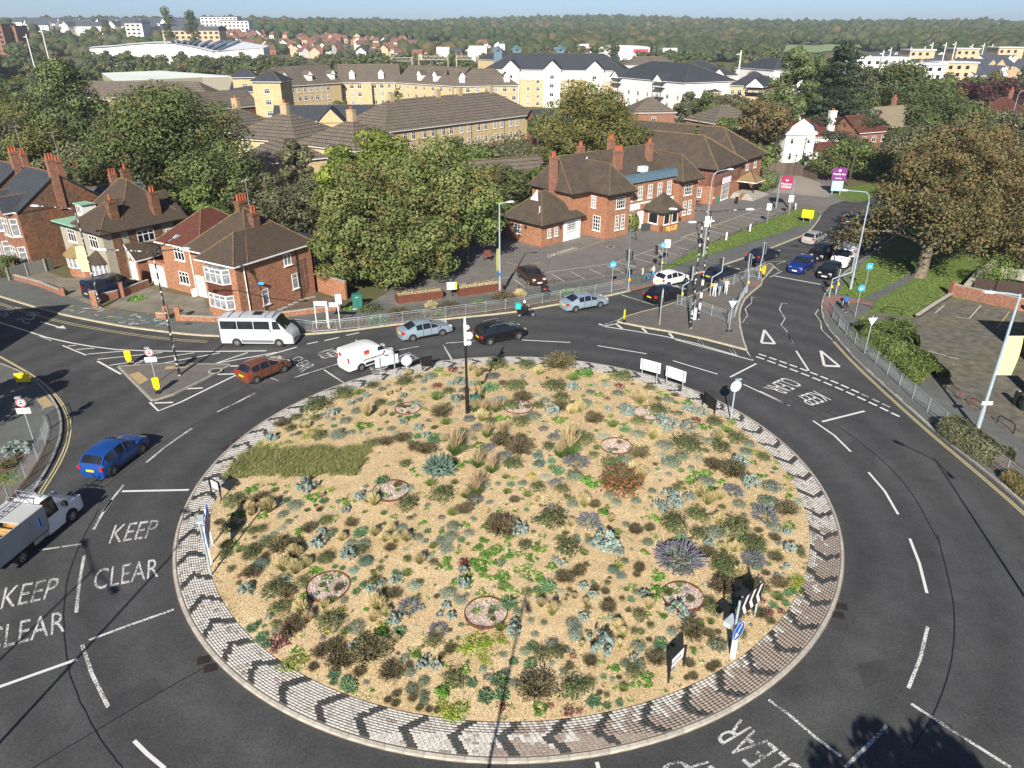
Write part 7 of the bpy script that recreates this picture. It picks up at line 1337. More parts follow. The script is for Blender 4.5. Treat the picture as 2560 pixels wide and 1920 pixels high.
def carmesh(kind):
    if kind in CAR:return CAR[kind]
    L,W,belt,wr,wb,st,pil=TYPES[kind];w=W/2;tall=kind in('smallvan','van','minibus');V=[];prof=[]
    for t,zt,cab,ws in st:
        x=(t-.5)*L;ww=w*ws;zb=min(belt,zt-.05);zl=min(.5,zt-.1);tw=.93 if tall else.77
        half=[(.7*ww,.2),(.96*ww,.27),(ww,zl),(.965*ww,zb),((tw if cab else.84)*ww,zt-(.06 if cab else.02)),((tw*.62)*ww,zt-.005),(0,zt+(.02 if cab else.015))]
        prof.append([(x,y,z)for y,z in half]+[(x,-y,z)for y,z in half[:-1][::-1]])
    n=13;V=[p for r in prof for p in r];body,side,ws_,rw=[],[],[],[]
    for i in range(len(st)-1):
        c0,c1=st[i][2],st[i+1][2]
        for j in range(n-1):
            q=(i*n+j,i*n+j+1,(i+1)*n+j+1,(i+1)*n+j);jj=min(j,n-2-j)
            if jj==3 and(c0 and c1 or((c0 or c1)and st[i][0]>.4))and not tall:side.append(q)
            elif jj>=4 and not c0 and c1 and not tall:rw.append(q)
            elif jj>=4 and c0 and not c1:ws_.append(q)
            else:body.append(q)
    body+=[tuple(range(n))[::-1],tuple((len(st)-1)*n+k for k in range(n))]
    def part(name,fs,m):
        used=sorted({k for f in fs for k in f});mp={k:i for i,k in enumerate(used)};me=bpy.data.meshes.new(name);me.from_pydata([V[k]for k in used],[],[tuple(mp[k]for k in f)for f in fs]);me.materials.append(m);me.polygons.foreach_set('use_smooth',[True]*len(fs));me.set_sharp_from_angle(angle=R(38));me.update();return me
    R_=dict(body=part('body',body,PAINT['silver']),windscreen=part('windscreen',ws_,GLASS))
    if side:R_['side_window']=part('side_window',side,GLASS)
    if rw:R_['rear_window']=part('rear_window',rw,GLASS)
    R_['wheel']=wheelmesh(wr);CAR[kind]=R_;return R_
def zside(kind,t):
    st=TYPES[kind][5]
    for a,b in zip(st,st[1:]):
        if a[0]<=t<=b[0]:f=(t-a[0])/(b[0]-a[0]);return a[1]+f*(b[1]-a[1])
    return 1
def vehicle(kind,color,label,c,rear,front,cat='car',name='car',plate=None,z=0.,roofc=None,extras=None,group=None,center=None,ang=None):
    L,W,belt,wr,wb,st,pil=TYPES[kind];P=carmesh(kind)
    if center is None:
        a,b=Vector(G(*c(*rear),z)),Vector(G(*c(*front),z));d=(b-a).normalized();nn=Vector((-d.y,d.x));nn=nn if nn.y>0 else-nn
        m_=(a+b)/2+nn*(W/2-.08);ang=math.atan2(d.y,d.x)
    else:m_=Vector(center)
    t=thing(name,label,cat,(m_.x,m_.y,z),ang,group);pm_=PAINT[color]
    key=(kind,color)
    if key not in CAR:
        me=P['body'].copy();me.materials.clear();me.materials.append(pm_);CAR[key]=me
    inst('body',CAR[key],t)
    for q in('windscreen','side_window','rear_window'):
        if q in P:inst(q,P[q],t)
    w=W/2;tall=kind in('smallvan','van','minibus')
    b=MB();b.box(-L*.46,L*.46,-w*.8,w*.8,.16,.42);b.box(-L*.49,L*.49,-w*.99,w*.99,.2,.3)if False else None;b.build('underbody',PLASTIC,t)
    wx=[-wb/2-(.02 if not tall else-.05)*L,wb/2-.02*L]
    for x in wx:
        for s in(-1,1):
            o=inst('wheel',P['wheel'][0],t,(x,s*(w-.075),wr));inst('rim',P['wheel'][1],o,(0,0,0))
    b=MB()
    for x in wx:
        for s in(-1,1):b.tube((x,s*(w-.3),wr),(x,s*(w+.004),wr),wr+.055,18)
    b.build('wheel_arch',PLASTIC,t)
    if not tall:
        b=MB()
        for f in pil:
            for s in(-1,1):zt=zside(kind,f);b.tube(((f-.5)*L,s*w*.967,belt),((f-.5)*L,s*w*.785,zt-.05),.035,4)
        for s in(-1,1):
            i=[k for k,q in enumerate(st)if q[2]][-1];a,e=st[i],st[i+1];b.tube(((a[0]-.5)*L,s*w*.77,a[1]-.05),((e[0]-.5)*L,s*w*.83,e[1]-.01),.04,4)
            i=[k for k,q in enumerate(st)if q[2]][0];a,e=st[i],st[i-1];b.tube(((a[0]-.5)*L,s*w*.77,a[1]-.05),((e[0]-.5)*L,s*w*.83*e[3],e[1]-.01),.05,4)
        b.build('pillar',pm_,t)
    zf=.66 if not tall else.85
    for s in(-1,1):
        b=MB();b.box(.5*L-.42,.5*L-.1,s*w*.62-.16,s*w*.62+.16,zf-.02,zf+.13);b.build('headlight',LENS,t)
        zr=.82 if not tall else 1.0;b=MB();b.box(-.5*L-.002,-.5*L+.22,s*w*.84-.09 if s>0 else s*w*.84-.09,s*w*.84+.09,zr-.1,zr+(.12 if not tall else.35));b.build('tail_light',REDL,t)
        b=MB();b.box(.2*L-.08,.2*L+.06,s*(w+.02)-.02*0-(.0 if s>0 else.16),s*(w+.02)+(.16 if s>0 else 0),belt-.0,belt+.14);b.build('wing_mirror',pm_,t)
    b=MB();b.box(-.5*L-.03,-.5*L+.03,-.26,.26,.62,.74);b.build('number_plate',PLATEY,t);b=MB();b.box(.5*L-.04,.5*L+.03,-.26,.26,.36,.48);b.build('number_plate',PLATEW,t)
    b=MB();b.box(.5*L-.1,.5*L+.015,-w*.5,w*.5,.5,.6);b.build('grille',PLASTIC,t)
    if tall:
        zt={'smallvan':1.72,'van':1.82,'minibus':2.42}[kind];x0,x1={'smallvan':(.12,.27),'van':(.15,.3),'minibus':(.24,.35)}[kind]
        for s in(-1,1):
            rngs=[(x0-.5*0,x1)]
            if kind=='minibus' or 'blue' in color:rngs+=[(-.46,-.24),(-.23,-.02),(-.01,.2)]if kind=='minibus' else[(-.45,-.2),(-.18,.1)]
            for a,e in rngs:
                y0=s*w*.955;zb=belt+.12;b=MB();y1=s*(w*.935+.012);y0=s*(w*.965+.006)
                b.add([(a*L,y0,zb),(e*L,y0,zb),(e*L-(.25 if a>.1 else 0),y1,zt-.15),(a*L,y1,zt-.15)],[(0,1,2,3)if s<0 else(3,2,1,0)]);b.build('side_window',GLASS,t)
        b=MB();b.add([(-.5*L-.004,-w*.7,belt+.15),(-.5*L-.004,w*.7,belt+.15),(-.489*L-.01,w*.66,zt-.22),(-.489*L-.01,-w*.66,zt-.22)],[(3,2,1,0)]);
        if color!='white':b.build('rear_window',GLASS,t)
        b=MB()
        for s in(-1,1):b.box(wx[0]+wr+.1,wx[1]-wr-.1,s*w-.02,s*w+.012,.4,.6)
        b.build('side_moulding',PLG if kind=='minibus' else PLASTIC,t)
    else:
        for s in(-1,1):
            b=MB();b.box(-.06*L,-.02*L,s*w*.985-.012,s*w*.985+.012,belt-.12,belt-.08);b.build('door_handle',pm_,t)
        b=MB()
        for s in(-1,1):
            for f in pil+(.69,):b.box((f-.5)*L-.012,(f-.5)*L+.012,s*w*.99-.014,s*w*.99+.014,.36,belt-.05)
            b.box(-.2*L,.19*L,s*w-.02,s*w+.008,.27,.35)
        b.build('door_gap',PLASTIC,t)
    if extras:extras(t,L,w)
    return t
def text3(par,txt,p,u,v,w_,h_,m,name='lettering',off=.02):
    """text on a plane: p lower-left, u right direction, v up direction"""
    p,u,v=Vector(p),Vector(u).normalized()*w_,Vector(v).normalized()*h_;b=MB();text_quad(b,txt,[p,p+u,p+u+v,p+v],0,off=off);return b.build(name,m,par)
def ex_minibus(t,L,w):
    b=MB();b.box(-.25,.45,-.35,.35,2.58,2.7);b.build('roof_vent',BLACK,t);b=MB()
    for x in(-2.2,-1.3,.9,1.5):b.box(x,x+.04,-w*.8,w*.8,2.58,2.625)
    b.build('roof_rib',PLG,t)
vehicle('minibus','silver','silver minibus with dark side windows driving past the corner house',c4a,(1505,1197),(1810,1200),'minibus','minibus',extras=ex_minibus)
vehicle('hatch','copper','copper-brown hatchback beside the small traffic island',k3,(398,298),(588,222))
def ex_wv(t,L,w):
    text3(t,'www.zzyan.co.uk',(-.9,-w-.008,.75),(1,0,0),(0,0,1),2.0,.2,BLACK);b=MB();b.box(-.75,-.3,-w*.96-.012,-w*.96,1.25,1.6);b.build('red_emblem',REDS,t);b=MB();b.box(-.7,-.35,-w*.96-.02,-w*.96-.012,1.3,1.4);b.build('emblem_stripe',AMBERL,t)
    b=MB();b.box(-.5*L-.015,-.5*L,.2,.5,1.25,1.55);b.build('red_emblem',REDS,t)
vehicle('smallvan','white','small white van with lettering on its side at the far edge of the roundabout',k3,(1093,222),(1300,150),'van','van',extras=ex_wv)
vehicle('saloon','bluesilver','silver-blue saloon between the minibus and the black people carrier',c5a,(477,1165),(662,1130));vehicle('saloon','bluesilver','silver-blue saloon right of the scooter, nearing the centre island',c5a,(1520,978),(1675,950))
def ex_rails(t,L,w):
    b=MB()
    for s in(-1,1):b.path([(-.3*L,s*w*.72,1.6),(-.25*L,s*w*.72,1.68),(.0,s*w*.72,1.7),(.04*L,s*w*.72,1.62)],.02,5)
    b.build('roof_rail',ALLOY,t)
vehicle('mpv','black','shiny black people carrier with roof rails behind the camera post',c5a,(972,1190),(1150,1152),extras=ex_rails)
vehicle('saloon','black','black coupe-like hatchback stopped below the white car by the crossing',z2,(885,1000),(1110,935));vehicle('hatch','white','small white hatchback at the crossing beside the cyclist',z2,(965,797),(1165,748))
vehicle('saloon','navy','dark navy car between the two cranked signals left of the pedestrians',z2,(1600,735),(1790,672));vehicle('saloon','navy','dark navy hatchback beyond the crossing, half hidden by a signal head',z3,(185,1085),(410,1010));vehicle('hatch','grey','silver hatchback with yellow plate driving away beside the tree shadow',z3,(1090,782),(1255,715))
vehicle('saloon','teal','dark teal car furthest up the road in the tree shade',z3,(1790,455),(1925,395));vehicle('suv','dblue','bright blue car at the front of the right-hand queue, facing the roundabout',z3,(1060,1185),(895,1285));vehicle('mpv','black','black estate car behind the blue car in the queue',z3,(1405,945),(1228,1082),extras=ex_rails)
vehicle('hatch','black','black hatchback at the stop line beside the lawn',z3,(1530,1258),(1375,1400));vehicle('mpv','navy','dark car at the back of the queue, above the white van',z3,(1890,720),(1745,820))
def ex_hsp(t,L,w):
    text3(t,'HSP',(2.12,.35,.98),(0,-1,0),(-.35,0,.4),.75,.28,REDS);text3(t,'HSP',(-.9,w*.955+.012,1.45)if False else(-.3,w*.95+.02,1.3),(-1,0,0),(0,0,1),.9,.3,REDS);b=MB()
    for s in(-.5,-.2,.25,.55):b.tube((-2,s,2.15),(1,s,2.15),.03,5)
    for i in range(7):b.tube((-1.9+i*.48,-.6,2.12),(-1.9+i*.48,.6,2.12),.02,4)
    for x in(-1.6,.6):
        for s in(-.7,.7):b.tube((x,s,1.92),(x,s,2.15),.025,4)
    b.build('roof_ladder',ALLOY,t)
vehicle('van','white','white van with roof ladders and red HSP letters on the bonnet',z3,(1850,1015),(1575,1235),'van','van',extras=ex_hsp)
vehicle('saloon','brown','dark brown saloon parked in the pub car park',c5a,(1156,755),(1212,800),z=.134)
vehicle('suv','blue','bright blue crossover on the left side of the roundabout',k1,(995,1335),(1240,1148))
vehicle('van','vanblue','dark blue windowed van parked on the driveway of the rendered house',crop(0,620,5.53),(1400,712),(1830,590),'van','van',z=.133)
cx,cy=G(2345,1925,1.45);vehicle('hatch','black','black car mostly cut off by the bottom edge at lower right',None,None,None,center=(cx+.2,cy-1.35),ang=math.pi-.08)
x,y=G(45,372);vehicle('hatch','dblue','dark blue car parked behind the trees at the far left',None,None,None,center=(x,y+2),ang=.4);vehicle('hatch','white','white car parked in front of the dark blue one at the far left',None,None,None,center=(x+1.2,y-2.6),ang=.3)
# drop-side truck with high grey body, ladder and load
kt=crop(0,1180,6.635);a,b_=Vector(G(*kt(390,1510))),Vector(G(*kt(1215,815)));d=(b_-a).normalized();m_=(a+b_)/2+Vector((-d.y,d.x))*.95;TR=thing('tipper_truck','white cab truck with high grey open body and roof ladder at the left edge','truck',(m_.x,m_.y,0),math.atan2(d.y,d.x));wb=(b_-a).length;xf=wb/2
TM=M('grey_truck_panel',(.33,.35,.36),(.28,.3,.31),rough=.5,scale=1.5)
st=[(0,1.2,0,.98),(.02,2.15,1,.98),(.1,2.25,1,1),(.3,2.22,1,1),(.36,2.1,1,1),(.66,1.32,0,1),(.84,1.14,0,.98),(.95,.95,0,.93),(.99,.7,0,.87),(1,.45,0,.82)]
TYPES['cab']=(2.7,1.98,1.2,.37,1,st,());P=carmesh('cab');P['body'].materials.clear();P['body'].materials.append(PAINT['white'])
cx_=xf-.25;inst('cab',P['body'],TR,(cx_,0,0));inst('windscreen',P['windscreen'],TR,(cx_,0,0))
o=inst('side_window',P['side_window'],TR,(cx_,0,0))
wm_=wheelmesh(.36,.24)
for x in(-xf,xf):
    for s in(-1,1):o=inst('wheel',wm_[0],TR,(x,s*.92,.36));inst('rim',wm_[1],o,(0,0,0))
b=MB();[b.tube((xf,s*.7,.36),(xf,s*1.0,.36),.45,18)for s in(-1,1)];b.build('wheel_arch',PLASTIC,TR)
x0,x1=-xf-1.35,xf-1.65
for s in(-1,1):b=MB();b.box(x0,x1,s*1.08-.03,s*1.08+.03,.8,2.15);b.build('side_panel',TM,TR)
b=MB();b.box(x1,x1+.06,-1.1,1.1,.8,2.2);b.build('headboard',TM,TR);b=MB();b.box(x0,x1,-1.08,1.08,.72,.82);b.box(x0,x1,-.4,.4,.45,.72);b.build('chassis',PLASTIC,TR);b=MB();b.box(x0-.05,x0,-1.1,1.1,.8,1.5);b.build('tailgate',TM,TR)
b=MB();b.box(x1-1.5,x1-.02,-1.05,1.05,2.1,2.16);b.build('tool_box_lid',M('pale_grey_lid',(.42,.43,.43)),TR)
b=MB()
for i in range(16):b.box(x0+.4+i*.13,x0+.5+i*.13,-.9+(i%3)*.1,.2+(i%4)*.1,.9,1.5+(i%5)*.08)
b.build('timber_load',M('plywood_sheet',(.5,.3,.12),(.4,.22,.08),scale=3),TR)
b=MB();b.tube((x0,.15,2.2),(xf+.4,.15,2.45),.035,5);b.tube((x0,.55,2.2),(xf+.4,.55,2.45),.035,5)
for i in range(14):f=i/14;b.tube((x0+(xf+.4-x0)*f,.15,2.2+.25*f),(x0+(xf+.4-x0)*f,.55,2.2+.25*f),.02,4)
for x in(x1,x1+.6):b.path([(x,-.5,2.2),(x,-.3,2.5),(x,.9,2.5),(x,.9,2.2)],.03,4)
b.build('ladder',ALLOY,TR);b=MB();b.box(x1-.5,x1-.38,-1.13,-1.11,1.2,1.75);b.build('blue_label',BLUES,TR)
for s in(-1,1):b=MB();b.box(x0-.1,x0-.04,s*.95-.12,s*.95+.12,.62,.76);b.build('tail_light',REDL,TR);b=MB();b.box(cx_-.2,cx_+.0,s*1.03-(.0 if s>0 else.22),s*1.03+(.22 if s>0 else 0),1.3,1.6);b.build('wing_mirror',PLASTIC,TR);b=MB();b.box(cx_+1.02,cx_+1.28,s*.72-.15,s*.72+.15,.85,1.05);b.build('headlight',LENS,TR)
b=MB();b.box(x0+2.2,x1-.1,-1.06,-1.0,.45,.72);b.build('side_guard',ALLOY,TR)
# ---------------------------------------------------------------- people
CLOTH={}
def cm_(c):
    if c not in CLOTH:CLOTH[c]=M('cloth_%d'%len(CLOTH),c,rough=.85)
    return CLOTH[c]
def person(label,x,y,z,ang,shirt,pants,hair,shoes=(.5,.5,.5),walk=.0,arms=(0,0),sit=False,h=1.7,long_hair=False,bare_arm=True,lean=0.,name='person',helmet=False):
    J=dict(pel=(0,0,.95),sp=(lean*.4,0,1.15),ch=(lean*.8,0,1.35),nk=(lean,0,1.5),hd=(lean*1.1+.02,0,1.62))
    for s,n in((1,'L'),(-1,'R')):
        sw=walk*s
        if sit:J['hp'+n]=(.02,.1*s,.93);J['kn'+n]=(.42,.14*s,.88);J['an'+n]=(.38,.15*s,.42);J['to'+n]=(.55,.16*s,.38)
        else:J['hp'+n]=(0,.1*s,.92);J['kn'+n]=(.06+sw*.45,.1*s,.5);J['an'+n]=(sw*.9-(.06 if sw<0 else 0),.1*s,.09+(.05 if sw<0 else 0));J['to'+n]=(J['an'+n][0]+.17,.12*s,.04+(.02 if sw<0 else 0))
        a=arms[0]if s>0 else arms[1];J['sh'+n]=(lean*.9,.19*s,1.42)
        if a==0:J['el'+n]=(lean-.03-sw*.3,.26*s,1.15);J['wr'+n]=(lean+.04-sw*.6,.27*s,.9);J['ha'+n]=(lean+.06-sw*.65,.27*s,.81)
        elif a==1:J['el'+n]=(lean+.08,.27*s,1.16);J['wr'+n]=(lean+.34,.2*s,1.16);J['ha'+n]=(lean+.43,.18*s,1.18)
        else:J['el'+n]=(lean+.16,.3*s,1.28);J['wr'+n]=(lean+.16,.16*s,1.5);J['ha'+n]=(lean+.14,.12*s,1.58)
    rad=dict(pel=.135,sp=.12,ch=.145,nk=.055,hd=.1,hpL=.095,hpR=.095,knL=.06,knR=.06,anL=.042,anR=.042,toL=.035,toR=.035,shL=.06,shR=.06,elL=.042,elR=.042,wrL=.03,wrR=.03,haL=.03,haR=.03)
    E=[('pel','sp'),('sp','ch'),('ch','nk'),('nk','hd')]+[q for n in 'LR' for q in(('pel','hp'+n),('hp'+n,'kn'+n),('kn'+n,'an'+n),('an'+n,'to'+n),('ch','sh'+n),('sh'+n,'el'+n),('el'+n,'wr'+n),('wr'+n,'ha'+n))]
    K=list(J);me=bpy.data.meshes.new('body');me.from_pydata([J[k]for k in K],[(K.index(a),K.index(b))for a,b in E],[]);o=bpy.data.objects.new('tmp_body',me);COL.objects.link(o);mo=o.modifiers.new('s','SKIN');sv=me.skin_vertices[0].data if me.skin_vertices else None
    if sv is None:
        bpy.context.view_layer.objects.active=o;bm=bmesh.new();bm.from_mesh(me);bm.verts.layers.skin.verify();bm.to_mesh(me);bm.free();sv=me.skin_vertices[0].data
    for i,k in enumerate(K):sv[i].radius=(rad[k],rad[k]*(1.25 if k in('pel','ch','sp')else 1));sv[i].use_root=k=='pel'
    mo.use_smooth_shade=True;sb=o.modifiers.new('d','SUBSURF');sb.levels=1;dg=bpy.context.evaluated_depsgraph_get();m2=bpy.data.meshes.new_from_object(o.evaluated_get(dg));bpy.data.objects.remove(o)
    m2.materials.clear();mats=[SKIN,cm_(shirt),cm_(pants),cm_(shoes)];[m2.materials.append(q)for q in mats]
    reg={('pel','sp'):1,('sp','ch'):1,('ch','nk'):1,('nk','hd'):0}
    for n in 'LR':reg.update({('pel','hp'+n):2,('hp'+n,'kn'+n):2,('kn'+n,'an'+n):2,('an'+n,'to'+n):3,('ch','sh'+n):1,('sh'+n,'el'+n):1,('el'+n,'wr'+n):0 if bare_arm else 1,('wr'+n,'ha'+n):0})
    for p in m2.polygons:
        c=p.center;best,bd=0,9
        for(a,b),r in reg.items():
            A_,B2=Vector(J[a]),Vector(J[b]);t=max(0,min(1,(c-A_).dot(B2-A_)/(B2-A_).length_squared));dd=(c-A_-(B2-A_)*t).length-rad[a]*.5
            if dd<bd:bd,best=dd,r
        if best==0 and(c-Vector(J['nk'])).length<.07:best=0
        p.material_index=best
    m2.name='body';t=thing(name,label,'person',(x,y,z),ang);s=h/1.74;t.scale=(s,s,s);inst('body',m2,t,(0,0,0))
    hx,hy,hz=J['hd'];b=MB();n=10
    prof=[(.075,-.06-(.14 if long_hair else 0)),(.112,-.02),(.118,.04),(.1,.1),(.05,.135),(.01,.14)]if not helmet else[(.13,-.1),(.15,-.02),(.15,.06),(.11,.14),(.04,.17),(.01,.172)]
    b.lathe(prof,n,(hx-(.025 if not helmet else 0),hy,hz));b.build('helmet' if helmet else 'hair',cm_(hair),t,smooth=True)
    b=MB();b.box(hx+.085,hx+.125,-.014,.014,hz-.03,hz+.01);b.box(hx+.085,hx+.102,-.045,-.025,hz+.01,hz+.025,1);b.box(hx+.085,hx+.102,.025,.045,hz+.01,hz+.025,1);b.box(hx+.085,hx+.1,-.025,.025,hz-.065,hz-.055,1);b.build('face',[SKIN,BLACK],t)
    for s_,nn in((1,'L'),(-1,'R')):
        hd_=Vector(J['ha'+nn]);wv=(hd_-Vector(J['wr'+nn])).normalized();sd_=wv.orthogonal().normalized();b=MB()
        for i in range(4):q=hd_+sd_*(i-1.5)*.018;b.path([q,q+wv*.045,q+wv*.075+Vector((0,0,-.01))],[.009,.008,.006],5)
        q=hd_-sd_*.03;b.path([q,q-sd_*.02+wv*.04],.009,5);b.build('fingers',SKIN,t)
    return t
x,y=G(*c6a(1055,975),.12);person('person in a blue top and black trousers walking on the right-hand pavement',x,y,.126,-1.9,(.02,.12,.42),(.012,.012,.015),(.05,.03,.02),walk=.32,arms=(0,0))
for px_,py_,a,sh,pa,ha,wk,ar,lh,lb in[(1530,920,1.4,(.6,.45,.38),(.75,.75,.73),(.12,.05,.02),.15,(1,1),True,'person in white trousers leaning on the push button pole by the crossing'),(1590,900,.6,(.04,.08,.14),(.28,.4,.5),(.15,.09,.05),.12,(0,0),False,'person in a dark blue top and pale jeans standing in the middle of the three'),(1675,890,1.2,(.5,.46,.42),(.6,.62,.62),(.3,.2,.1),.2,(2,0),True,'person in a light top and pale trousers, rightmost of the three by the railing')]:
    x,y=G(*z2(px_,py_),.12);person(lb,x,y,.126,a,sh,pa,ha,walk=wk,arms=ar,long_hair=lh)
x,y=G(*z2(765,708),.12);person('person in a white top and light blue trousers pushing a bicycle by the crossing',x,y,.126,math.pi+.3,(.8,.78,.74),(.05,.35,.6),(.2,.1,.05),walk=.1,arms=(1,1))
def bike(label,x,y,z,ang,fr):
    t=thing('bicycle',label,'bicycle',(x,y,z),ang)
    for wx in(-.5,.5):
        b=MB();k=16;P=[(wx+.33*math.cos(2*math.pi*i/k),0,.34+.33*math.sin(2*math.pi*i/k))for i in range(k+1)];b.path(P,.022,5);[b.tube((wx,0,.34),P[i],.004,3)for i in range(0,k,2)];b.build('wheel',RUBBER,t)
    b=MB();b.path([(-.5,0,.34),(-.15,0,.82),(.32,0,.85),(-.02,0,.3),(-.5,0,.34)],.02,5);b.path([(-.02,0,.3),(-.18,0,.92)],.02,5);b.path([(.5,0,.34),(.33,0,.95),(.36,0,1.0)],.02,5);b.build('frame',fr,t)
    b=MB();b.path([(.3,-.28,1.02),(.4,-.1,1.0),(.4,.1,1.0),(.3,.28,1.02)],.015,5);b.build('handlebar',BLACK,t);b=MB();b.box(-.3,-.05,-.07,.07,.92,.97);b.build('saddle',BLACK,t)
bike('black bicycle with blue frame held by the person beside the white car',x-.55,y-.35,.126,math.pi+.25,CYANS)
# scooter with rider
mx,my=G(*c5a(1195,1018));SCO=thing('scooter','black delivery scooter with a turquoise box on the far side of the roundabout','scooter',(mx,my+.3,0),.1)
tw=wheelmesh(.25,.12)
for wx in(-.62,.68):o=inst('wheel',tw[0],SCO,(wx,0,.25));inst('rim',tw[1],o,(0,0,0))
b=MB();b.prism([(-.85,-.12),(-.2,-.2),(.1,-.17),(.1,.17),(-.2,.2),(-.85,.12)],.38,.78);b.prism([(.1,-.17),(.42,-.14),(.42,.14),(.1,.17)],.25,.36);b.build('body',PAINT['black'],SCO,smooth=False);b=MB();b.path([(.68,0,.3),(.45,0,.95),(.42,0,1.05)],.05,6);b.path([(.38,-.32,1.08),(.42,0,1.05),(.38,.32,1.08)],.02,5);b.add([(.5,-.25,.4),(.5,.25,.4),(.42,.2,1.0),(.42,-.2,1.0)],[(0,1,2,3)]);b.build('front_shield',PAINT['black'],SCO);b=MB();b.box(-.7,.05,-.15,.15,.78,.86);b.build('seat',BLACK,SCO);b=MB();b.box(-.93,-.9,-.1,.1,.45,.62);b.build('number_plate',PLATEY,SCO);b=MB();b.box(.5,.56,-.1,.1,.75,.88);b.build('headlight',LENS,SCO)
b=MB();b.box(-.98,-.5,-.25,.25,.9,1.4);tag(b.build('delivery_box',TEAL,None,(mx,my+.3,0),.1),'turquoise insulated delivery box on the back of the scooter','box')
person('scooter rider dressed in black with a patterned helmet',mx-.2,my+.29,-.06,.1,(.012,.012,.014),(.012,.012,.014),(.5,.45,.5),(.02,.02,.02),sit=True,arms=(1,1),bare_arm=False,lean=.06,helmet=True)
# ---------------------------------------------------------------- street furniture
HEADM={}
def lamp_head(par,x,y,z,ang,m=LAMPM):
    b=MB();b.add([(0,-.09,0),(.75,-.17,.04),(.8,.17,.04)if False else(.75,.17,.04),(0,.09,0),(.05,-.06,.1),(.6,-.1,.14),(.6,.1,.14),(.05,.06,.1)],[(0,3,2,1),(4,5,6,7),(0,1,5,4),(1,2,6,5),(2,3,7,6),(3,0,4,7)]);o=b.build('lamp_head',M('pale_lantern',(.55,.62,.66),rough=.4)if 'pale_lantern' not in bpy.data.materials else bpy.data.materials['pale_lantern'],par,(x,y,z),ang)
    b=MB();b.box(.15,.65,-.1,.1,-.02,.02);b.build('lens',LENS,o);b=MB();b.tube((.35,0,.12),(.35,0,.26),.03,5,r2=.005);b.build('photocell',GREYM,o)
def lamp(label,x,y,h,arms,m=LAMPM,r=.09,curve=False,name='street_lamp',z=.12):
    """arms: list of (angle, length)"""
    t=thing(name,label,'street lamp',(x,y,z));h-=z;b=MB();b.tube((0,0,0),(0,0,1.6),r*1.35,8);b.tube((0,0,1.6),(0,0,h-(1.0 if curve else 0)),r,8,r2=r*.65);b.build('post',m,t)
    for a,L in arms:
        c,s=math.cos(a),math.sin(a);b=MB()
        if curve:P=[(0,0,h-1.0),(.12*c,.12*s,h-.45),(.5*c,.5*s,h-.08),(L*c,L*s,h+.12)]
        else:P=[(0,0,h-.1),(L*c*.5,L*s*.5,h+.02),(L*c,L*s,h+.08)]
        b.path(P,r*.5,6);b.build('arm',m,t);lamp_head(t,L*c,L*s,P[-1][2]-.03,a)
    return t
def top(u,v,vt):x,y=G(u,v,.12);return x,y,ZAT(vt,y)
def banner(t,side,z0,z1,w_=.75,ang=0.):
    c,s=math.cos(ang),math.sin(ang);b=MB();n=5
    pts=[(side*(.1+0),0),(side*(.1+w_),0)];V=[]
    for j in range(n+1):
        z=z0+(z1-z0)*j/n;bulge=.12*math.sin(math.pi*j/n)*side
        for k in(0,1):
            d=pts[k][0]+(bulge if k else 0);V.append((d*c,d*s,z))
    b.add(V,[(2*j,2*j+1,2*j+3,2*j+2)for j in range(n)]);b.build('banner',BANY,t);b=MB()
    for z in(z0,z1):b.tube((0,0,z),(side*(.12+w_)*c,side*(.12+w_)*s,z),.02,5)
    b.build('banner_bracket',GREYM,t)
x,y,h=top(449,938,627);lamp('dark flaking triple-headed lamp post on the small left traffic island',x,y,h,[(math.pi,3.2),(.1,1.9),(1.5,3.2)],POSTD)
x,y,h=top(252,769,519);t=lamp('dark lamp post with yellow banner beside the blue van',x,y,h,[(math.pi-.05,3.3)],POSTD,curve=True);banner(t,-1,3.6,6.0,.8)
x,y,h=top(1250,744,508);t=lamp('pale blue lamp post with thin yellow banner between the rusty planters',x,y,h,[(.2,.7)]);banner(t,-1,2.9,5.1,.55,1.1);b=MB();b.box(-.15,.15,-.13,-.1,2.3,2.6);b.build('blue_plate',BLUES,t)
x,y,h=top(1758,641,427);t=lamp('tall grey lamp post with a white box on the grass verge',x,y,h,[(.1,1.6)],GREYM,curve=True);b=MB();b.box(-.35,.35,-.35,-.2,3.6,4.8);b.build('white_box',WHITE,t)
x,y,h=top(2126,723,478);lamp('tall grey lamp post on the lawn by the queue of cars',x,y,h,[(math.pi+.1,2.4)],LAMPM,curve=True)
x,y,h=top(2442,1076,735);t=lamp('lamp post with a large yellow banner beside the block paved yard',x,y,h,[(math.pi-.05,1.5)],LAMPM,r=.11);banner(t,1,4.1,6.8,.95);b=MB();b.box(-.35,.35,-.17,-.13,2.0,2.25);b.build('white_plate',WHITE,t)
x,y,h=top(1726,820,556);lamp('left of the two speckled lamp posts on the centre island',x,y,h,[(.2,.3),(math.pi+.3,.6)],POSTD,r=.1)
x,y,h=top(1746,798,527);t=lamp('right speckled lamp post with two long arms on the centre island',x,y,h,[(math.pi-.1,2.9),(.05,3.0)],POSTD,r=.08);b=MB()
for z in(1.1,2.1,3.3):b.tube((0,0,z),(0,0,z+.5),.115,8)
b.build('white_band',WHITE,t);b=MB();b.box(-.55,-.25,-.15,.15,0,1.1);b.build('control_box',SIGNB,t)
Y=180;lamp('lone curved lamp post rising behind the trees at the right edge',XAT(2524,Y,4),Y,11.6,[(.2,1.2)],GREYM,curve=True,z=0)
SD=(math.sin(SUN_AZ-math.pi),math.cos(SUN_AZ-math.pi));K_=1/math.tan(SUN_EL)
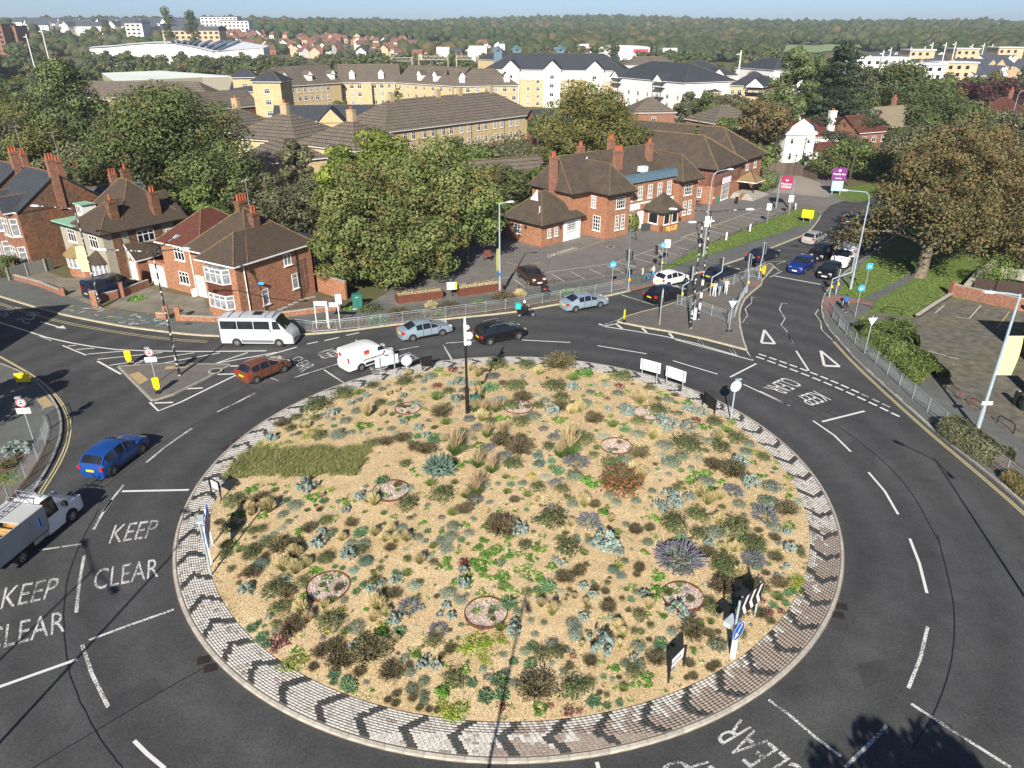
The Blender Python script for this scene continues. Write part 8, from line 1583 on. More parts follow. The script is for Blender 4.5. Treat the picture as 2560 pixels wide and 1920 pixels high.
for u,v,h,arms,lb in[(238,1420,10,[(2.3,2.0),(-.8,2.0)],'two-armed lamp post out of view at lower left, shadow crossing KEEP CLEAR'),(520,1290,11.5,[(2.9,1)],'tall lamp post out of view at lower left, long shadow reaching the island'),(1322,1475,11.6,[(-1.5,.6)],'lamp post out of view below, casting the upright shadow over the mulch'),(2337,1148,10,[(2.2,1.9),(-1.6,1.6)],'two-armed lamp post out of view at lower right, forked shadow on the road')]:
    x,y=G(u,v);lamp(lb,x-SD[0]*h*K_,y-SD[1]*h*K_,h,arms,LAMPM,r=.075,z=0)
# camera post on the island
x,y,z=IP(1169,1033);t=thing('camera_post','black post with white cameras and dish in the roundabout planting','camera post',(x,y,z));b=MB();b.tube((0,0,-.1),(0,0,2.0),.14,10);b.tube((0,0,2),(0,0,5.1),.085,10);b.build('post',BLACK,t)
b=MB();b.tube((0,0,5.05),(0,0,6.5),.1,8);b.build('white_sleeve',WHITE,t);b=MB();b.lathe([(.02,-.28),(.2,-.2),(.26,0),(.2,.18),(.05,.25)],10,(.28,-.1,5.75));b.build('dish',WHITE,t,smooth=True);b=MB();b.lathe([(.02,-.16),(.15,-.1),(.18,.05),(.1,.15)],10,(.24,-.05,5.2));b.build('dome_camera',WHITE,t,smooth=True);b=MB();b.lathe([(.02,-.16),(.14,-.1),(.17,.03),(.06,.14)],10,(.16,-.05,6.3));b.build('dome_camera',WHITE,t,smooth=True);b=MB();b.tube((0,0,6.4),(0,0,7.0),.1,8,r2=.06);b.build('antenna',WHITE,t)
x,y,z=IP(1187,1024);t=thing('utility_cabinet','small green cabinet at the foot of the black camera post','cabinet',(x,y,z),.1);b=MB();b.box(-.28,.28,-.22,.22,0,1.0);b.build('body',GRN_BOX,t);b=MB();b.box(-.32,.32,-.26,.26,1.0,1.06);b.build('lid',GRN_BOX,t);b=MB();b.box(-.05,.05,-.24,-.22,.5,.62);b.build('lock',BLACK,t)
# railings
def railing(label,pts,z0=.12,h=1.05,m=GREYM,span=2.0):
    P=[Vector(p)for p in pts];t=thing('railing',label,'railing',(P[0].x,P[0].y,z0));S=[0]
    for a,b in zip(P,P[1:]):S.append(S[-1]+(b-a).length)
    n=max(1,round(S[-1]/span));Q=[]
    for i in range(n+1):
        s=S[-1]*i/n
        for k in range(len(P)-1):
            if S[k]<=s+1e-6<=S[k+1]+2e-6:q=P[k]+(P[k+1]-P[k])*((s-S[k])/max(1e-6,S[k+1]-S[k]));break
        Q.append(q-P[0])
    L=S[-1]/n;pb=MB();pb.tube((0,0,0),(0,0,h+.04),.032,6);pme=pb.mesh('post',m)
    ib=MB();ib.tube((0,0,h),(1,0,h),.022,5);ib.tube((0,0,h-.16),(1,0,h-.16),.018,5);ib.tube((0,0,.12),(1,0,.12),.018,5);rme=ib.mesh('rail',m)
    bb=MB();k=int(L/.115)
    for i in range(1,k):bb.tube((i/k,0,.12),(i/k,0,h-.16),.007,4,caps=False)
    bme=bb.mesh('baluster',m)
    for q in Q:inst('post',pme,t,(q.x,q.y,0))
    for a,b in zip(Q,Q[1:]):
        d=b-a;o=inst('rail',rme,t,(a.x,a.y,0),math.atan2(d.y,d.x));o.scale=(d.length,1,1);o=inst('balusters',bme,t,(a.x,a.y,0),math.atan2(d.y,d.x));o.scale=(d.length,1,1);o['kind']='stuff'
    return t
railing('long grey railing along the far kerb behind the saloons and scooter',smooth([G(u,v,.12)for u,v in[(738,825),(760,833),(850,827),(967,812),(1067,800),(1167,788),(1267,774),(1367,757),(1490,738),(1566,722)]],1))
railing('railing at the lower edge of the centre island crossing',[G(*z2(*p),.12)for p in[(1065,1020),(1275,1080),(1480,1150),(1700,1240)]]);railing('short railing turning up at the right corner of the centre island',[G(*z2(*p),.12)for p in[(1705,1245),(1790,1180),(1850,1000),(1945,850)]]);railing('railing behind the three standing pedestrians',[G(*z2(*p),.12)for p in[(1640,800),(1755,770),(1880,710),(1970,665)]]);railing('short railing at the tip of the centre island by the yellow bollard',[G(*z2(*p),.12)for p in[(1970,665),(2050,680),(2120,690)]])
railing('very long railing down the right side of the roundabout',smooth([G(u,v,.12)for u,v in[(2070,778),(2085,803),(2105,828),(2150,875),(2206,925),(2275,992),(2360,1066),(2450,1140),(2540,1210),(2640,1290)]],1))
railing('tall pedestrian railing along the left kerb beside the variegated shrub',smooth([G(*k1(*p),.12)for p in[(425,945),(405,1060),(350,1180),(280,1310),(180,1440),(50,1590),(-100,1750)]],1),h=1.15);railing('short end railing by the buff tactile paving on the left',[G(*k1(*p),.12)for p in[(390,830),(425,945)]],h=1.15)
# traffic signals
SIGBACK=M('signal_black',(.015,.016,.018),rough=.5)
def signal(label,x,y,h,face,crank=None,n_heads=1,z=.12,heads=None):
    t=thing('traffic_signal',label,'traffic light',(x,y,z));cx,cy=crank or(0,0);h-=z;b=MB()
    P=[(0,0,0),(0,0,h)]if not crank else[(0,0,0),(0,0,1.9),(cx,cy,2.5),(cx,cy,h)]
    b.path(P,.055,7);b.build('pole',LAMPM,t)
    for k,f in enumerate(heads or[face]):
        c,s=math.cos(f),math.sin(f);hx,hy=cx+c*.2,cy+s*.2;zt=h-.15-k*.1
        b=MB();b.box(-.11,.11,-.15,.15,zt-.95,zt);o=b.build('signal_head',SIGBACK,t,(hx,hy,0),f)
        b=MB();b.box(-.13,-.115,-.22,.22,zt-1.02,zt+.07);b.build('backing_board',SIGBACK,o);b=MB();w2=MB();
        b.box(-.12,-.112,-.24,-.22,zt-1.04,zt+.09);b.box(-.12,-.112,.22,.24,zt-1.04,zt+.09);b.box(-.12,-.112,-.22,.22,zt+.07,zt+.09);b.box(-.12,-.112,-.22,.22,zt-1.04,zt-1.02);b.build('white_border',WHITE,o)
        for j,m in enumerate((REDL,AMBERL,GREENL)):q=MB();q.tube((.11,0,zt-.17-j*.3),(.125,0,zt-.17-j*.3),.1,10);q.build('lens',m,o);q=MB();q.box(.11,.26,-.11,.11,zt-.07-j*.3,zt-.055-j*.3);q.build('hood',SIGBACK,o)
    b=MB();b.box(-.09,.09,-.2,-.06,1.0,1.28);b.build('push_button_box',PLATEY,t)
    return t
def sg(label,c,base,topv,face,crank=None,heads=None,name=None):
    x,y=G(*c(*base),.12);u,v=c(0,topv);return signal(label,x,y,ZAT(v,y),face,crank,heads=heads)
x,y=G(1571,725,.12);t=signal('traffic signal with twin heads under a tall grey camera column, left of the crossing',x,y,4.4,math.pi,(-.15,0),heads=[math.pi-.2,.3]);b=MB();b.tube((-.2,.2,-.0),(-.2,.2,6.4),.09,8);b.build('camera_column',M('dark_grey_column',(.1,.13,.15)),t);b=MB();b.path([(-.2,.2,5.5),(.5,.2,5.2),(.3,.2,5.9)],.04,5);b.build('bracket',BLACK,t)
sg('cranked signal behind the person with the bicycle',z2,(868,605),255,math.pi+.2,(-.5,0));sg('cranked signal at the left end of the centre island railing',z2,(1118,1012),535,math.pi-.3,(.85,.1),heads=[math.pi-.2,2.6]);sg('cranked signal beside the three pedestrians',z2,(1482,900),420,math.pi-.1,(.9,0));sg('signal with its back to the camera at the railing corner',z2,(1942,862),372,.5,(-.2,0));sg('signal at the tip of the centre island by the yellow bollard',z2,(2092,695),236,.6,(.15,.2))
sg('straight signal on the lawn corner by the black hatchback',z3,(1445,1630),1195,2.4);sg('signal on a long curved bracket at the start of the right railing',z3,(1330,1680),985,2.7,(1.9,.3))
# round, square and triangular signs
def disc(b,r,y,z,n=20,back=False,m=0):b.add([(r*math.cos(2*math.pi*i/n),y,z+r*math.sin(2*math.pi*i/n))for i in range(n)],[tuple(range(n))if not back else tuple(range(n))[::-1]],m)
def sign(label,x,y,z,h,shape,r=.3,face=CYANS,ang=0.,zc=None,extras=None,name='road_sign',pr=.035,backlook=False,pm_=GREYM):
    t=thing(name,label,'sign',(x,y,z),ang);b=MB();b.tube((0,0,0),(0,0,h),pr,7);b.build('post',pm_,t);zc=zc or h-r;b=MB();y0=-.06
    if shape=='round':b.tube((0,y0,zc),(0,y0+.025,zc),r,20)
    elif shape=='square':b.box(-r,r,y0,y0+.025,zc-r,zc+r)
    elif shape=='tri':b.add([(-r,y0,zc+r*.6),(r,y0,zc+r*.6),(0,y0,zc-r*1.1),(-r,y0+.025,zc+r*.6),(r,y0+.025,zc+r*.6),(0,y0+.025,zc-r*1.1)],[(0,2,1),(3,4,5),(0,1,4,3),(1,2,5,4),(2,0,3,5)])
    elif shape=='rect':b.box(-r,r,y0,y0+.025,zc-r*1.4,zc+r*1.4)
    b.build('sign_plate',SIGNB if backlook else face,t)
    if extras:extras(t,zc,y0)
    return t
def ex_cycle(t,zc,y0):
    b=MB();y=y0-.004
    for x in(-.1,.1):
        n=12;b.add([(x+rr*math.cos(2*math.pi*i/n),y,zc-.06+rr*math.sin(2*math.pi*i/n))for rr in(.08,.06)for i in range(n)],[(i,(i+1)%n,n+(i+1)%n,n+i)for i in range(n)])
    b.box(-.1,.0,y-.001,y,zc-.07,zc-.05);b.box(-.03,.1,y-.001,y,zc+.04,zc+.06);b.box(-.01,.01,y-.001,y,zc-.06,zc+.06);b.build('cycle_symbol',WHITE,t)
for c,base,tp,shp,lb in[(c5a,(1745,855),650,'round','round light blue cycle sign above the long railing'),(c5a,(2065,700),528,'round','round light blue cycle sign beside the cranked signal'),(c6a,(1125,1008),802,'round','round light blue cycle sign near the hoop barrier'),(c6a,(1182,852),662,'square','square blue cycle sign on the lawn')]:
    x,y=G(*c(*base),.12);sign(lb,x,y,.12,ZAT(c(0,tp)[1],y)-.12,shp,.32,CYANS,.05,extras=ex_cycle)
for c,base,tp,lb in[(z2,(1720,1345),940,'back of a give way sign at the corner of the centre island'),(c6a,(1190,1232),1000,'back of a give way sign beside the long right railing')]:
    x,y=G(*c(*base),.12);t=sign(lb,x,y,.12,ZAT(c(0,tp)[1],y)-.12,'tri',.42,SIGNB,.1,backlook=True,pr=.045);b=MB();b.box(-.3,.3,-.12,.1,0,.08);b.build('base',BLACK,t)
x,y=G(1650,808,.12);x,y=G(*z2(848,1268),.12);t=sign('white-grey post with narrow edge-on panel on the centre island',x,y,.12,ZAT(z2(0,830)[1],y)-.12,'rect',.28,WHITE,1.45,pr=.05);
def ex_nv(t,zc,y0):
    b=MB();n=24;y=y0-.004;b.add([(rr*math.cos(2*math.pi*i/n),y,zc+rr*math.sin(2*math.pi*i/n))for rr in(.3,.235)for i in range(n)],[(i,(i+1)%n,n+(i+1)%n,n+i)for i in range(n)]);b.build('red_ring',REDS,t)
    b=MB();b.box(-.12,.12,y-.002,y,zc-.11,zc-.05);b.box(-.08,.08,y-.002,y,zc-.05,zc+.0);b.box(-.12,-.07,y-.002,y,zc-.14,zc-.11);b.box(.07,.12,y-.002,y,zc-.14,zc-.11);b.build('car_symbol',BLACK,t)
    b=MB();b.box(-.14,.14,y-.002,y,zc+.04,zc+.07);b.box(-.05,.05,y-.002,y,zc+.07,zc+.14);b.build('motorcycle_symbol',BLACK,t);b=MB();b.box(-.42,.42,y0,y0+.02,zc-.78,zc-.38);o=b.build('supplementary_plate',WHITE,t)
    text3(o,'Except buses,',(-.36,y0-.004,zc-.5),(1,0,0),(0,0,1),.72,.08,BLACK);text3(o,'taxis and',(-.25,y0-.004,zc-.61),(1,0,0),(0,0,1),.5,.08,BLACK);text3(o,'for access',(-.28,y0-.004,zc-.72),(1,0,0),(0,0,1),.56,.08,BLACK);b=MB();b.box(-.25,.1,-.15,.05,zc+.33,zc+.43);b.build('sign_light',GREYM,t)
for c,base,tp,lb in[(k1,(1352,545),245,'red-ringed no motor vehicles sign on the small left traffic island'),(k1,(288,1030),675,'red-ringed no motor vehicles sign on the left pavement by the railing')]:
    x,y=G(*c(*base),.12);sign(lb,x,y,.12,ZAT(c(0,tp)[1],y)-.12,'round',.31,WHITE,.15,extras=ex_nv,pr=.04)
# yellow shield bollards
def shield(label,x,y,z,h,ang,s=1.):
    t=thing('yellow_bollard',label,'bollard',(x,y,z),ang);b=MB();P=[(-.24*s,h),(.0,h+.06),(.24*s,h),(.22*s,h*.42),(0,h*.12),(-.22*s,h*.42)]
    b.add([(q,-.07,w_)for q,w_ in P]+[(q,.07,w_)for q,w_ in P],[tuple(range(6))[::-1],tuple(range(6,12))]+[(i,(i+1)%6,6+(i+1)%6,6+i)for i in range(6)]);b.build('shield',YEL,t);b=MB();b.lathe([(.22,0),(.2,.08),(.1,.1),(.1,.3)],10);b.build('base',BLACK,t);b=MB()
    for a,e in zip(P,P[1:]+P[:1]):b.tube((a[0],-.02,a[1]),(e[0],-.02,e[1]),.02,4)
    b.build('rim',BLACK,t)
for c,base,lb,z,s in[(k1,(1125,390),'yellow shield bollard at the top left corner of the small traffic island',.0,1),(k1,(1368,632),'yellow shield bollard at the lower tip of the small traffic island',.12,1)]:
    x,y=G(*c(*base),z);shield(lb,x,y,z,1.25,.25,s)
x,y=G(*z2(2148,665),.12);shield('yellow shield bollard at the tip of the centre island',x,y,.12,1.2,.7);x,y=G(*z2(405,1230),.12);shield('slim yellow bollard seen edge-on at the left tip of the centre island',x,y,.12,1.15,1.35)
# yellow temporary sign boards
def board(label,x,y,z,w_,h,zb,ang,face,posts=(-.3,.3),pm_=GREYM,lines=None,name='sign_board',tilt=0,lm=BLACK,cat='sign'):
    t=thing(name,label,cat,(x,y,z),ang);b=MB()
    for p in posts:b.tube((p*w_,.04,0),(p*w_,.04,zb+h),.04,6)
    b.build('post',pm_,t)if len(posts)<2 else[MB().tube((p*w_,.04,0),(p*w_,.04,zb+h+.05),.04,6).build('post',pm_,t)for p in posts]
    b=MB();b.box(-w_/2,w_/2,-.03,0,zb,zb+h);o=b.build('panel',face,t)
    for k,(tx,sz)in enumerate(lines or[]):text3(o,tx,(-w_*sz/2,-.035,zb+h-(k+1)*h/(len(lines)+.5)),(1,0,0),(0,0,1),w_*sz,h/(len(lines)+1)*.62,lm)
    return t
x,y=G(*k1(215,560),.12);board('yellow temporary sign board on the left pavement in the shade',x,y,.12,1.05,.75,.25,.12,YEL,(-.35,.35),BLACK,[('EVENT',.5),('ROAD CLOSED',.8),('SUNDAY',.6)]if False else None)
x,y=G(*c6a(812,405),.15);board('yellow temporary sign with a white patch on the grass verge',x,y,.15,1.5,1.1,.7,-.5,YEL);b=MB();b.box(-.1,.6,-.045,-.031,.85,1.15);b.build('white_patch',WHITE,bpy.data.objects['sign_board.001'],(0,0,0))
x,y=G(*c5a(722,878),.12);t=board('information board on a black leg between the rusty planters',x,y,.12,1.0,.75,.75,.1,WHITE,(.0,),BLACK,cat='information board');b=MB();b.box(.28,.5,-.04,-.031,.76,1.49);b.build('yellow_strip',YEL,t);b=MB();b.box(-.4,0,-.04,-.031,.95,1.3);b.build('map_print',M('map_print',(.3,.4,.42),(.5,.45,.35),scale=12),t)
# direction sign backs on the island and nameplates
def sbk(label,c,p0,p1,hh,posts=(0.,1.),face=None,zb=None,name='direction_sign',pm_=GREYM,over=.0,lines=None,lm=WHITE):
    a,b_=IP(*c(*p0)),IP(*c(*p1));A_,B2=Vector(a),Vector(b_);d=(B2-A_);L=math.hypot(d.x,d.y);t=thing(name,label,'sign',(A_.x,A_.y,(A_.z+B2.z)/2-.05),math.atan2(d.y,d.x));h=hh
    for f in posts:MB().tube((L*f,0,0),(L*f,0,h),.05 if face is not BLACK else.045,7).build('post',pm_,t)
    b=MB();zb=h*.5 if zb is None else zb;b.box(-over,L+over,.05,.09,zb,h-.04)if face is None or True else None;o=b.build('panel',face or SIGNB,t)
    for k,(tx,sz)in enumerate(lines or[]):text3(o,tx,((1-sz)*L/2,.045,zb+(h-zb)*.3),(1,0,0),(0,0,1),L*sz,(h-zb)*.4,lm)
    return t
sbk('white-backed direction sign on two posts at the upper left rim behind the white van',k3,(1252,262),(1350,238),1.75,face=M('pale_sign_back',(.6,.68,.7)),zb=.95,over=.35);sbk('left of the two white-backed direction signs at the upper right rim',k4,(992,240),(1083,265),1.75,face=WHITE,zb=.85,over=.2,posts=(0,1));sbk('right of the two white-backed direction signs at the upper right rim',k4,(1142,285),(1240,320),1.75,face=WHITE,zb=.85,over=.15,posts=(0,1))
NB=M('nameplate_panel',(.7,.7,.68));
sbk('black-framed board seen from behind at the upper rim right of the round sign',k3,(1538,208),(1605,195),1.15,face=BLACK,pm_=BLACK,zb=.35,name='street_nameplate');sbk('black-framed board seen from behind at the upper right rim',k4,(1368,400),(1440,455),1.15,face=BLACK,pm_=BLACK,zb=.3,name='street_nameplate')
for c,p0,p1,lb in[(k3,(85,1075),(148,1105),'white nameplate in a black frame at the left rim below the grass rectangle'),(k6,(1025,985),(1130,870),'white nameplate in a black frame at the lower right of the island')]:
    t=sbk(lb,c,p0,p1,1.25,face=BLACK,pm_=BLACK,zb=.55,name='street_nameplate');L=1.3;a,b_=IP(*c(*p0)),IP(*c(*p1));L=math.hypot(a[0]-b_[0],a[1]-b_[1]);b=MB();b.box(.08,L-.08,.035,.05,.62,1.12);b.box(.08,L-.08,.09,.105,.62,1.12);o=b.build('white_panel',NB,t);text3(o,'ROUNDABOUT' if c is k3 else 'WELCOME',(.15,.03,.78),(1,0,0),(0,0,1),L-.3,.16,M('purple_ink',(.12,.04,.2))if 'purple_ink' not in bpy.data.materials else bpy.data.materials['purple_ink'])if False else None
    b=MB();[b.box(.15+i*.13,.24+i*.13,.03,.035,.82,.94)for i in range(int((L-.35)/.13))];b.build('faint_lettering',M('faded_ink',(.25,.2,.3))if 'faded_ink' not in bpy.data.materials else bpy.data.materials['faded_ink'],t)
for c,base,tp,lb in[(k3,(1432,215),105,'round sign seen from behind at the upper left rim beside the white van'),(k4,(1540,488),245,'tall round sign seen from behind at the upper right rim')]:
    x,y,z=IP(*c(*base));h=ZAT(c(0,tp)[1],y)-z;t=sign(lb,x,y,z,h,'round',.42,SIGNB,.2 if c is k3 else.3,zc=h-.45,backlook=True,pr=.055,pm_=LAMPM);b=MB();b.box(-.1,.35,-.1,.02,h-.02,h+.08);b.build('sign_light',LAMPM,t)
# keep-left arrow sign with chevron board at the lower right
x,y,z=IP(*k6(1468,805));t=thing('arrow_sign','blue round arrow sign on a white post at the lower right of the island','sign',(x,y,z),.75);b=MB();b.tube((0,0,-.1),(0,0,.9),.13,10);b.build('post_sleeve',WHITE,t);b=MB();b.tube((0,.1,.3),(0,.1,3.0),.05,7);b.build('post',LAMPM,t)
b=MB();b.tube((0,-.08,1.5),(0,-.05,1.5),.46,24);b.build('sign_plate',BLUES,t);b=MB();b.add([(.28,-.085,1.72),(.2,-.085,1.8),(-.12,-.085,1.48),(-.04,-.085,1.40)],[(0,1,2,3)]);b.add([(-.3,-.085,1.22),(.05,-.085,1.28),(-.24,-.085,1.57)],[(0,1,2)]);n=24
b.add([(rr*math.cos(2*math.pi*i/n),-.084,1.5+rr*math.sin(2*math.pi*i/n))for rr in(.46,.42)for i in range(n)],[(i,(i+1)%n,n+(i+1)%n,n+i)for i in range(n)]);b.build('white_arrow',WHITE,t);b=MB();b.box(-.2,.45,.25,.55,1.5,1.75);b.build('sign_light',SIGNB,t)
def chev(label,c,p0,p1,zt,zb):
    a,b_=IP(*c(*p0)),IP(*c(*p1));L=math.hypot(a[0]-b_[0],a[1]-b_[1]);t=thing('chevron_board',label,'sign',a,math.atan2(b_[1]-a[1],b_[0]-a[0]))
    for x_ in(.15,L-.15):MB().tube((x_,.05,0),(x_,.05,zt),.05,7).build('post',LAMPM,t)
    MB().box(0,L,-.02,.02,zb,zt).build('panel',BLACK,t);n=int(L/.55);zc=(zb+zt)/2
    for i in range(n):
        x0=.1+i*(L-.1)/n
        for s in(-.03,):
            b=MB();b.add([(x0+.28,s,zb+.04),(x0+.48,s,zb+.04),(x0+.22,s,zc),(x0+.02,s,zc),(x0+.28,s,zt-.04),(x0+.48,s,zt-.04)],[(0,1,2,3),(3,2,5,4)]);b.build('white_chevron',WHITE,t)
chev('black and white chevron board standing behind the blue arrow sign',k6,(1490,650),(1640,520),2.0,.9)
x,y,z=IP(*k3(82,1545));a=IP(*k3(30,1400));t=thing('arrow_sign','blue and white signs seen edge-on at the left rim of the island','sign',(x,y,z),1.9);L=3.2
for q in(0,1.6):MB().tube((q,0,0),(q,0,2.2),.05,7).build('post',WHITE,t)
MB().box(-.2,2.2,-.06,-.02,1.1,2.1).build('panel',BLUES,t);b=MB();[b.add([(i*.5,-.07,1.15),(i*.5+.22,-.07,1.15),(i*.5+.1,-.07,2.05),(i*.5-.12,-.07,2.05)],[(0,1,2,3)])for i in range(4)];b.build('white_stripe',WHITE,t);MB().tube((-.9,0,0),(-.9,0,3.2),.05,7).build('post',LAMPM,t);b=MB();b.box(-1.1,-.5,-.2,.1,3.2,3.3);b.build('sign_light',SIGNB,t)
# sign frames and fingerpost by the corner house
x,y=G(*c4a(1643,985),.12);t=thing('fingerpost','blue and white cycle fingerpost beside the corner house','signpost',(x,y,.12));MB().tube((0,0,0),(0,0,3.6),.05,7).build('post',BLACK,t);MB().tube((0,0,.0),(0,0,1.9),.06,7).build('white_lower_post',WHITE,t)
for a,z_,m,L in((math.pi,2.8,SIGNB,1.1),(0,2.8,CYANS,1.2),(math.pi+.9,2.45,BLUES,1.0)):MB().box(.05,L,-.015,.015,z_,z_+.25).build('finger',m,t,(0,0,0),a)
for c,ps,hh,lb in[(c4a,((2040,1085),(2085,1092)),2.6,'back of a tall sign on two white posts right of the minibus'),(c4a,((2110,1078),(2135,1082)),2.4,'second white-posted sign right of the minibus')]:
    a,b_=Vector(G(*c(*ps[0]),.12)),Vector(G(*c(*ps[1]),.12));d=b_-a;t=thing('direction_sign',lb,'sign',(a.x,a.y,.12),math.atan2(d.y,d.x)+.35)
    for q in(0,1.1):MB().tube((q,0,0),(q,0,hh),.045,7).build('post',WHITE,t)
    MB().box(-.05,1.15,.04,.07,hh-.45,hh-.02).build('panel',SIGNB,t)
x,y=G(*c4a(2185,985),.12);t=thing('noticeboard','narrow grey noticeboard right of the white-posted signs','notice board',(x,y,.12),.2);MB().box(-.3,.3,-.05,.05,.9,1.9).build('panel',SIGNB,t);[MB().tube((q,0,0),(q,0,1.9),.04,6).build('post',BLACK,t)for q in(-.28,.28)]
# planters, bin, cabinet
for p0,p1,lb in[((372,925),(665,890),'left rusty steel planter box under the sycamores'),((772,878),(1050,838),'right rusty steel planter box beside the banner lamp')]:
    a,b_=Vector(G(*c5a(*p0),.12)),Vector(G(*c5a(*p1),.12));d=b_-a;L=d.length;t=thing('planter_box',lb,'planter',(a.x,a.y,.12),math.atan2(d.y,d.x),'rusty planters by the pavement');b=MB();b.box(0,L,0,.06,0,.8);b.box(0,L,1.14,1.2,0,.8);b.box(0,.06,.06,1.14,0,.8);b.box(L-.06,L,.06,1.14,0,.8);b.build('steel_side',CORTEN,t);MB().box(.06,L-.06,.06,1.14,.1,.7).build('soil',MULCH,t)
    n=500;C=np.stack([rng.uniform(.1,L-.1,n),rng.uniform(.1,1.1,n),rng.uniform(.7,.95,n)],1);V,Fq=quads(C,rng.normal(size=C.shape)+[0,0,.5],.12,.06);o=inst('planting',npmesh('planting',V,Fq,[PM['a'][0],PM['d'][1],PM['h'][0]],rng.choice(3,n,p=[.4,.45,.15])),t,(0,0,0));o['kind']='stuff'
x,y=G(*c5a(1315,890),.12);t=thing('litter_bin','black litter bin by the long railing','bin',(x,y,.12));MB().box(-.35,.35,-.3,.3,0,1.1).build('body',BLACK,t);MB().box(-.38,.38,-.33,.33,1.1,1.25).build('hood',BLACK,t);MB().box(-.12,.12,-.335,-.33,1.0,1.15).build('red_label',REDS,t)
x,y=G(*c5a(118,955),.12);t=thing('telecom_cabinet','dark green telecom cabinet beneath the sycamore by the garden wall','cabinet',(x,y,.12),.1);MB().box(-.45,.45,-.25,.25,.1,1.4).build('body',GRN_BOX,t);MB().box(-.5,.5,-.3,.3,1.4,1.5).build('lid',GRN_BOX,t);MB().box(-.5,.5,-.3,.3,0,.1).build('plinth',CONC,t);MB().box(-.02,.02,-.26,-.25,.12,1.38).build('door_gap',BLACK,t);text3(t,'BT',(-.12,-.262,1.15),(1,0,0),(0,0,1),.25,.1,WHITE)
x,y=G(*c5a(950,650),.12);t=thing('red_sign','small dark red sign in the shade under the sycamores','sign',(x,y,.12));MB().box(-.4,.4,-.03,.03,.5,1.3).build('panel',CORTEN,t);[MB().box(q-.04,q+.04,0,.06,0,.6).build('leg',BLACK,t)for q in(-.4,.4)]
# walls and fences around the gardens
def wall(label,pts,h,m=BRICKR,th=.22,z=.12,piers=(),ph=None,cap=CONC,name='garden_wall',cat='wall'):
    P=[Vector(p)for p in pts];t=thing(name,label,cat,(P[0].x,P[0].y,z));b=MB();cb=MB()
    for a,e in zip(P,P[1:]):
        d=e-a;L=d.length;r=math.atan2(d.y,d.x);q=MB().box(0,L,-th/2,th/2,0,h);q.build('wall_section',m,t,((a-P[0]).x,(a-P[0]).y,0),r);MB().box(0,L,-th/2-.03,th/2+.03,h,h+.06).build('coping',cap,t,((a-P[0]).x,(a-P[0]).y,0),r)
    for i in piers:p=P[i]-P[0];MB().box(-.22,.22,-.22,.22,0,ph or h+.5).build('pier',m,t,(p.x,p.y,0),.3)
    return t
wall('low brick wall with end pier along the driveway of the rendered house',GP(c4a,[(100,768),(260,812),(408,872)],.12),.5,piers=(2,),ph=.85)
wall('low brick wall between the blue van and the pavement',GP(c4a,[(655,910),(790,880),(960,815)],.12),.75,piers=(1,),ph=1.5);x,y=G(*c4a(615,935),.12);t=thing('brick_pier','tall orange brick gate pier behind the blue van by the lamp post','gate pier',(x,y,.12),.3);MB().box(-.25,.25,-.25,.25,0,1.4).build('pier',BRICKO,t);MB().box(-.28,.28,-.28,.28,1.4,1.46).build('coping',CONC,t)
wall('low brick front wall of the corner house behind the minibus',GP(c4a,[(1150,1030),(1390,1040),(1560,1030),(1800,1012),(2010,985),(2190,960)],.12),.45,BRICKO,piers=(0,),ph=1.3);wall('short brick wall and gate pier at the gate of the corner house',GP(c4a,[(1010,1012),(1075,1020)],.12),.45,BRICKO,piers=(1,),ph=1.3)
t=thing('garden_gate','thin black metal gate between the brick piers of the corner house','gate',(*G(*c4a(1085,1022),.12),.12),-.05);[MB().tube((i*.12,0,.08),(i*.12,0,1.0),.012,4).build('bar',BLACK,t)for i in range(11)];MB().box(0,1.25,-.015,.015,.95,1.0).build('rail',BLACK,t)
wall('tall orange brick garden wall between the corner house and the sycamores',GP(c4a,[(2050,840),(2130,870),(2230,900)],.12),1.9,BRICKO)
def fence(label,pts,h,m=WOODF,step=.2,z=.12,cat='fence',posts=2.0,panel=None,ph=None):
    P=[Vector(p)for p in pts];t=thing('timber_fence',label,cat,(P[0].x,P[0].y,z));bm_=[MB().box(-step*.46,step*.46,-.015-.01*k,.015,0,h*f).mesh('fence_board',m)for k,f in((0,1),(1,.985),(0,1.02))];pmh=MB().box(-.06,.06,-.08,.04,0,ph or h+.05).mesh('fence_post',CONC if panel else m)
    for a,e in zip(P,P[1:]):
        d=e-a;L=d.length;r=math.atan2(d.y,d.x);u=d.normalized()
        for i in range(int(L/step)):q=a-P[0]+u*(i+.5)*step;inst('fence_board',random.choice(bm_),t,(q.x,q.y,0),r)
        for i in range(int(L/posts)+1):q=a-P[0]+u*i*posts;inst('fence_post',pmh,t,(q.x,q.y,0),r)
    return t
fence('long weathered timber fence at the back of the hotel forecourt',GP(c3_ if 'c3_' in globals()else crop(1700,0,2.572),[(525,1108),(680,1120),(790,1135),(880,1160)],.12),2.0,step=.3);fence('grey panel fence with concrete posts in front of the left terrace',GP(c4a,[(62,775),(180,745),(300,718),(360,700)],.12),1.4,M('grey_fence_panel',(.2,.2,.18),(.13,.13,.12),scale=5),step=.3,panel=1)
wall('long red brick wall at the back of the block paved yard',GP(c6a,[(1740,872),(1980,925),(2160,965),(2500,1010)],.12),1.2,BRICKR,piers=(0,),ph=1.5);wall('low stone-edged wall sloping down the left side of the yard',GP(c6a,[(1520,1020),(1640,940),(1740,880)],.12),.35,M('dark_coping',(.06,.055,.05)),.3,cap=STONEK)
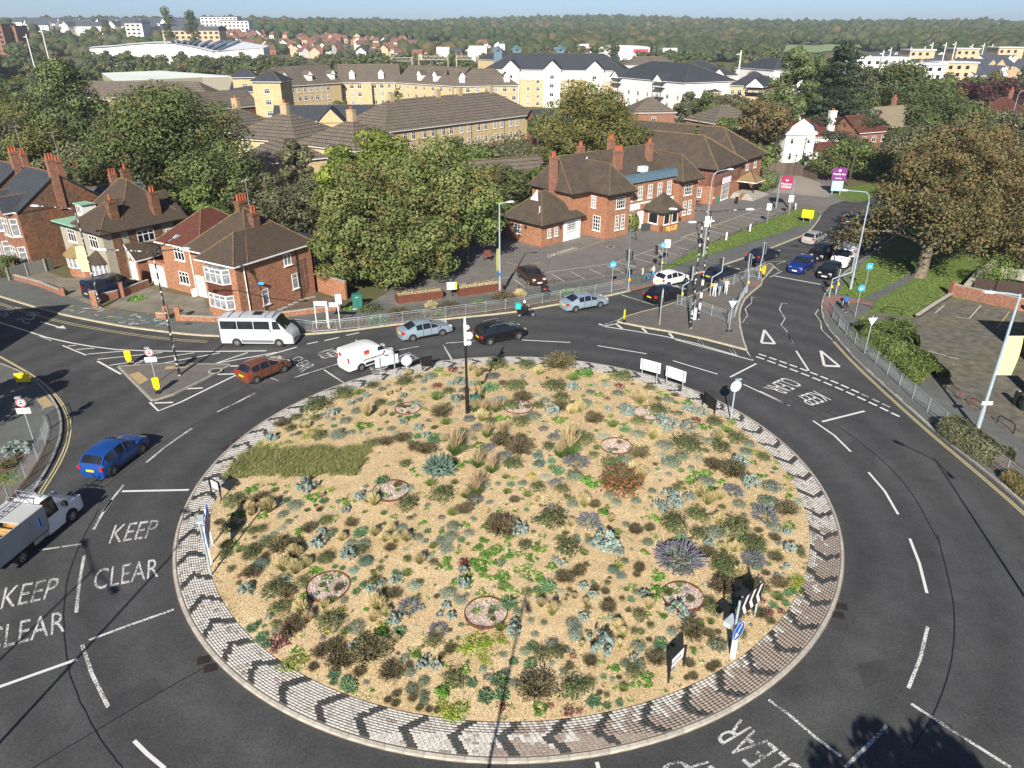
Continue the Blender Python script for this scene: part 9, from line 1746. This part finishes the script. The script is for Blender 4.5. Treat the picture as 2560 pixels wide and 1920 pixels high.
fence('dark brown fence above the yard wall',GP(c6a,[(1880,850),(2020,870),(2212,890),(2400,910)],.12),1.5,M('dark_brown_fence',(.05,.03,.025)),step=.25);fence('concrete-based pale fence of the raised garden at the right edge',GP(c6a,[(2060,740),(2212,760),(2400,780)],.8),1.2,M('pale_grey_fence',(.3,.28,.24),(.22,.2,.18),scale=4),step=.35,z=.5,panel=1);wall('broken old stone wall beside the horse chestnut',GP(c6a,[(1830,860),(1900,780),(2000,700),(2100,610),(2200,540)],.12),.9,M('rubble_stone',(.3,.25,.18),(.16,.13,.1),scale=3,bmp=.6),.5,cap=STONEK)
fence('brown fence of the upper garden at the right edge',GP(c6a,[(2150,640),(2400,660)],.8),1.6,M('brown_fence',(.09,.05,.035)),step=.25,z=.4)
# chain link bollards along the car park
def chainfence(label,pts,hb=.6,n=None):
    P=[Vector(p)for p in pts];t=thing('chain_fence',label,'chain fence',(P[0].x,P[0].y,.12));pmh=MB().box(-.06,.06,-.06,.06,0,hb).mesh('post',WOODF)
    for p in P:inst('post',pmh,t,((p-P[0]).x,(p-P[0]).y,0))
    for a,e in zip(P,P[1:]):
        a0,e0=a-P[0],e-P[0];MB().path([(a0.x+(e0.x-a0.x)*f,a0.y+(e0.y-a0.y)*f,hb-.08-.22*4*f*(1-f))for f in[i/6 for i in range(7)]],.022,4).build('chain',BLACK,t)
chainfence('post and chain fence between the car park bays and the pavement',GP(c5a,[(1140,832),(1213,820),(1290,808),(1368,800),(1450,785),(1577,768),(1650,760),(1720,745),(1830,728),(1945,715),(2010,690)],.12));chainfence('post and chain fence between the car park and the grass verge',GP(c6a,[(0,612),(100,580),(195,545),(260,520),(330,490),(400,460),(450,440),(500,415),(560,385),(620,365),(680,345),(735,320)],.12))
for c,p,h,lb in[(c6a,(295,515),1.0,'white marker post in the verge, lower of two'),(c6a,(447,460),1.0,'white marker post in the verge, upper of two'),(c6a,(738,318),.9,'leaning white post at the end of the chain fence'),(c5a,(1945,735),.7,'short tan timber bollard by the crossing')]:
    x,y=G(*c(*p),.12);t=thing('marker_post',lb,'post',(x,y,.12));MB().box(-.09,.09,-.09,.09,0,h).build('post',WHITE if 'white' in lb else STONEY,t);MB().box(-.1,.1,-.1,.1,h,h+.05).build('cap',CONC,t)
for c,p,tp,r,lb in[(c6a,(557,412),280,.32,'white notice on a thin pole in the verge, left one'),(c6a,(697,358),228,.34,'white notice on a thin pole beside the hotel totem'),(c5a,(2093,672),512,.33,'white notice on a pole behind the blue round sign')]:
    x,y=G(*c(*p),.12);h=ZAT(c(0,tp)[1],y)-.12;sign(lb,x,y,.12,h,'rect',r,WHITE,-.1,zc=h-.45,name='notice_sign')
# hotel signs
PURP=M('hotel_purple',(.16,.03,.17));x,y=G(*c6a(660,315),.12);t=thing('hotel_totem','maroon hotel totem sign on two grey legs at the car park end','sign',(x,y,.12),-.35);[MB().box(q-.12,q+.12,-.1,.1,0,4.4).build('leg',M('totem_grey',(.14,.18,.22))if 'totem_grey' not in bpy.data.materials else bpy.data.materials['totem_grey'],t)for q in(-.95,.95)];MB().box(-.83,.83,-.08,.08,2.9,4.5).build('panel',M('totem_maroon',(.28,.02,.07)),t)
b=MB();n=10;b.add([(.83*math.cos(math.pi*i/n),-.08,4.5+.35*math.sin(math.pi*i/n))for i in range(n+1)]+[(.83*math.cos(math.pi*i/n),.08,4.5+.35*math.sin(math.pi*i/n))for i in range(n+1)],[tuple(range(n+1)),tuple(range(n+1,2*n+2))[::-1]]+[(i,i+1,n+2+i,n+1+i)[::-1]for i in range(n)]);b.build('arched_top',bpy.data.materials['totem_maroon'],t);text3(t,'Premier Inn',(-.7,-.085,3.55),(1,0,0),(0,0,1),1.4,.3,WHITE);b=MB();disc(b,.22,-.085,4.3);b.build('moon_emblem',WHITE,t);b=MB();disc(b,.17,-.09,4.36);b.build('moon_cutout',bpy.data.materials['totem_maroon'],t);b=MB();[b.box(-.7,.7,-.086,-.081,3.1+i*.13,3.15+i*.13)for i in range(3)];b.build('white_lines',WHITE,t)
x,y=G(*c6a(1000,222),.12);t=thing('hotel_sign','purple hotel sign with a pale turquoise panel below on the grass','sign',(x,y,.12),-.2);MB().box(-1.1,1.1,-.06,.06,2.2,4.2).build('purple_panel',PURP,t);MB().box(-.85,.85,-.05,.05,.6,2.15).build('turquoise_panel',M('turquoise_panel',(.3,.62,.6)),t);[MB().box(q-.06,q+.06,-.04,.08,0,.7).build('leg',GREYM,t)for q in(-.6,.6)];b=MB();disc(b,.2,-.065,3.8,12);b.build('moon_emblem',WHITE,t);text3(t,'Premier Inn',(-.9,-.065,3.1),(1,0,0),(0,0,1),1.8,.3,WHITE);text3(t,'beefeater',(-.5,-.065,2.5),(1,0,0),(0,0,1),1.0,.2,WHITE);b=MB();[b.box(-.6,.6,-.056,-.05,1.0+i*.25,1.08+i*.25)for i in range(4)];b.build('white_lines',WHITE,t)
x,y=G(*c6a(1265,125),.12);board('small white leaning sign on the far grass verge',x,y,.12,1.0,1.3,.3,-.2,WHITE);x,y=G(*crop(1640,300,3.95)(1060,640),.12);board('lilac sign beside the hotel entrance bushes',x,y,.12,1.0,1.0,.6,.1,M('lilac_sign',(.35,.28,.5)))
# picnic bench, hotel bins, telegraph poles, hoops, far masts and gantries
x,y=G(*crop(1640,300,3.95)(390,850),.12);t=thing('picnic_bench','dark wooden picnic bench outside the hotel','picnic table',(x,y,.12),.4);MB().box(-.9,.9,-.35,.35,.7,.75).build('tabletop',WOODF,t);[MB().box(-.9,.9,s-.12,s+.12,.42,.46).build('seat',WOODF,t)for s in(-.7,.7)];[MB().path([(q,-.75,0),(q,-.1,.7)],.04,4).path([(q,.75,0),(q,.1,.7)],.04,4).build('leg',WOODF,t)for q in(-.6,.6)]
for u,v,lb in[(606/3.95+1640,820/3.95+300,'dark green bin beside the hotel doors'),(792/3.95+1640,828/3.95+300,'small black bin by the hotel steps'),(262/3.95+1640,935/3.95+300,'slim black bin at the corner of the pub')]:x,y=G(u,v,.12);t=thing('litter_bin',lb,'bin',(x,y,.12));MB().lathe([(.22,0),(.25,.9),(.27,.95),(.2,1.05)],10).build('body',GRN_BOX if 'green' in lb else BLACK,t)
POLEW=M('creosoted_pole',(.1,.07,.05),(.06,.045,.035),rough=.9,scale=3)
for u,v,vt,lb in[(2120,465,342,'leaning brown telegraph pole in front of the green tree'),(2000,420,343,'thin dark telegraph pole before the white house')]:
    x,y=G(u,v,.12);h=ZAT(vt,y);t=thing('telegraph_pole',lb,'telegraph pole',(x,y,0));MB().tube((0,0,0),(.3,0,h),.14,8,r2=.1).build('pole',POLEW,t);MB().box(-.4,1.,-.05,.05,h-.5,h-.4).build('crossbar',POLEW,t)
x,y=G(2008,440,.12);t=thing('cctv_pole','blue-grey camera pole with a black box by the timber fence','camera pole',(x,y,.12));MB().tube((0,0,0),(0,0,3.4),.09,7).build('post',LAMPM,t);MB().box(-.3,.3,-.3,.3,2.6,3.5).build('camera_box',BLACK,t)
MAR=M('maroon_hoop',(.14,.03,.03))
for c,p0,p1,m,lb in[(c6a,(1150,945),(1238,962),MAR,'maroon hoop barrier by the red tactile paving'),(c6a,(1302,985),(1425,1000),BLACK,'black hoop barrier at the edge of the lawn'),(k7,(1392,525),(1500,598),MAR,'upper maroon hoop barrier along the yard edge'),(k7,(1580,645),(1700,715),MAR,'maroon hoop barrier behind the banner lamp post'),(k7,(1785,780),(1910,858),BLACK,'lowest dark hoop barrier along the yard edge')]:
    a,e=Vector(G(*c(*p0),.12)),Vector(G(*c(*p1),.12));d=e-a;L=d.length;t=thing('hoop_barrier',lb,'barrier',(a.x,a.y,.12),math.atan2(d.y,d.x),'hoop barriers');MB().path([(0,0,0),(0,0,.5),(.08,0,.62),(.2,0,.68),(L-.2,0,.68),(L-.08,0,.62),(L,0,.5),(L,0,0)],.04,7).build('hoop',m,t)
for i,(u,vt,Y)in enumerate([(2190,126,350),(2212,118,420),(2262,118,430),(2295,116,430),(2312,106,430),(2345,106,430),(2368,104,430),(2412,110,450),(2440,108,450),(2462,110,460),(1838,126,300),(95,85,420),(135,72,430)]):
    x=XAT(u,Y);h=ZAT(vt,Y);t=thing('railway_mast','pale overhead line mast '+('beside the poplars, carrying a phone aerial' if 1000<u<2000 else autolab(['slim','tall'],' one',u,vt,LAND2)),'mast',(x,Y,0),0,'railway masts');MB().tube((0,0,0),(0,0,h),.32,5,r2=.22).build('pole',WT[0],t);MB().box(-1.6,.2,-.15,.15,h-1.5,h-1.2).build('bracket',WT[0],t)
for u0,u1,v0,Y in((982,1033,144,400),(1050,1122,140,380),(1143,1197,140,380)):
    x0,x1,zt_=XAT(u0,Y),XAT(u1,Y),ZAT(v0,Y);t=thing('railway_gantry',{982:'leftmost',1050:'middle',1143:'rightmost'}[u0]+' rusty-white railway gantry beyond the yellow apartments','gantry',(x0,Y,0),0);w_=x1-x0;b=MB()
    for z_ in(zt_,zt_-1.6):b.tube((0,0,z_),(w_,0,z_),.16,4)
    for k in range(12):b.tube((w_*k/12,0,zt_ if k%2 else zt_-1.6),(w_*(k+1)/12,0,zt_-1.6 if k%2 else zt_),.1,4)
    b.build('truss',STONEK,t);[MB().tube((q,0,0),(q,0,zt_+.3),.3,5).build('leg',STONEK,t)for q in(0,w_)]
# dark shop front corner at the right edge with bins
x,y=G(2560,960,.12);t=thing('shop_building','dark shop front cut off by the right edge beside the yard','shop',(x+6.2,y+.5,.12),-.15);walls(t,7,12,3.6,BRICKD);MB().box(-3.6,-3.5,-5,2,.3,3.0).build('shop_window',GLASS,t);MB().box(-4.1,3.5,-6,6,3.6,3.8).build('canopy',BLACK,t)
for u,v,lb in[(2538,1012,'black bin with a pale top by the shop front'),(2554,1024,'black bin at the very right edge by the green panel')]:x,y=G(u,v,.12);t=thing('litter_bin',lb,'bin',(x,y,.12));MB().lathe([(.2,0),(.24,.9),(.26,1.0),(.15,1.08)],10).build('body',BLACK,t);MB().lathe([(.1,1.08),(.1,1.12)],8).build('cap',CONC,t)
x,y=G(2556,985,.12);t=thing('advert_panel','bright green panel at the right edge by the bins','panel',(x+.5,y+.2,.12),.1);MB().box(-.3,.6,-.04,.04,.5,1.7).build('panel',M('bright_green',(.1,.45,.12)),t);MB().box(-.3,.6,-.05,.05,0,.5).build('foot',BLACK,t)
# ---------------------------------------------------------------- air
hb_=MB();hb_.box(-2600,2600,-140,3300,-4,75);hz=hb_.build('haze',None)if False else None
m=bpy.data.materials.new('haze_air');m.use_nodes=True;nt=m.node_tree;nt.nodes.remove(nt.nodes['Principled BSDF']);pv=nt.nodes.new('ShaderNodeVolumePrincipled');pv.inputs['Density'].default_value=.00024;pv.inputs['Color'].default_value=(.8,.88,1,1);pv.inputs['Anisotropy'].default_value=.2
nt.links.new(pv.outputs[0],nt.nodes['Material Output'].inputs['Volume']);tag(hb_.build('haze',m),kind='stuff')
